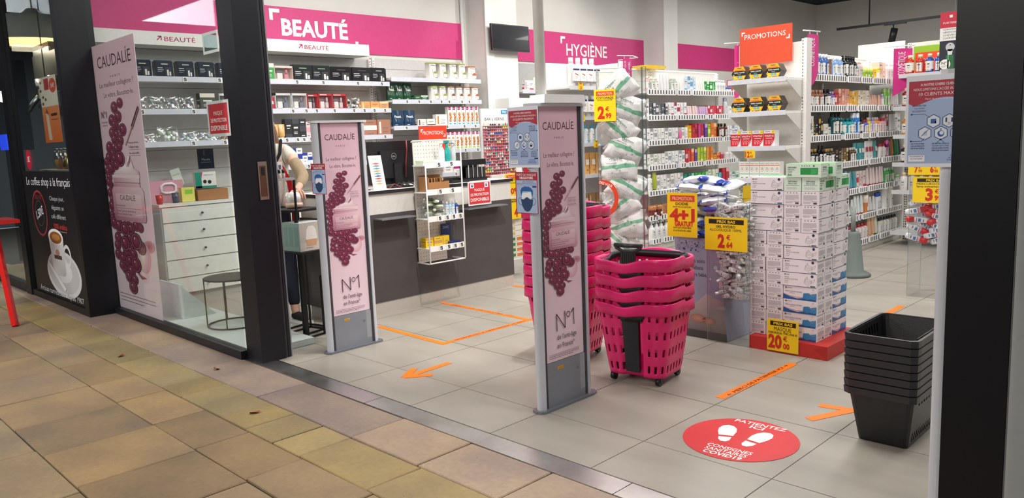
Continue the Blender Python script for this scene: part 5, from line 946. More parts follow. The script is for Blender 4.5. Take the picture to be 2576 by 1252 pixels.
# spray bin on the right
t = thing('acrylic_bin', 'clear acrylic bin of red-capped antiseptic sprays at far right', 'display bin', (0, 0, 0)); g = G(); acr(g, 1.665, 2.0, 3.68, 3.98, .002, 1.02, floor=(.42,)); part('shell', g, t)
def sprayb():
    g = G(); g.mat = 'gloss'; g.lathe([(.02, -.08), (.023, -.072), (.023, .02), (.019, .028)], ['d8dce0']*3, 10, sy=.75); g.lathe([(.023, .028), (.023, .07), (.017, .08)], 'd8101c', 10, sy=.75); p = Pr(g, (-.017, -.0178, -.06)); p.rect(0, 0, .034, .075, 'f0f0f2').lay(); p.rect(.004, .04, .026, .02, '4a78b0'); p.rect(.004, .02, .02, .006, '50505a'); p.rect(0, .068, .034, .006, 'd8101c')
    p = Pr(g, (.017, .0178, -.06), (-1, 0, 0)); p.rect(0, 0, .034, .075, 'f0f0f2').lay(); p.rect(.004, .04, .026, .02, '4a78b0'); return g.mesh('spray_bottle')
SB = sprayb(); rnd = random.Random(51)
for L in range(9):
    for k in range(4):
        z = .45+L*.036; x = 1.71+.075*k+rnd.uniform(-.01, .01); y = 3.73 if k % 2 == L % 2 else 3.8
        tag(link('spray_bottle', SB, None, (x+(.05 if L % 2 else -.0), y+rnd.uniform(0, .02), z), rot=(rnd.uniform(-.3, .3), PI/2*rnd.choice((1, -1))+rnd.uniform(-.4, .4), rnd.uniform(-.35, .35))), 'clear antiseptic spray bottle with red cap lying in the right acrylic bin', 'bottle', 'red-capped sprays in the right bin')
rnd = random.Random(5)
for k in range(14): 
    g = G(); g.mat = 'gloss'; g.blob((0, 0, 0), .035, 'd8c040', 10, sz=.7); g.cyl((0, 0, .02), (0, 0, .04), .012, 'e8dc90', 8)
    solo('yellow_flask', g, 'translucent yellow squeeze flask in the upper part of the right bin', 'flask', (1.7+.065*(k % 5)+.004, 3.73, .83+.062*(k//5)), group='yellow flasks in the right bin')
price_card('price_card', 'yellow PRIX BAS MERCUROCHROME card 3,99 on the right acrylic bin', (1.69, 3.665, .735), .3, .195, '3', '99', 'PRIX BAS', (('MERCUROCHROME', .085, .69, .82), ('Spray antiseptique incolore', .06, .6, .82)), tall=.44)
t = price_card('price_card', 'yellow twin price card 7,99 and 6,95 above the MERCUROCHROME card', (1.655, 3.66, .945), .26, .125, '', None, None, (('PROMOTION', .16, .8, .7), ('ROGER & GALLET', .1, .68, .6)), tall=.4)
g = G(); p = Pr(g, (0, -.001, 0))
for a, b_, c_ in ((.04, '7', '99'), (.15, '6', '95')): p.text(b_, a+.03, .02, .045, 'cf2a14', .026, 'r', bold=.04); p.text('€', a+.033, .045, .02, 'cf2a14', None, 'l'); p.text(c_, a+.033, .02, .019, 'cf2a14', .026, 'l', bold=.03)
part('lettering', g, t)
# ================================================================== floor markings
def tape(label, pts_, w, texts=(), name='floor_tape'):
    t = thing(name, label, 'floor tape', (0, 0, 0))
    for si, ((x0, y0), (x1, y1)) in enumerate(pts_):
        d = Vector((x1-x0, y1-y0)); L = d.length; d.normalize(); q = Vector((-d.y, d.x))*w/2; g = G(); b = g.pts([(x0-q.x, y0-q.y, .0006), (x1-q.x, y1-q.y, .0006), (x1+q.x, y1+q.y, .0006), (x0+q.x, y0+q.y, .0006), (x0-q.x, y0-q.y, .0014+.0003*si), (x1-q.x, y1-q.y, .0014+.0003*si), (x1+q.x, y1+q.y, .0014+.0003*si), (x0+q.x, y0+q.y, .0014+.0003*si)]); g.mat = 'coated'
        for f in ((3, 2, 1, 0), (4, 5, 6, 7), (0, 1, 5, 4), (1, 2, 6, 5), (2, 3, 7, 6), (3, 0, 4, 7)): g.face([b+i for i in f], ORG)
        part('strip', g, t)
    g = G()
    for s, x, y, a, h, ww in texts: p = Pr(g, (x, y, .0021), (math.cos(a), math.sin(a), 0), (-math.sin(a), math.cos(a), 0)); p.text(s, 0, -h/2, h, '3a1c10', ww)
    if texts: part('handwriting', g, t)
    return t
tape('orange tape rectangle on the floor before the counter', [((-1.0, .565), (-.19, .535)), ((-.215, .56), (-.215, 1.60)), ((-1.26, 1.395), (-.215, 1.37))], .045, [('DISTANCIATION  LA  PARAPHARMACIE  SVP MERCI', -.215, .98, PI/2, .02, .68), ('MERCI  DE  PATIENTER  ICI', -.75, 1.384, 0, .02, .7)])
tape('orange tape arrow on the floor pointing out between the pedestals', [((.185, -.09), (.165, .27)), ((.18, -.09), (.085, .06)), ((.18, -.09), (.275, .045))], .045, name='floor_arrow')
tape('orange tape line with handwriting in front of the mask cartons', [((1.765, .7), (1.79, 1.475))], .05, [('← MERCI DE PATIENTER ICI →', 1.777, 1.09, PI/2, .022, .66)])
tape('orange tape arrow on the floor beside the black baskets', [((2.34, .93), (2.19, .905)), ((2.34, .93), (2.235, .69)), ((2.34, .93), (2.42, .98))], .05, name='floor_arrow')
tape('short orange tape piece on the floor behind the gel bin', [((.73, 2.5), (.73, 2.95))], .05)
tape('short orange tape piece on the floor behind the mask cartons', [((1.76, 3.0), (1.76, 3.3))], .05)
tape('orange tape piece on the floor at the end of the counter', [((-1.28, 2.27), (-1.0, 2.26))], .045)
t = thing('floor_sticker', 'round red PATIENTEZ ICI floor sticker with white footprints', 'floor sticker', (2.11, .285, 0), math.radians(0)); g = G(); g.mat = 'coated'; g.lathe([(.247, .0006), (.247, .0016)], 'd23338', 56); part('disc', g, t)
g = G(); p = Pr(g, (0, 0, .0016), (.9962, .0872, 0), (-.0872, .9962, 0)); p.m = 'coated'
p.text('PATIENTEZ', .01, .183, .034, WHT, .24, bold=.03); p.text('ICI', .01, .143, .032, WHT, .065, bold=.03)
for i, s in enumerate(('CONSIGNES', 'SANITAIRES', 'COVID19')): p.text(s, .01, -.145-.037*i, .03, WHT, .2-.015*i, bold=.03)
def sole(cx, cy, a, fl):
    c, s = math.cos(a), math.sin(a); tr = lambda P: [(cx+x*fl*c-y*s, cy+x*fl*s+y*c) for x, y in P]
    p.poly(tr([(-.03, -.01), (.032, -.012), (.042, .03), (.044, .07), (.03, .105), (.008, .118), (-.018, .108), (-.034, .08), (-.038, .04)][::fl]), WHT)
    p.poly(tr([(-.026, -.028), (.03, -.03), (.027, -.06), (.014, -.082), (-.008, -.084), (-.022, -.066)][::fl]), WHT)
sole(-.07, .012, .28, -1); sole(.058, .015, -.16, 1); part('print', g, t)
# ================================================================== service counter
t = thing('service_counter', 'dark grey front service counter with white band and black edged top', 'counter', (0, 0, 0))
g = G(); g.box(-1.74, -1.30, .45, 2.3, 0, .1, 'b8b1a8'); part('plinth', g, t)
g = G(); g.mat = 'coated'; g.box(-1.76, -1.295, .42, 2.31, .1, .795, '4b4646'); part('dark_front', g, t)
g = G(); g.box(-1.75, -1.3, .43, 2.31, .797, .955, 'd6d2cc'); part('white_band', g, t)
g = G(); g.box(-1.78, -1.285, .41, 2.33, .957, .982, '1d1c20', cols={1: 'e8e6e2'}); part('worktop', g, t)
for a, b_ in ((.79, 1.12), (1.68, 2.15)):
    g = G(); g.mat = 'gloss'; g.box(-1.295, -1.18, a, b_, .757, .767, '77777c'); part('bag_ledge', g, t)
sheet('masque_sign', 'red MASQUE DE PROTECTION DISPONIBLE sign in clear holder on the counter ledge', 'sign', (-1.17, 1.675, .79), .265, .2, lambda p, w, h: (p.rect(.012, .012, w-.024, h-.02, 'c9303a').lay(), p.text('MASQUE', w*.5, h*.6, h*.11, WHT, w*.44, bold=.03), p.text('DE PROTECTION', w*.5, h*.4, h*.11, WHT, w*.78, bold=.03), p.text('DISPONIBLE', w*.5, h*.17, h*.14, WHT, w*.8, bold=.03), p.rect(w*.1, h*.74, w*.16, h*.2, 'e8eef8'), p.rect(w*.72, h*.74, w*.16, h*.2, 'e8eef8'), p.lay(), p.ring(w*.18, h*.84, w*.05, w*.014, '24407e'), p.ring(w*.8, h*.84, w*.05, w*.014, '24407e'), p.lay(), p.poly([(w*.15, h*.86), (w*.21, h*.86), (w*.2, h*.79), (w*.16, h*.79)], '24407e'), p.poly([(w*.77, h*.86), (w*.83, h*.86), (w*.82, h*.79), (w*.78, h*.79)], '24407e')), u=(0, 1, 0), back='dcdcdc')
# hanging rack
t = thing('counter_rack', 'white wire rack with four shelves fixed to the counter front', 'rack', (0, 0, 0))
g = G(); g.box(-1.284, -1.276, 1.2, 1.5, .36, 1.36, 'dedbd6'); p = Pr(g, (-1.2755, 1.2, .36), (0, 1, 0))
for i in range(10):
    for j in range(33): p.disc(.02+.029*i, .02+.03*j, .0035, '4a464a', n=5)
part('peg_panel', g, t)
for z in (1.165, .95, .735, .495):
    g = G(); g.box(-1.275, -1.115, 1.185, 1.55, z-.014, z-.006, 'f2f1ee'); g.box(-1.115, -1.11, 1.183, 1.552, z-.03, z+.015, 'f2f1ee'); s = part('shelf', g, t)
    for k, yy in enumerate((1.32, 1.45, 1.51) if z > .8 else (1.3, 1.38, 1.45, 1.52)): 
        if k < (2 if z > .8 else 4): part('price_tag', TAG, s, loc=(-1.109, yy, z-.008))
for yy in (1.18, 1.555): g = G(); g.tube([(-1.27, yy, 1.345), (-1.12, yy, 1.352), (-1.105, yy, 1.34), (-1.105, yy, .38), (-1.12, yy, .368), (-1.27, yy, .368)], .006, 'f0f0ee', 8); part('wire_side', g, t)
g = G(); g.tube([(-1.11, 1.18, 1.352), (-1.11, 1.555, 1.352)], .006, 'f0f0ee', 8); g.tube([(-1.11, 1.18, .37), (-1.11, 1.555, .37)], .006, 'f0f0ee', 8); part('cross_wire', g, t, kind='stuff')
t = thing('promotions_sign', 'small orange PROMOTIONS sign on the counter rack', 'sign', (-1.283, 1.275, 1.26)); g = G(); g.box(-.004, 0, 0, .295, 0, .21, 'e03c1c'); part('board', g, t); g = G(); p = Pr(g, (0, 0, 0), (0, 1, 0)); bracket(p, .02, .185, .026, .008, False, WHT); bracket(p, .28, .12, .024, .008, True, WHT); p.text('PROMOTIONS', .148, .14, .03, WHT, .22, bold=.04); part('lettering', g, t)
def rk(z): return lambda t_, b: (-1.13-b, t_, z)
RK = 'counter rack'
def mini(nm, label, cat, loc, build, rz=0, group=None): g = G(); build(g); return solo(nm, g, label, cat, loc, rz, group)
mini('carton', 'flat green and white carton lying on top shelf of the counter rack', 'carton', (-1.2, 1.29, 1.16), lambda g: (g.box(-.05, .05, -.09, .09, 0, .035, 'dfead0'), g.box(.0501, .0505, -.08, .03, .008, .022, '7ac04a')))
def broom(c1, c2):
    def f(g): g.mat = 'gloss'; g.lathe([(.02, 0), (.024, .01), (.024, .11), (.01, .14), (.01, .17)], c1, 10); g.box(-.03, .014, -.011, .011, .165, .195, c2); g.box(-.045, -.03, -.007, .007, .172, .19, c2); g.box(-.02, -.012, -.006, .006, .12, .17, c2)
    return f
mini('spray_bottle', 'clear trigger spray with white head on rack top shelf', 'bottle', (-1.16, 1.4, 1.16), broom('d8dede', 'f2f2f0')); mini('spray_bottle', 'teal trigger spray on the rack top shelf', 'bottle', (-1.16, 1.46, 1.16), broom('28a8a4', '1f9c98')); mini('spray_bottle', 'clear trigger spray with dark tag at right of rack top shelf', 'bottle', (-1.16, 1.52, 1.16), broom('c8d0d4', 'eeeeec'))
def cardbox(g):
    g.mat = 'matte'; c = 'a8784e'
    for a, b_, c_, d_, h_ in ((-.06, -.056, -.11, .11, .13), (.056, .06, -.11, .11, .075), (-.056, .056, -.11, -.106, .12), (-.056, .056, .106, .11, .08)): g.box(a, b_, c_, d_, 0, h_, c)
    g.box(-.056, .056, -.106, .106, 0, .004, c)
mini('cardboard_tray', 'open brown cardboard tray on second shelf of the counter rack', 'box', (-1.19, 1.33, .945), cardbox)
rnd = random.Random(2)
for k in range(9): mini('paper_sachet', f'brown paper sachet standing in the cardboard tray, {order(k+1)} from left', 'sachet', (-1.21+rnd.uniform(0, .03), 1.245+.018*k, .953), lambda g: (setattr(g, 'mat', 'matte'), g.box(-.003, .003, -.04, .04, 0, .1, 'b88a60')), rz=1.2+rnd.uniform(-.2, .2), group='sachets in the cardboard tray')
def bowl(g): g.mat = 'film'; g.lathe([(.05, 0), (.085, .02), (.1, .06), (.095, .11)], 'ffffff', 16, cap=False)
mini('glass_bowl', 'clear round bowl of small tubes on third shelf of rack', 'bowl', (-1.19, 1.31, .729), bowl)
for k in range(16): a = k*2.4; mini('mini_tube', 'small pale green tube piled in the clear bowl on the rack', 'tube', (-1.19+.045*math.cos(a), 1.31+.045*math.sin(a), .75+.0085*k), lambda g: (setattr(g, 'mat', 'gloss'), g.at((0, 0, 0), rz=a), g.cyl((-.04, 0, 0), (.03, 0, .006), .012, ('c8d4b4', 'e0e4cc', 'b0bca0', '5a6458')[k % 4], 8), g.cyl((.03, 0, .006), (.042, 0, .008), .009, 'efefe8', 8)), group='tubes in the clear bowl')
fill(RK, 'third', rk(.73), 0, 1.41, 1.55, [('bot', 3, .04, .035, .12, 'a8cce0', 'eef4f8', 'pale blue'), ('bot', 1, .04, .035, .12, '2a54a8', 'e8ecf4', 'dark blue')], back=.03, seed=61)
fill(RK, 'lowest', rk(.49), 0, 1.2, 1.45, [('box', 3, .08, .06, .08, 'e8c020', 'c89858', 'yellow')], back=.04, seed=62)
mini('display_card', 'dark blue display carton at right of rack lowest shelf', 'carton', (-1.2, 1.48, .49), lambda g: (setattr(g, 'mat', 'print'), g.prism([(-.06, -.05), (.06, -.05), (.06, .06), (-.06, .06)], 0, .03, '1c2c60'), g.box(-.06, -.05, -.05, .05, .03, .17, '1c2c60'), Pr(g, (-.049, -.05, .03), (0, 1, 0)).text('DHC', .05, .1, .022, 'b8c4e0', .06)))
# on the counter: monitor, nail tip card, payment terminal, trays
t = thing('monitor', 'black computer monitor seen from behind on the counter', 'monitor', (-1.5, 1.17, .983)); g = G(); g.mat = 'blackplastic'; g.box(-.02, .02, -.25, .27, .03, .375, '1c1c20'); g.box(.02, .045, -.16, .18, .08, .3, '202024'); part('housing', g, t)
g = G(); p = Pr(g, (.0455, 0, 0), (0, 1, 0)); p.ring(-.03, .255, .026, .003, 'a8a8ac'); p.text('DELL', -.03, .249, .012, 'a8a8ac', .034, bold=.02); part('badge', g, t); g = G(); g.mat = 'blackplastic'; g.box(.02, .06, -.04, .04, .0, .2, '26262a'); g.box(-.06, .1, -.11, .11, 0, .012, '222226'); part('stand', g, t); g = G(); g.tube([(.05, .1, .38), (.052, .1, .3), (.055, .08, .2), (.06, .07, .08)], .006, '8a2c34', 6); part('cable', g, t)
t = thing('nail_tip_card', 'white nail tip sample card leaning before the monitor', 'display card', (-1.33, .86, .984)); g = G(); g.mat = 'print'; g.at(rx=0, ry=-.2); g.box(-.008, 0, -.02, .1, 0, .275, 'f2f2f0'); p = Pr(g, (.0005, -.02, 0), (0, 1, 0)); p.text('Vitry', .06, .24, .018, 'b8b8bc', .06)
for k in range(9): p.poly([(.02, .05+.02*k), (.06, .043+.02*k), (.1, .05+.02*k), (.06, .058+.02*k)], ('c8b070', 'a8a8b0', 'c85838', '3a6ab0', '60b0a8', 'e09850', '58a0b8', '8a9098', 'd86a4a')[k])
part('card', g, t)
t = thing('payment_screen', 'small black customer display on stand beside the rack', 'display', (-1.42, 1.52, .983)); g = G(); g.mat = 'blackplastic'; g.box(-.05, .05, -.06, .06, 0, .03, '202024'); g.box(-.01, .01, -.015, .015, .03, .13, '202024'); part('stand', g, t); g = G(); g.mat = 'blackplastic'; g.at((0, 0, .12), ry=-.25); g.box(-.012, .012, -.075, .075, 0, .11, '26262c'); p = Pr(g, (.0125, -.065, .015), (0, 1, 0)); p.rect(0, 0, .13, .08, '3c4048'); part('screen', g, t)
def tray(c): return lambda g: (setattr(g, 'mat', 'blackplastic'), g.box(-.07, .07, -.1, .1, 0, .008, c), g.box(-.07, -.064, -.1, .1, .008, .04, c), g.box(.064, .07, -.1, .1, .008, .025, c), g.box(-.064, .064, -.1, -.094, .008, .035, c), g.box(-.064, .064, .094, .1, .008, .035, c))
mini('coin_tray', 'black tray with papers beside the payment screen', 'tray', (-1.4, 1.74, .983), tray('1c1c20')); mini('paper_slip', 'white and green leaflet lying in the black tray', 'leaflet', (-1.4, 1.74, .9925), lambda g: (g.box(-.04, .04, -.05, .05, 0, .002, 'e8f0e0')), .4)
t = thing('wallet_display', 'black and clear counter display of small cases by the column', 'display', (-1.45, 2.0, .983)); g = G(); g.mat = 'gloss'; g.box(-.06, .06, -.11, .11, 0, .03, '141418'); g.box(-.06, -.05, -.11, .11, .03, .19, '17171b'); g.box(-.05, .05, -.11, .11, .14, .19, '17171b'); part('frame', g, t)
for k in range(4): g = G(); g.box(.01, .05, -.1+.053*k, -.06+.053*k, .03, .12, '2a2a2c', 'gloss'); g.box(.048, .052, -.104+.053*k, -.1+.053*k, .03, .14, 'e8e8e6'); part('case', g, t)
mini('sticky_notes', 'yellow sticky note pad on the counter left of the nail card', 'note pad', (-1.5, .72, .983), lambda g: g.box(-.04, .04, -.04, .04, 0, .03, 'f0e8a0'))
mini('pen_tray', 'dark cable and green clip clutter on the counter', 'clutter', (-1.38, .72, .983), lambda g: (g.tube([(0, -.08, .006), (.02, -.02, .01), (-.01, .05, .006), (.03, .1, .008)], .005, '1c1c20', 6), g.box(-.02, .0, -.06, .02, 0, .012, '2a8a4a')))
for k in range(5): mini('cable', f'black cable loop on the counter below the monitor, {order(k+1)} from left', 'cable', (-1.36, 1.02+.05*k, .984), lambda g: g.tube([(0, -.06, .006), (-.02, 0, .03+.004*k), (.01, .05, .006)], .005, ('1c1c20', '8a2c2c', '17171b', '26262a', '1c1c20')[k], 6), group='cables below the monitor')
# nail polish display
t = thing('nail_polish_display', 'white BAR à VERNIS board holding rows of nail polish', 'display', (-2.52, 3.12, 0)); g = G(); g.box(-.3, 0, 0, .62, 0, .87, 'e4e2de'); part('cabinet', g, t); g = G(); g.at((0, 0, .87), ry=0); g.box(-.03, -.004, 0, .6, 0, .8, 'f3f2f0'); part('board', g, t)
g = G(); p = Pr(g, (-.0035, 0, .87), (0, 1, 0)); p.text('BAR à VERNIS', .2, .67, .034, '3a3a40', .3); p.rect(.3, .74, .1, .045, '1c98c8').lay(); p.text('Vitry', .35, .752, .026, WHT, .07, bold=.02); part('lettering', g, t)
g = G()
for j in range(20): g.box(-.004, .03, .01, .5, .885+j*.0315, .887+j*.0315, 'e8e8ea')
part('rail', g, t, kind='stuff')
PC = ['c81e3c', 'd84858', 'e88a90', 'f0c0b8', 'e8d0c8', '3a1420', '8a1830', 'b83060', 'e05878', 'f4dcd8', '2a4aa8', '28a890', 'e8c838', 'd83a28', 'a02848', '1c1c24']
def polish(c):
    g = G(); g.mat = 'gloss'; g.lathe([(.009, 0), (.0105, .003), (.0105, .016), (.005, .019)], c, 7); g.lathe([(.006, .019), (.0055, .03)], c if c > '9' else 'e8e8e8', 6); return g.mesh('nail_polish')
PM = [polish(c) for c in PC]; rnd = random.Random(9); GC = [7, 12, 10, 3, 0, 15, 4, 1, 11, 2, 0, 6, 8, 3, 13, 1, 6, 9, 5, 14]
for j in range(20):
    for i in range(15):
        c = (GC[(j*7+i//3*5) % 20] + (rnd.randrange(3) if rnd.random() < .2 else 0)) % 16
        if 3 < j < 16 and rnd.random() < .45: c = rnd.choice((0, 1, 2, 3, 6, 8, 9))
        tag(link('nail_polish', PM[c], None, (-2.505, 3.14+.0325*i, .887+.0315*j+.0005), rot=(0, 0, 0)), f'nail polish bottle, {order(20-j)} row from top, {order(i+1)} from left', 'nail polish', 'nail polishes on the BAR à VERNIS board')
# ================================================================== shop window and its pillars
g = G(); g.mat = 'blackmetal'; g.box(-3.37, -3.30, -.72, -.44, 0, 3.0, '14151b'); struct('trim_2', g)
g = G(); g.mat = 'blackmetal'; g.box(-3.30, -.975, -.52, -.455, 0, .055, '1b1c22'); struct('trim_3', g)
g = G(); g.mat = 'blackmetal'; g.box(-3.30, -.975, -.52, -.455, 2.92, 3.0, '1b1c22'); struct('trim_4', g)
g = G(); g.mat = 'blackmetal'; g.box(-.975, -.775, -.478, -.31, 0, 3.0, '1a1b22'); struct('trim_5', g)
g = G(); g.mat = 'blackmetal'
for y0, y1, c in ((-.305, -.292, '3a3a40'), (-.288, -.272, '26262c'), (-.268, -.26, '8a8a90')): g.box(-.84, -.785, y0, y1, 0, 3.0, c)
g.box(-.9, -.8, -.31, -.262, 0, 3.0, '1a1b22'); struct('trim_6', g)
g = G(); g.box(-3.30, -.975, -.495, -.488, .055, 2.92, 'ffffff', 'glass'); struct('window_1', g)
g = G(); g.mat = 'blackmetal'; g.box(3.165, 3.31, -.62, -.40, 0, 4.0, '0c0e15'); struct('trim_7', g)
g = G(); g.box(3.315, 5.5, -.66, -.645, .1, 2.6, 'ffffff', 'glass'); struct('window_2', g)
t = thing('flush_pull', 'steel flush pull plate on the dark sliding door post', 'handle', (-.774, -.375, 1.03)); g = G(); g.mat = 'metal'; g.box(0, .006, -.025, .035, 0, .235, 'b8a898'); g.box(.006, .009, -.015, .025, .02, .21, '8a6a58'); g.box(.009, .012, -.005, .015, .15, .2, '4a4a4c'); part('plate', g, t)
# big window poster
t = thing('window_poster', 'large pink CAUDALÍE grape poster filling left part of the shop window', 'poster', (-3.295, -.475, .03)); g = G(); g.box(0, .93, 0, .004, 0, 2.19, 'e6d0da'); part('sheet', g, t); g = G(); p = Pr(g, (0, 0, 0), st=.00002)
caud(p, .93, 2.19, .085, .155, ('small', .265), (.0022, .473-.0022*912, .777+.00128*892, .00128)); part('print', g, t)
sheet('masque_sign', 'red MASQUE DE PROTECTION DISPONIBLE sign taped inside the shop window', 'sign', (-1.225, -.483, 1.432), .31, .222, lambda p, w, h: (p.rect(.02, .018, w-.04, h-.036, 'c9303a').lay(), p.text('MASQUE', w*.5, h*.6, h*.11, WHT, w*.4, bold=.03), p.text('DE PROTECTION', w*.5, h*.4, h*.11, WHT, w*.7, bold=.03), p.text('DISPONIBLE', w*.5, h*.17, h*.14, WHT, w*.74, bold=.03), p.ring(w*.17, h*.84, w*.045, w*.014, '24407e'), p.ring(w*.8, h*.84, w*.045, w*.014, '24407e')), back='d8dcdc')
t = thing('window_sticker', 'small square white-framed sticker high on the shop window', 'sticker', (-1.19, -.486, 1.945)); g = G(); g.mat = 'print'
for a in ((0, .225, 0, .018), (0, .225, .112, .13), (0, .022, .018, .112), (.203, .225, .018, .112)): g.box(a[0], a[1], 0, .0012, a[2], a[3], 'f2f4f4')
part('frame', g, t); g = G(); g.box(.022, .203, 0, .001, .018, .112, 'ffffff', 'tinted'); part('pane', g, t); g = G(); p = Pr(g, (0, 0, 0)); p.text('ESPACE', .112, .062, .01, WHT, .06); p.text('BEAUTÉ', .112, .04, .014, WHT, .12); part('lettering', g, t)
# plinth and things standing in the window
g = G(); g.box(-3.18, -.95, -.46, .0, .002, .045, 'd4ddd8'); solo('window_plinth', g, 'low pale plinth behind the shop window glass', 'plinth')
t = thing('white_stand', 'white angled board stand on the plinth behind the window', 'stand', (-2.75, -.33, .046)); g = G(); g.box(0, .42, 0, .012, 0, .27, 'e4ecec'); part('board', g, t); g = G(); b = g.pts([(.408, .012, 0), (.42, .012, 0), (.42, .26, 0), (.408, .26, 0), (.408, .012, .25), (.42, .012, .25)]); [g.face([b+i for i in f], 'd8e0e0') for f in ((0, 3, 2, 1), (0, 1, 5, 4), (1, 2, 5), (2, 3, 4, 5), (3, 0, 4))]; part('brace', g, t)
def ring_table(name, label, c, r, levels, legs, z0=.046, tops='18191d', group=None):
    t = thing(name, label, 'table', (c[0], c[1], z0)); g = G(); g.mat = 'blackmetal'; g.tube([(r*math.cos(2*PI*k/28), r*math.sin(2*PI*k/28), .006) for k in range(28)], .006, '17181c', 6, closed=True); part('base_ring', g, t)
    for k in range(legs): a = 2*PI*k/legs+.5; g = G(); g.mat = 'blackmetal'; g.cyl((r*math.cos(a), r*math.sin(a), .006), (r*math.cos(a), r*math.sin(a), levels[-1]), .005, '17181c', 6); part('leg', g, t)
    for z in levels: g = G(); g.mat = 'blackmetal'; g.lathe([(r*.99, z-.012), (r*1.03, z-.01), (r*1.03, z), (r*.97, z)], tops, 28); part('top', g, t)
    return t
ring_table('side_table', 'low black wire side table with round top in the window', (-1.81, -.15, 0), .2, (.365,), 5)
ring_table('side_table', 'tall black wire side table with two round shelves in the window', (-1.74, .06, 0), .15, (.70, .94), 4, z0=.002)
t = thing('nail_lamp', 'white arched nail lamp on the tall wire table', 'lamp', (-1.76, .03, .945)); g = G(); g.mat = 'gloss'
n = 10; P = [(.12*math.cos(PI*k/n), .085*math.sin(PI*k/n)**.6) for k in range(n+1)]; b = g.pts([(x, -.08, z) for x, z in P]+[(x*.95, .08, z) for x, z in P])
for k in range(n): g.face((b+k+1, b+k, b+n+1+k, b+n+2+k), 'e9ecea', None, True)
g.face([b+k for k in range(n+1)], 'eef0ee'); g.face([b+n+1+k for k in reversed(range(n+1))], 'eef0ee'); part('shell', g, t)
t = thing('oval_tag', 'black oval tag with white lines before the nail lamp', 'tag', (-1.70, -.08, 1.04)); g = G(); g.mat = 'print'; g.at((0, 0, 0)); L = [(.05*math.cos(2*PI*k/20), .1*math.sin(2*PI*k/20)) for k in range(20)]; b = g.pts([(x, 0, z) for x, z in L]+[(x, .004, z) for x, z in L]); g.face([b+i for i in range(20)], '181a24'); g.face([b+20+i for i in reversed(range(20))], '181a24')
for i in range(20): j = (i+1) % 20; g.face((b+j, b+i, b+20+i, b+20+j), '181a24')
p = Pr(g, (0, 0, 0)); 
for k, w_ in enumerate((.05, .065, .07, .06, .04)): p.rect(-w_/2, .055-.027*k, w_, .005, 'c8ccd4')
part('plate', g, t)
# white chest of drawers
t = thing('drawer_cabinet', 'white chest with five drawers and steel knobs behind the shop window', 'cabinet', (-3.74, -.06, 0)); g = G(); g.box(0, .43, 0, 1.4, .07, .86, 'd9dbd4'); g.box(.02, .41, .02, 1.38, 0, .07, 'b8b8b0'); part('carcass', g, t); g = G(); g.box(0, .45, -.01, 1.41, .862, .885, 'e2e3dc'); part('worktop', g, t)
for c in range(2):
    for k, (z0, z1) in enumerate(((.72, .855), (.555, .715), (.385, .55), (.22, .38), (.075, .215))):
        g = G(); g.box(.431, .449, .01+c*.695, .695+c*.695, z0+.003, z1-.002, 'e0e2da'); d = part('drawer', g, t); g = G(); g.mat = 'metal'; g.at((.449, .36+c*.695, (z0+z1)/2), ry=PI/2); g.lathe([(.004, 0), (.004, .012), (.011, .014), (.011, .024)], '9a9c9a', 10); part('knob', g, d)
g = G(); g.box(.435, .445, .0, 1.4, .0, .02, 'c8c8c4')
CT = .886
mini('carton', 'teal and white hair care carton standing on the white chest', 'carton', (-3.5, .36, CT+.11), lambda g: (setattr(g, 'mat', 'print'), g.box(-.05, .0, 0, .2, 0, .15, 'e2e0dc'), Pr(g, (0, 0, 0), (0, 1, 0)).rect(0, .0, .2, .02, '1a8a74').rect(0, 0, .06, .15, '1a8a74').lay().poly([(.06, .15), (.075, .15), (.06, .09)], 'c8286a').text('MEDICAL', .13, .115, .012, '4a4a52', .09).disc(.09, .06, .018, '1c1c20', n=10).disc(.135, .055, .018, '1c1c20', n=10)))
mini('wooden_tray', 'shallow brown tray on the white chest under the teal carton', 'tray', (-3.5, .46, CT+.001), lambda g: (g.box(-.1, .1, -.13, .16, 0, .006, '9a6a44'), g.box(.094, .1, -.13, .16, .006, .1, 'a4724a'), g.box(-.1, -.094, -.13, .16, .006, .1, '8a5c3a'), g.box(-.094, .094, -.13, -.124, .006, .1, 'a4724a'), g.box(-.094, .094, .154, .16, .006, .1, 'a4724a'), g.box(-.09, .09, -.12, .15, .09, .1, '6a4630')))
mini('carton', 'small yellow carton with green print on the white chest', 'carton', (-3.45, .25, CT+.001), lambda g: (g.box(-.03, .03, -.06, .06, 0, .13, 'e0d870', 'print'), Pr(g, (.03, -.06, 0), (0, 1, 0)).rect(.03, .07, .07, .04, '8ac83a')))
mini('plastic_cup', 'dark blue plastic cup on the white chest', 'cup', (-3.42, .13, CT+.001), lambda g: (setattr(g, 'mat', 'gloss'), g.lathe([(.026, 0), (.032, .09), (.03, .09), (.025, .005)], '4a5468', 14)))
mini('carry_case', 'pink folder case with white handle leaning at back of the chest', 'case', (-3.6, -.03, CT+.001), lambda g: (g.prism([(-.03, 0), (.03, 0), (.03, .3), (-.03, .3)], 0, .2, 'd8a0b0', 'gloss'), setattr(g, 'mat', 'gloss'), g.tube([(.034, .1, .1), (.034, .1, .15), (.034, .13, .17), (.034, .2, .17), (.034, .23, .15), (.034, .23, .1), (.034, .2, .085), (.034, .13, .085)], .012, 'ece4e8', 8, closed=True)))
mini('red_cup', 'small red beaker at left end of the white chest', 'cup', (-3.4, -.02, CT+.001), lambda g: (setattr(g, 'mat', 'gloss'), g.lathe([(.024, 0), (.032, .08), (.03, .08), (.022, .005)], 'c83a34', 14)))
mini('paper_bag', 'crumpled clear plastic bag beside the dark blue cup', 'bag', (-3.45, .05, CT+.001), lambda g: g.grid(lambda a, b: (-.02+.02*math.sin(a*9), (a-.5)*.16, b*.12*math.sin(PI*a)**.5+.001), 8, 5, 'ffffff', 'film'))
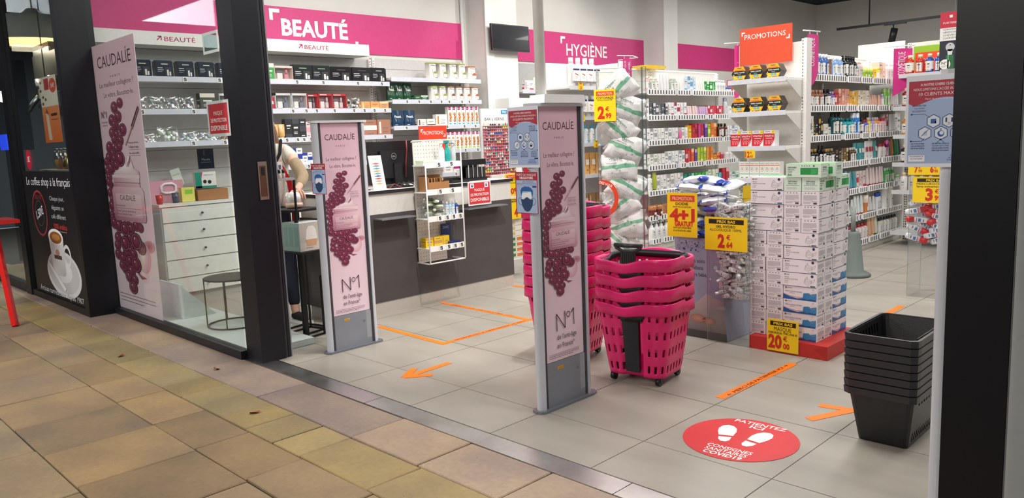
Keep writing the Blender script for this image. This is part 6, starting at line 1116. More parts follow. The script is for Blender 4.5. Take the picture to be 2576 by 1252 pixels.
mini('leaflet', 'pale leaflet with green print hanging above the small yellow carton', 'leaflet', (-3.6, .25, 1.03), lambda g: (g.at(rx=.25), g.box(0, .003, -.04, .05, 0, .16, 'dfe8e0', 'print'), Pr(g, (.003, -.04, 0), (0, 1, 0)).text('NOUVEAU', .045, .1, .014, '58a070', .07)))
t = thing('wall_poster', 'dark blue product panel on the wall behind the window', 'poster', (-3.735, .50, 1.17)); g = G(); g.box(0, .006, 0, .16, 0, .19, '182440', 'gloss'); part('panel', g, t); g = G(); p = Pr(g, (.0065, 0, 0), (0, 1, 0)); p.rect(.06, .13, .012, .05, '4a5a80').lay(); p.text('Mavala', .08, .08, .02, 'c8d0e4', .08); p.rect(.03, .06, .1, .004, '8a94b0'); part('print', g, t)
t = thing('wall_poster', 'small plain pink square on the wall left of the chest', 'poster', (-3.735, -.2, 1.2)); g = G(); g.box(0, .006, 0, .2, 0, .16, 'c87a98', 'print'); part('panel', g, t)
# square wire tables, diffuser and its carton
def wire_cube(label, c, s, h, rz, top='1c1d21', tray_=False):
    t = thing('wire_table', label, 'table', (c[0], c[1], .001), math.radians(rz)); s /= 2; e = .006
    for x in (-s, s):
        for y in (-s, s): g = G(); g.box(x-e, x+e, y-e, y+e, 0, h, '16171b', 'blackmetal'); part('leg', g, t)
    for a in ((-s, s, -s-e, -s+e), (-s, s, s-e, s+e), (-s-e, -s+e, -s, s), (s-e, s+e, -s, s)): g = G(); g.box(a[0], a[1], a[2], a[3], .0, .012, '16171b', 'blackmetal'); part('base_rail', g, t)
    g = G(); g.box(-s-e, s+e, -s-e, s+e, h-.002, h+.014, top, 'blackmetal'); part('top', g, t); return t
wire_cube('low square black wire table under the diffuser carton', (-1.25, .14, 0), .25, .6, 12)
wire_cube('middle square black wire table carrying the white diffuser', (-1.36, .17, 0), .26, .89, 12)
wire_cube('tallest square black wire table with product boxes by the pillar', (-1.26, -.04, 0), .19, 1.12, 12, 'a8aaae')
mini('diffuser_carton', 'pale green and white carton picturing an aroma diffuser on low wire table', 'carton', (-1.245, .14, .617), lambda g: (setattr(g, 'mat', 'print'), g.box(-.1, .1, -.1, .1, 0, .2, 'c8c4bc', cols={2: '8fa8a2', 1: 'd8dcd8'}), Pr(g, (.1, -.1, 0), (0, 1, 0)).rect(0, 0, .2, .06, 'd8d0c8').lay().poly([(.06, .05), (.14, .05), (.15, .09), (.14, .15), (.12, .175), (.08, .175), (.06, .15), (.05, .09)], 'f0eeea').lay().poly([(.06, .035), (.14, .035), (.15, .08), (.05, .08)], 'd8a888').fine(.05, .02, .1, .006, '5a5a5a', 3), [Pr(g, (-.1, -.1, 0), (1, 0, 0)).rect(.02+.06*k, .03, .045, .14, '7f9a94') for k in range(3)]), rz=.12)
t = thing('aroma_diffuser', 'white aroma diffuser with beige base held by the hand', 'diffuser', (-1.40, .18, .905)); g = G(); g.mat = 'gloss'; g.lathe([(.045, 0), (.062, .01), (.066, .025), (.06, .04)], 'd8b8a4', 20); part('base', g, t); g = G(); g.mat = 'gloss'; g.lathe([(.052, .04), (.054, .08), (.045, .105), (.02, .118)], 'ebe9e5', 20); part('cover', g, t)
for k in range(3): mini('nail_care_bottle', f'small clear bottle with black cap on tallest wire table, {order(k+1)} from left', 'bottle', (-1.2+.0*k, -.06+.032*k, 1.136), lambda g: (setattr(g, 'mat', 'gloss'), g.lathe([(.012, 0), (.013, .03), (.009, .034)], 'd8c0b8', 8), g.lathe([(.011, .034), (.011, .06)], '141418', 8)), group='nail care bottles on the wire table')
for k in range(4): mini('carton', f'slim white carton on the tallest wire table, {order(k+1)} from left', 'carton', (-1.28, -.11+.042*k, 1.136), lambda g: (g.box(-.02, .02, -.018, .018, 0, .11, 'e8e6e2' if k else '5a4a88', 'print'), Pr(g, (.02, -.018, 0), (0, 1, 0)).rect(.006, .06, .02, .03, '5a5a66')), group='slim cartons on the wire table')
mini('yellow_carton', 'yellow carton on the counter end beside the leftmost pedestal', 'carton', (-1.08, .3, .43), lambda g: (setattr(g, 'mat', 'print'), g.box(-.07, .07, -.05, .05, 0, .165, 'd8ac10'), Pr(g, (.07, -.05, 0), (0, 1, 0)).text('MUSTELA', .05, .135, .01, '4a3a10', .05).rect(.01, .03, .08, .08, 'e4bc30'), Pr(g, (-.07, -.05, 0), (1, 0, 0)).text('MUSTELA', .07, .135, .01, '4a3a10', .06)))
wire_cube('small square black wire table carrying the yellow carton', (-1.08, .3, 0), .17, .413, 12)
# ================================================================== person behind the wire tables
mat('skin_tone', .5, spec=.4, attr=False, color='dcae98'); mat('jacket_cloth', .85, attr=False, color='cfc8bc', noise=.1, nscale=50, bump=.4); mat('sleeve_cloth', .85, attr=False, color='a08c70', noise=.1, nscale=50, bump=.4)
mat('denim', .85, attr=False, color='161c2e', noise=.15, nscale=90, bump=.4); mat('shoe_cloth', .8, attr=False, color='18181c', noise=.1); mat('hair_strands', .5, attr=False, color='7a5236', noise=.4, nscale=60, bump=.5)
def skinmesh(name, chains, m, parent, label=None, sub=2):
    V, E, R, roots = [], [], [], []
    for ch in chains:
        idx = {}
        prev = None
        for i, q in enumerate(ch):
            co, r = Vector(q[0]), q[1]; key = tuple(round(c, 4) for c in co)
            hit = next((k for k, v in enumerate(V) if (v-co).length < 1e-4), None)
            if hit is None: V.append(co); R.append(r); hit = len(V)-1; new = True
            if prev is not None: E.append((prev, hit))
            prev = hit
    me = bpy.data.meshes.new(name); me.from_pydata([tuple(v) for v in V], E, []); me.materials.append(MATS[m]); o = link(name, me, parent)
    if label: o['label'] = label
    md = o.modifiers.new('skin', 'SKIN'); md.use_smooth_shade = True; sk = me.skin_vertices[0].data
    adj = {i: [] for i in range(len(V))}
    for a, b in E: adj[a].append(b); adj[b].append(a)
    seen = set()
    for i in range(len(V)):
        r = R[i]; sk[i].radius = r if isinstance(r, tuple) else (r, r); sk[i].use_root = False
        if i not in seen:
            sk[i].use_root = True; st = [i]
            while st:
                c = st.pop()
                if c in seen: continue
                seen.add(c); st += adj[c]
    o.modifiers.new('sub', 'SUBSURF').levels = sub; o.modifiers['sub'].render_levels = sub; return o
pp = thing('person', 'person in white vest and dark jeans behind the wire tables, hand on diffuser', 'person', (-1.89, .23, .0))
hip = ((0, 0, .9), (.13, .11)); chest = ((.0, .0, 1.22), (.15, .11)); neck = ((0, 0, 1.38), .05); head0 = ((.015, 0, 1.46), .072); head1 = ((.02, 0, 1.54), .088); head2 = ((.01, 0, 1.61), .06)
shR, elR, wrR = ((.06, .16, 1.33), .05), ((.33, .14, 1.12), .04), ((.43, .03, 1.045), .026); shL, elL, wrL = ((0, -.17, 1.33), .05), ((.0, -.23, 1.07), .04), ((.13, -.19, .92), .026)
hpR = ((.465, -.01, 1.03), (.03, .018))
body = [[hip, chest, neck, head0, head1, head2], [chest, shR, elR, wrR, hpR], [chest, shL, elL, wrL, ((.17, -.17, .88), (.034, .018)), ((.2, -.16, .83), .02)],
        [hip, ((0, .09, .86), .085), ((.13, .07, .48), .055), ((.2, .05, .1), .036), ((.22, .05, .05), .035)], [hip, ((0, -.09, .86), .085), ((.01, -.1, .48), .055), ((-.02, -.12, .1), .036), ((.0, -.12, .05), .035)]]
for k in range(4): y = .02-.02*k; body.append([((.467, -.003-.006*k, 1.03), .01), ((.5, y, 1.025-.002*k), .0095), ((.523, y, .995), .0085), ((.529, y, .962+.006*k), .007)])
body.append([((.45, -.025, 1.03), .012), ((.457, -.055, 1.01), .011), ((.475, -.064, .985), .0085)])
skinmesh('body', body, 'skin_tone', pp)
skinmesh('vest', [[((0, 0, .84), (.16, .135)), ((0, 0, 1.0), (.155, .13)), ((0, 0, 1.25), (.175, .13)), ((0, 0, 1.36), (.1, .09))], [((0, 0, 1.25), (.175, .13)), ((.05, .15, 1.32), .07), ((.17, .155, 1.235), .063)], [((0, 0, 1.25), (.175, .13)), ((0, -.16, 1.32), .07), ((.01, -.215, 1.22), .063)]], 'jacket_cloth', pp, 'white vest')
skinmesh('sleeve', [[((.16, .155, 1.25), .054), ((.33, .14, 1.12), .048), ((.42, .04, 1.05), .034)]], 'sleeve_cloth', pp); skinmesh('sleeve', [[((.01, -.2, 1.24), .055), ((.0, -.23, 1.07), .05), ((.115, -.19, .935), .036)]], 'sleeve_cloth', pp)
skinmesh('jeans', [[((0, 0, .93), (.14, .12)), ((0, 0, .84), (.13, .115)), ((.02, .09, .76), .095), ((.13, .07, .48), .066), ((.2, .05, .11), .046)], [((0, 0, .84), (.13, .115)), ((0, -.09, .76), .095), ((.01, -.1, .48), .066), ((-.02, -.12, .11), .046)]], 'denim', pp, 'dark blue jeans')
for sx, sy in ((.22, .05), (0, -.12)):
    s = skinmesh('shoe', [[((sx-.05, sy, .045), (.036, .034)), ((sx+.03, sy, .05), (.038, .036)), ((sx+.1, sy, .034), (.036, .022)), ((sx+.15, sy, .03), (.026, .018))]], 'shoe_cloth', pp); g = G(); g.box(sx-.085, sx+.175, sy-.04, sy+.04, 0, .022, 'e8e8e6', 'print'); part('sole', g, s)
g = G(); g.mat = 'skin'; g.blob((.105, 0, 1.52), .016, 'd8a890', 8, sz=1.4); g.blob((.03, .085, 1.52), .018, 'd8a890', 6, sx=.6, sy=.5, sz=1.5); g.blob((.03, -.085, 1.52), .018, 'd8a890', 6, sx=.6, sy=.5, sz=1.5); g.blob((.088, .03, 1.54), .011, 'f0ece8', 8); g.blob((.088, -.03, 1.54), .011, 'f0ece8', 8); g.blob((.097, .03, 1.54), .005, '3a2a20', 6); g.blob((.097, -.03, 1.54), .005, '3a2a20', 6); g.blob((.095, 0, 1.478), .02, 'b86a60', 8, sx=.4, sy=1.1, sz=.3); part('face', g, pp, kind='stuff')
skinmesh('hair', [[((-.01, 0, 1.63), (.08, .075)), ((-.035, 0, 1.56), (.095, .09)), ((-.06, 0, 1.42), (.09, .06)), ((-.07, 0, 1.28), (.08, .04))], [((-.01, 0, 1.6), .06), ((.0, .085, 1.5), .035), ((.01, .105, 1.38), .03), ((.02, .11, 1.27), .02)], [((-.01, 0, 1.6), .06), ((.0, -.085, 1.5), .035), ((.01, -.105, 1.38), .03), ((.02, -.11, 1.27), .02)]], 'hair_strands', pp, 'long brown hair')
g = G(); g.mat = 'fabric'; g.tube([(.1, .08, 1.2), (.18, .1, 1.08), (.18, .12, .9), (.17, .12, .6)], .02, 'b01c24', 8); part('scarf', g, pp, 'red hanging scarf'); g = G(); g.mat = 'fabric'; g.tube([(.06, .12, 1.4), (.14, .06, 1.3), (.165, -.05, 1.15), (.14, -.14, 1.0)], .013, '17171b', 6); part('shoulder_strap', g, pp, 'black strap')
# ================================================================== hygiene wall and fixtures before it
def hyg(label, y0, y1, levels):
    t = thing('wall_shelving', label, 'shelving', (-3.75, y0, 0)); L = y1-y0; g = G(); g.box(.003, .02, 0, L, .1, 2.33, 'b8b8b8'); part('back_panel', g, t); g = G(); perf(g, .05, .9, .1, 2.33); part('upright', g, t)
    for z in levels:
        g = G(); g.box(.02, .37, 0, L, z-.02, z, 'f0efec'); g.box(.37, .382, 0, L, z-.04, z+.01, 'd2d4dc'); s = part('shelf', g, t)
        for k in range(8): part('price_tag', TAG, s, loc=(.382, .25+k*.27, z-.018))
hyg('hygiene wall shelves under the pink HYGIÈNE banner', 4.66, 7.8, (1.945, 1.62, 1.25, .9, .5, .15))
HY = 'hygiene wall shelves'
fill(HY, 'top', wp(1.945), 0, 4.75, 6.0, [('box', 2, .09, .07, .13, 'e8e4e4', 'c8284c', 'white and magenta'), ('box', 4, .08, .07, .17, 'e2e6e0', 'c8d0c8', 'pale'), ('box', 2, .17, .08, .15, 'e6eee2', '58a048', 'white and green'), ('box', 2, .12, .08, .1, 'f0eeec', 'b85060', 'small white'), ('box', 3, .1, .08, .11, 'f0eeec', 'b87a50', 'small cream')], seed=71)
fill(HY, 'second', wp(1.62), 0, 4.9, 6.1, [('box', 3, .12, .08, .1, 'e8e0dc', 'c87850', 'cream'), ('box', 2, .1, .08, .16, 'c8d0dc', '24407e', 'blue and white'), ('box', 3, .12, .08, .14, 'ececea', '8a8c90', 'grey and white')], seed=72)
fill(HY, 'third', wp(1.25), 0, 5.6, 6.6, [('pouch', 6, .12, .06, .22, 'c89a58', 'e8d8b8', 'tan')], seed=73)
fill(HY, 'fourth', wp(.9), 0, 5.6, 6.8, [('box', 5, .13, .08, .14, '8a5a38', 'c8a878', 'brown'), ('box', 2, .12, .08, .2, '3a3a70', 'c8c8e0', 'indigo')], seed=74)
fill(HY, 'fifth', wp(.5), 0, 5.6, 7.2, [('box', 6, .12, .08, .2, 'e8e8e8', '8888c0', 'white'), ('box', 3, .12, .08, .22, '4a4a80', 'c8c8e0', 'indigo')], seed=75)
# white shelf unit of tall foot care bottles in front of the hygiene wall
t = thing('shelf_unit', 'white shelf unit with tall pump bottles left of the cotton tower', 'shelving', (-2.2, 4.25, 0)); g = G(); g.box(-.4, -.38, 0, .95, 0, 2.2, 'e6e5e1'); part('back_panel', g, t)
g = G(); perf(g, .0, .96, 0, 2.22, w=.05); part('upright', g, t); g = G(); g.box(-.38, -.03, .93, .95, 0, 2.2, 'e9e8e4'); part('side_panel', g, t)
for z in (1.9, 1.55, 1.24, .87, .5, .12): g = G(); g.box(-.38, 0, -.03, .925, z-.02, z, 'f2f1ee'); g.box(0, .01, -.03, .925, z-.035, z+.01, 'd4d6dc'); part('shelf', g, t)
def fp(z): return lambda t_, b: (-2.2-b, t_, z)
SU = 'unit beside cotton tower'
fill(SU, 'top', fp(1.9), 0, 4.26, 4.75, [('bot', 4, .11, .09, .33, 'f0efed', 'f6f6f4', 'tall white')], back=.05, seed=81)
for r_ in (1.9, 1.55):
    for k in range(4): mini('foot_cream_carton', f"white foot cream carton with dark band, {order(k+1)} from left, {'top' if r_ > 1.8 else 'second'} shelf of shelf unit", 'carton', (-2.2+.0, 4.31+.125*k, r_+.001) if 0 else (-2.197, 4.31+.125*k, r_-.0), lambda g: (g.box(.012, .03, -.055, .055, .06, .2, 'efece8', 'print'), Pr(g, (.03, -.055, .06), (0, 1, 0)).rect(0, .12, .11, .02, '24305a').disc(.055, .04, .02, 'd8d0cc', n=10).poly([(.03, .09), (.09, .075), (.085, .06), (.035, .075)], 'b07860')), group='foot cream cartons')
fill(SU, 'second', fp(1.55), 0, 4.26, 4.9, [('bot', 5, .11, .09, .25, 'e8e8ea', 'd8d8da', 'clear white')], back=.05, seed=82)
fill(SU, 'third', fp(1.24), 0, 4.35, 4.9, [('box', 1, .1, .07, .2, 'f0efed', '24305a', 'white'), ('bot', 4, .07, .06, .22, 'c8d8dc', '1f9cc8', 'clear and turquoise')], back=.04, seed=83)
fill(SU, 'fourth', fp(.87), 0, 4.28, 4.85, [('pouch', 5, .1, .06, .26, 'e0a860', 'f0ece4', 'amber')], back=.04, seed=84)
fill(SU, 'fifth', fp(.5), 0, 4.28, 4.85, [('box', 4, .12, .08, .14, '9a7450', 'd8c0a0', 'kraft brown')], back=.04, seed=85)
price_card('price_card', 'small yellow price card 13 at top shelf of the shelf unit', (-2.185, 4.36, 1.86), .085, .085, '13', None, None, (('PRIX', .2, .75, .5),), u=(0, 1, 0), tall=.42)
price_card('price_card', 'small yellow price card 13 at second shelf of the shelf unit', (-2.185, 4.38, 1.5), .085, .085, '13', None, None, (('PRIX', .2, .75, .5),), u=(0, 1, 0), tall=.42)
price_card('price_card', 'small yellow price card 6 at third shelf of the shelf unit', (-2.185, 4.62, 1.19), .085, .085, '6', None, None, (('PRIX', .2, .75, .5),), u=(0, 1, 0), tall=.42)
t = flag('pink COSMÉTIQUE NATUREL flag hanging above the cotton tower', -1.42, 4.2, 2.14, .15, 'COSMÉTIQUE|NATUREL', .42); g = G(); g.tube([(0, .17, .03), (-.1, .4, .03), (-.38, .42, .03), (-.39, .42, -.05)], .006, 'e4e4e4', 6); part('hanger_arm', g, t)
mini('paper_clip_sign', 'yellow and white strip lying on top of the left run', 'strip', (-1.75, 5.15, 2.086), lambda g: g.box(-.1, .1, -.2, .2, 0, .03, 'e8c020'))
mini('bulkhead_box', 'white boxed recess beside the column under the television', 'box', (-3.39, 4.17, 0), lambda g: (setattr(g, 'mat', 'wallpaint'), g.box(0, .25, 0, .38, 1.7, 1.83, 'ececea')))
# television
t = thing('television', 'small black television on the white column', 'television', (-3.36, 4.15, 2.6)); g = G(); g.mat = 'blackplastic'; g.at(rz=.0, ry=-.03); g.box(.045, .07, -.085, .575, -.19, .13, '17181d'); part('housing', g, t); g = G(); g.mat = 'gloss'; g.at(rz=.0, ry=-.03); p = Pr(g, (.0705, -.073, -.168), (0, 1, 0)); p.m = 'gloss'; p.rect(0, 0, .636, .285, '14151c'); part('screen', g, t); g = G(); g.mat = 'blackplastic'; g.box(-.02, .035, .18, .3, -.08, .02, '202024'); part('bracket', g, t)
# ================================================================== far right: further gondola end, signs, hanging display, track light
t = thing('promotions_sign', 'orange PROMOTION sign with green backing above colourful bottles at far right', 'sign', (.72, 6.6, 1.98)); g = G(); g.box(-.02, .75, .012, .03, -.1, .17, '8ab820', 'print'); part('backing', g, t); g = G(); g.box(0, .6, 0, .012, -.13, .1, 'd83c1c', 'print'); part('board', g, t); g = G(); Pr(g, (0, 0, 0)).text('PROMOTIONS', .27, -.02, .055, WHT, .46, bold=.04); part('lettering', g, t)
t = thing('shelving_end', 'white promotion end of the far gondola behind the entry notice', 'shelving', (.62, 6.3, 0)); g = G(); g.box(0, .8, .38, .4, 0, 2.2, 'e2e0dc'); part('back_panel', g, t)
for z in (1.84, 1.5, 1.2, .9, .6, .15): g = G(); g.box(0, .8, 0, .38, z-.02, z, 'efeeea'); g.box(0, .8, -.01, 0, z-.035, z+.01, 'd4d6dc'); part('shelf', g, t)
g = G(); perf(g, .02, .375, 0, 2.2, 'y', .05); part('upright', g, t)
def fe(z): return lambda t_, b: (t_, 6.3+b, z)
FE = 'far promotion end'
fill(FE, 'top', fe(1.84), -PI/2, .7, 1.35, [('bot', 2, .09, .07, .2, 'b8301c', 'e8c8a0', 'red'), ('bot', 2, .08, .07, .2, '28489a', 'e8c8a0', 'blue'), ('bot', 3, .08, .07, .2, 'd8b888', 'e8d8c0', 'cream')], back=.05, seed=91)
for i, z in enumerate((1.5, 1.2, .9, .6)): fill(FE, ('second', 'third', 'fourth', 'fifth')[i], fe(z), -PI/2, .68, 1.38, [('bot', 4, .08, .07, .2, ('a82030', 'd88a28', '22242a', 'e8e4e0')[i], 'e8c8a0', ('dark red', 'amber', 'black', 'white')[i]), ('box', 4, .08, .07, .18, ('c8a030', 'f0ece8', 'e8e4e0', 'c83040')[i], 'c83040', ('gold', 'white', 'white', 'red')[i])], back=.05, seed=92+i)
flag('pink COSMÉTIQUE flag at far right behind the side panel', .62, 6.25, 2.12, .2, 'COSMÉTIQUE', .5, u=(.7, .7, 0))
g = G(); g.box(-.45, .13, 8.02, 8.04, 0, 2.36, 'f4f4f2'); solo('white_back_panel', g, 'tall white panel rising behind far end of the right run', 'panel')
t = thing('hanging_display', 'red, white and green FURTERER hair care display hanging at far right', 'display', (1.862, 3.6, 1.70)); g = G(); g.box(0, .14, 0, .1, 0, .41, '1a2030', 'print', cols={3: 'a8a8a8'}); part('column', g, t)
g = G(); p = Pr(g, (0, 0, 0)); p.rect(0, .3, .14, .11, 'c81e3c'); p.rect(0, .21, .14, .09, WHT).lay(); p.text('FURTERER', .07, .328, .014, WHT, .1); p.rect(.06, .37, .02, .018, WHT)
for i, s in enumerate(('HORMONALE', 'HÉRÉDITAIRE', 'CHEVEUX', 'CLAIRSEMÉS')): p.text(s, .07, .283-.02*i, .012, '22242a', .1)
p.disc(.07, .165, .03, 'c8c8cc', n=16); p.poly([(.052, .15), (.088, .15), (.084, .11), (.056, .11)], 'e0e0e2').lay(); p.poly([(.045, .11), (.095, .11), (.1, 0), (.04, 0)], '1f6a3c'); p.lay(); p.poly([(.055, .11), (.065, .11), (.065, 0), (.055, 0)], '5aa878'); p.disc(.07, .18, .004, '22242a', n=8); p.disc(.04, .045, .036, 'f2f2ee', n=20); p.lay(); p.text('N°1', .04, .045, .018, '1a1c20', .045, bold=.02); p.fine(.018, .033, .04, .004, '3a3c40', 2, rows=2); part('print', g, t)
g = G(); g.box(.142, .42, .0, .1, .31, .42, 'c81e3c', 'print'); Pr(g, (.142, 0, 0)).text('C', .09, .345, .04, WHT, None, bold=.03); part('red_header', g, t); g = G(); g.box(.142, .42, .0, .25, .05, .06, 'e8e8e8'); g.box(.142, .42, 0, .004, .06, .12, '1c2a24', 'print'); part('tray', g, t); g = G(); g.mat = 'gloss'; g.lathe([(.02, 0), (.022, .07), (.01, .08), (.01, .1)], '2a8a50', 10, cx=.2, cy=.06, cz=.12); part('bottle', g, t); g = G(); g.mat = 'gloss'; g.blob((.26, .08, .15), .025, 'd8c828', 8); part('lemon', g, t)
g = G(); g.tube([(.08, .05, .41), (.08, .05, 2.16)], .002, '6a6a6a', 5); part('wire', g, t)
t = thing('track_light', 'black ceiling track with a lit spotlight above the right run', 'light', (-2.17, 11.45, 3.0)); g = G(); g.box(0, 2.4, -.02, .02, -.02, .02, '17181c', 'blackmetal'); part('track', g, t)
g = G(); g.mat = 'blackmetal'; g.cyl((.55, 0, .02), (.55, 0, .87), .012, '17181c', 8); part('rod', g, t); g = G(); g.mat = 'blackmetal'; g.box(.8, 1.15, -.025, .025, -.04, -.018, '17181c'); g.cyl((.95, 0, -.04), (.95, 0, -.1), .01, '17181c', 6); g.cyl((.97, 0, -.1), (.93, -.02, -.33), .055, '1c1d22', 14); part('spotlight', g, t); g = G(); g.mat = 'lampglow'; g.cyl((.931, -.019, -.325), (.929, -.021, -.34), .048, 'ffffff', 14); part('lens', g, t)
mini('cone_stand', 'grey conical pedestal base on the floor right of the mask cartons', 'stand', (1.0, 4.3, 0), lambda g: (setattr(g, 'mat', 'coated'), g.lathe([(.15, .001), (.155, .015), (.14, .03), (.095, .05), (.06, .38), (.045, .4)], '66706c', 24), g.cyl((0, 0, .4), (0, 0, .62), .02, '8a908c', 10)))
# cards and cartons at the right end of the counter
price_card('price_card', 'yellow PROMOTION BIOCYTE 50% card at the right end of the counter', (-1.5, 2.44, .80), .2, .21, '50%', None, 'PROMOTION', (('BIOCYTE', .12, .66, .62), ('GAMME MINCEUR', .06, .55, .5)), u=(0, 1, 0), headcol='d8401c', tall=.24)
price_card('price_card', 'yellow PRIX BAS card below the BIOCYTE card', (-1.49, 2.46, .58), .2, .2, '4', None, 'PRIX BAS', (), u=(0, 1, 0), tall=.4)
t = thing('rack_stand', 'slim white stand of supplement cartons behind the counter end', 'display', (-1.72, 2.46, 0)); g = G(); g.box(0, .02, 0, .32, .2, 1.0, 'e4e2de'); g.box(-.02, .2, 0, .32, .18, .2, 'e4e2de'); g.box(-.02, .02, .1, .2, 0, .18, 'd8d6d2'); part('frame', g, t)
for k in range(8): mini('supplement_carton', f'supplement carton in the stand behind the counter, {order(k+1)} from bottom', 'carton', (-1.69, 2.475, .202+.052*k), lambda g: (g.box(0, .17, 0, .29, 0, .05, 'ded8cc', 'print'), Pr(g, (.17, 0, 0), (0, 1, 0)).rect(.02, .01, .07, .03, '3a7a3a' if k < 4 else 'c8b080').rect(.11, .008, .14, .03, 'd8743a' if k < 4 else 'e8e0d0')), group='supplement cartons in the stand')
# ================================================================== cafe next door
g = G(); g.box(-14, -3.96, -.68, 4.0, -.02, 0, '3a3836', 'matte'); struct('floor_cafe', g); g = G(); g.box(-14, -3.96, 4.0, 4.1, 0, 4, '4a4c50', 'wallpaint'); struct('wall_cafe_back', g); g = G(); g.box(-13.9, -13.8, -.6, 3.9, 0, 3.5, '62666a', 'wallpaint'); g.box(-13.8, -13.78, .2, 1.6, 1.5, 3.2, '3a3e42', 'wallpaint'); struct('wall_cafe_panels', g); g = G(); g.box(-14, -3.96, -.72, 4.1, 3.6, 3.7, '24262a', 'wallpaint'); struct('ceiling_cafe', g); g = G(); g.box(-14.1, -14, -9, 4.1, 0, 4, '3a3c40', 'wallpaint'); struct('wall_cafe_left', g); g = G(); g.box(-4.0, -3.955, -.44, 4.0, 0, 3.6, '3c4044', 'wallpaint'); struct('wall_cafe_right', g)
g = G(); g.mat = 'blackmetal'; g.box(-3.40, -3.37, -.72, -.66, 0, 3.0, '1c2028'); g.box(-5.03, -3.40, -.72, -.66, 0, .06, '16171c'); g.box(-5.03, -3.40, -.72, -.66, 2.9, 3.0, '16171c'); struct('trim_8', g)
g = G(); g.mat = 'blackmetal'; g.box(-5.2, -5.03, -.73, -.65, 0, 3.0, '15161b'); struct('trim_9', g); g = G(); g.mat = 'blackmetal'; g.box(-6.5, -6.42, -.72, -.66, 0, 3.0, '15161b'); g.box(-8, -5.2, -.72, -.66, 0, .09, '16171c'); struct('trim_10', g)
g = G(); g.box(-5.03, -3.40, -.695, -.688, .06, 2.9, 'ffffff', 'glass'); struct('window_3', g); g = G(); g.box(-8, -5.2, -.695, -.688, .09, 3, 'ffffff', 'glass'); struct('window_4', g); g = G(); g.box(-14, -3.3, -.74, -.6, 3.0, 4.0, '1a1b20', 'wallpaint'); struct('wall_cafe_front', g)
t = thing('window_decal', 'black café window panel picturing an espresso cup on a saucer', 'decal', (-4.93, -.7, .03)); g = G(); g.box(0, 1.55, 0, .004, 0, 1.19, '16151a', 'print'); part('panel', g, t)
g = G(); p = Pr(g, (0, 0, 0)); p.text('Le coffee shop à la français', .76, 1.06, .075, 'e8ecf0', 1.34, slant=.2); p.ring(.42, .8, .23, .02, 'a8343a', .215, 28); p.ring(.42, .8, .13, .008, '5a4a48', .12, 20); p.lay(); p.text('1,50€', .43, .77, .075, 'e8e4f0', .24, bold=.02, rot=.25); p.text('CAFÉ DU JOUR', .42, .93, .04, 'a8343a', .22)
for i, s in enumerate(('Chaque jour,', 'dégustez un', 'café différent')): p.text(s, 1.0, .93-.08*i, .04, 'c8ccd0', .42 if i != 1 else .36, 'c')
p.text('100% arabica', 1.02, .68, .045, 'c8303c', .38, bold=.02); p.rect(.86, .655, .34, .006, '8a8c90')
p.lay(); p.disc(.95, .27, .5, 'd8dce0', .215, 32); p.lay(); p.disc(.95, .275, .44, 'c4c8ce', .18, 32); p.lay(); p.disc(.93, .3, .28, 'dfe2e6', .11, 24); p.lay()
p.ring(1.13, .45, .11, .035, 'dfe2e6', .1, 20); p.lay(); p.poly([(.62, .6), (1.06, .6), (1.03, .28), (.98, .25), (.72, .25), (.67, .28)], 'e2e5e9', ['f0f2f4', 'd8dce0', 'c0c4ca', 'b8bcc2', 'd8dce0', 'e8eaec']); p.lay(); p.disc(.84, .6, .22, 'f0f2f4', .075, 26); p.lay(); p.disc(.84, .595, .18, '9a5a28', .055, 24); p.lay(); p.disc(.85, .598, .12, 'c88a48', .03, 18); p.lay(); p.rect(.74, .4, .22, .035, '4a3a3e'); p.disc(.85, .46, .06, 'c88a8a', .03, 12); p.poly([(.5, .34), (.56, .36), (1.0, .14), (.94, .11)], 'eceef0'); p.text('Artisan torréfacteur depuis 1907', .8, .055, .05, 'd8dce4', 1.3); part('print', g, t)
def cafeposter(p, w, h):
    p.rect(0, 0, w, h, 'd8682a', ['e06a20', 'e06a20', 'e8a070', 'e8a070']).lay(); p.rect(0, h*.55, w, h*.45, 'e6ddd0').lay(); p.rect(w*.28, h*.8, w*.28, h*.17, 'b82430'); p.disc(w*.78, h*.85, w*.2, 'd84a34', h*.11, 16); p.lay(); p.text('5€', w*.78, h*.82, h*.06, WHT, w*.2, bold=.02); p.poly([(w*.2, h*.45), (w*.36, h*.42), (w*.42, h*.04), (w*.24, h*.04)], 'e8d0b8'); p.poly([(w*.18, h*.46), (w*.28, h*.53), (w*.38, h*.44)], '8a5434'); p.rect(w*.5, h*.4, w*.36, h*.04, '3a2418'); p.rect(w*.5, h*.34, w*.38, h*.012, '6a3a20')
    p.lay()
    for a, b_ in ((.1, .93), (.05, .8), (.16, .7), (.12, .6), (.3, .66)): p.disc(w*a, h*b_, w*.06, '6a3424', h*.025, 7)
sheet('cafe_poster', 'orange and white drink poster hanging behind the café glass', 'poster', (-4.26, -.64, 1.47), .5, .57, cafeposter, back='d8c8b8')
mini('round_sticker', 'small red oval 3 euro sticker on the café glass', 'sticker', (-4.66, -.7, 1.325), lambda g: (setattr(g, 'mat', 'print'), Pr(g, (0, 0, 0)).disc(0, 0, .085, 'c81e3c', .095, 20).lay().text('3€', 0, -.02, .05, WHT, .07, bold=.03).disc(0, 0, .001, 'c81e3c')))
t = thing('pendant_lamp', 'white café pendant lamp glowing warm inside', 'lamp', (-5.95, -.2, 2.56)); g = G(); g.mat = 'paint'; g.lathe([(.5, 0), (.44, .1), (.36, .26), (.12, .3), (.05, .36)], 'a8aaa8', 28, cap=False); part('shade', g, t); g = G(); g.mat = 'warmglow'; g.lathe([(.47, .012), (.3, .016)], 'ffffff', 24); part('glowing_disc', g, t); g = G(); g.cyl((0, 0, .36), (0, 0, 1.04), .008, '2a2a2c', 6); part('cable', g, t)
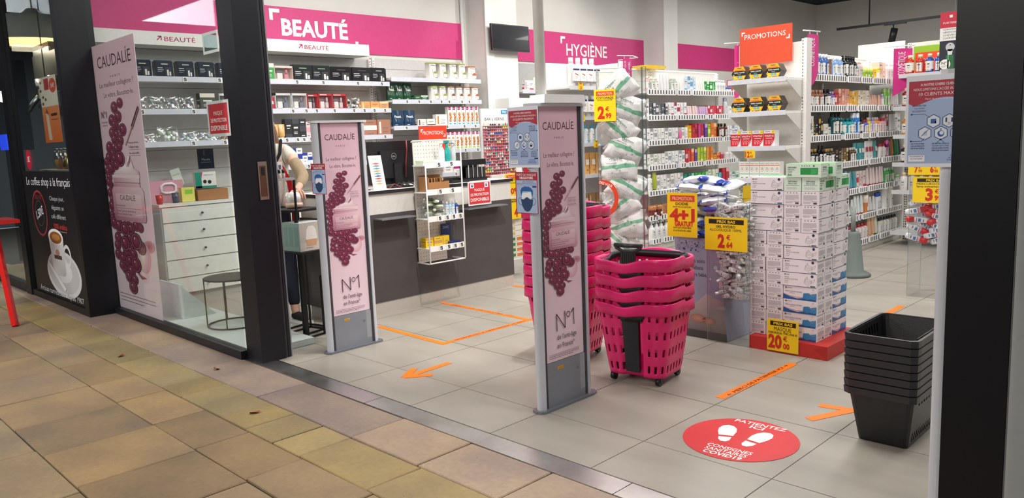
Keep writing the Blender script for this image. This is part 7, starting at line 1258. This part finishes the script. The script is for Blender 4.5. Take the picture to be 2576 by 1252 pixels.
t = thing('espresso_machine', 'dark espresso machine with chrome spouts behind the café glass', 'coffee machine', (-5.75, .0, 1.9)); g = G(); g.mat = 'blackmetal'; g.box(-.55, .55, -.15, .3, .25, .55, '3a3c40'); g.box(-.5, .1, -.15, .3, .55, .65, '4c4e50'); part('housing', g, t)
for x in (-.2, .28): g = G(); g.mat = 'metal'; g.cyl((x, -.18, .28), (x, -.18, .12), .06, 'b8bcc0', 12); g.tube([(x, -.18, .14), (x-.1, -.26, .02), (x-.14, -.3, -.05)], .03, '9aa0a4', 8); part('spout', g, t)
g = G(); g.mat = 'metal'; g.cyl((.62, -.1, .3), (.62, -.1, .62), .09, 'b8bcbc', 14); part('chrome_cylinder', g, t); g = G(); g.mat = 'blackmetal'; g.box(-.55, .7, -.1, .3, -.1, -.02, '1a1b1e'); g.box(-.5, -.4, .1, .2, -1.9, -.1, '1a1b1e'); g.box(.5, .6, .1, .2, -1.9, -.1, '1a1b1e'); part('stand', g, t)
mini('coffee_counter', 'dark café counter with lighter brown top behind the glass', 'counter', (-6.2, .5, 0), lambda g: (setattr(g, 'mat', 'coated'), g.box(-1.6, 1.9, 0, .5, 0, 1.15, '2c2a28'), g.box(-1.6, 1.9, -.02, .52, 1.15, 1.2, '5a5248')))
for k in range(5): mini('jar', f'café jar on the counter behind the glass, {order(k+1)} from left', 'jar', (-6.6+.4*k, .7, 1.2), lambda g: (setattr(g, 'mat', 'gloss'), g.lathe([(.08, 0), (.09, .05), (.09, .22), (.06, .26), (.06, .3)], ('8a8c84', 'b89a68', '6a2c28', 'c8c4b0', 'a86a3a')[k], 12)), group='jars on the café counter')
mini('price_board', 'pale horizontal board left of the orange café poster', 'sign', (-4.75, -.5, 1.9), lambda g: (g.box(-.1, .4, 0, .01, 0, .09, 'c8c8b0', 'print'), g.box(.14, .15, .002, .01, .09, 1.7, '2a2a2c'), Pr(g, (-.1, 0, 0)).rect(.36, .02, .12, .06, '2a3a60')))
mini('wall_lamp', 'small warm lamp glowing deep in the café at left edge', 'lamp', (-7.6, -.2, 2.1), lambda g: g.blob((0, 0, 0), .07, 'ffffff', 10, 'lampglow'))
mini('blue_screen', 'small blue lit screen at left edge of the café', 'screen', (-8.25, -.15, 1.45), lambda g: (g.box(0, .35, 0, .02, 0, .2, 'ffffff', 'screen_blue'), g.box(.15, .2, .02, .06, -1.45, .1, '1c1c20')))
mini('bar_stool', 'red slanted metal stool at left edge, only one leg in view', 'stool', (-3.50, -1.22, 0), lambda g: (setattr(g, 'mat', 'gloss'), g.tube([(0, 0, 0), (-.3, .02, .54), (-.46, .03, .82)], .028, 'd8201c', 4), g.tube([(-1.15, .0, 0), (-.82, .0, .82)], .03, 'd8201c', 4), g.box(-.86, -.42, -.2, .22, .8, .83, 'd8201c')))
for i, (x, y) in enumerate(((-.82, -.275), (-.9, -.72), (.05, -.95), (-1.75, -1.0))): mini('dry_leaf', ('small brown leaf at the foot of the sliding door post', 'small brown leaf on the paving near the threshold', 'dark leaf scrap on the yellow paving stones', 'tiny brown leaf on the paving below the window')[i], 'leaf', (x, y, .002), lambda g: (setattr(g, 'mat', 'matte'), g.grid(lambda a, b: ((a-.5)*.04*(1-abs(b-.5)), (b-.5)*.05, .004+.006*math.sin(a*3+b*2)), 3, 3, '8a5434')), rz=i*1.3)
area('cafe_pendant_and_fill', (-5.95, -.2, 2.5), .6, 22, (1, .85, .6)); area('cafe_pendant_and_fill', (-8.5, 1.2, 3.5), 3, 260, (.9, .95, 1))  # first is the pendant's light, second an added fill brightening the café

t = thing('bar_shelf', 'narrow beige shelf behind the café glass above the cup panel', 'shelf', (-4.95, -.55, 0)); g = G(); g.box(0, .93, 0, .35, 1.19, 1.225, '8a8470'); part('board', g, t)
for x in (.02, .87): g = G(); g.box(x, x+.03, .02, .3, 0, 1.19, '3a3a38'); part('support', g, t)
mini('menu_board', 'beige and orange menu board behind the orange café poster', 'board', (-5.0, -.1, 1.3), lambda g: (g.box(0, .93, 0, .02, 0, .5, 'a89a80', 'print'), g.box(.03, .5, -.004, 0, .22, .47, 'c8783a', 'print'), g.box(.8, .83, .02, .05, -1.3, .1, '2a2a2a'), Pr(g, (.03, -.004, 0)).fine(.05, .15, .8, .02, '5a4a3a', 3, rows=3)))
mini('syrup_dispenser', 'gold and chrome curved dispenser on the café shelf', 'dispenser', (-4.36, -.42, 1.226), lambda g: (setattr(g, 'mat', 'metal'), g.lathe([(.07, 0), (.08, .02), (.06, .1), (.04, .14)], 'b89a60', 14), g.tube([(.05, 0, .1), (.09, 0, .2), (.02, 0, .26), (-.06, 0, .2), (-.09, 0, .02)], .012, 'd0c8b0', 8)))
mini('red_pot', 'dark red pot at right end of the café shelf', 'pot', (-4.13, -.42, 1.226), lambda g: (setattr(g, 'mat', 'gloss'), g.lathe([(.07, 0), (.09, .14), (.08, .14), (.06, .01)], '8a2228', 16)))
for k in range(3): mini('glass_jar', f'clear jar on the café shelf, {order(k+1)} from left', 'jar', (-4.8+.13*k, -.4, 1.226), lambda g: (g.lathe([(.045, 0), (.05, .02), (.05, .15), (.035, .18)], 'ffffff', 12, 'film'), g.lathe([(.042, .002), (.044, .09)], ('b89050', '8a5a38', 'c8b898')[k], 10, 'matte'), g.lathe([(.036, .18), (.036, .2)], 'a0a4a8', 10, 'metal')), group='jars on the café shelf')
mini('milk_jug', 'steel milk jug between the dispenser and red pot', 'jug', (-4.24, -.42, 1.226), lambda g: (setattr(g, 'mat', 'metal'), g.lathe([(.045, 0), (.05, .03), (.038, .1), (.044, .12)], 'b8bcc0', 14), g.tube([(.04, 0, .1), (.08, 0, .09), (.075, 0, .04), (.045, 0, .03)], .005, 'b8bcc0', 6)))
area('cafe_pendant_and_fill', (-4.4, .6, 3.0), .8, 14, (1, .9, .75))  # unseen fill over the café shelf
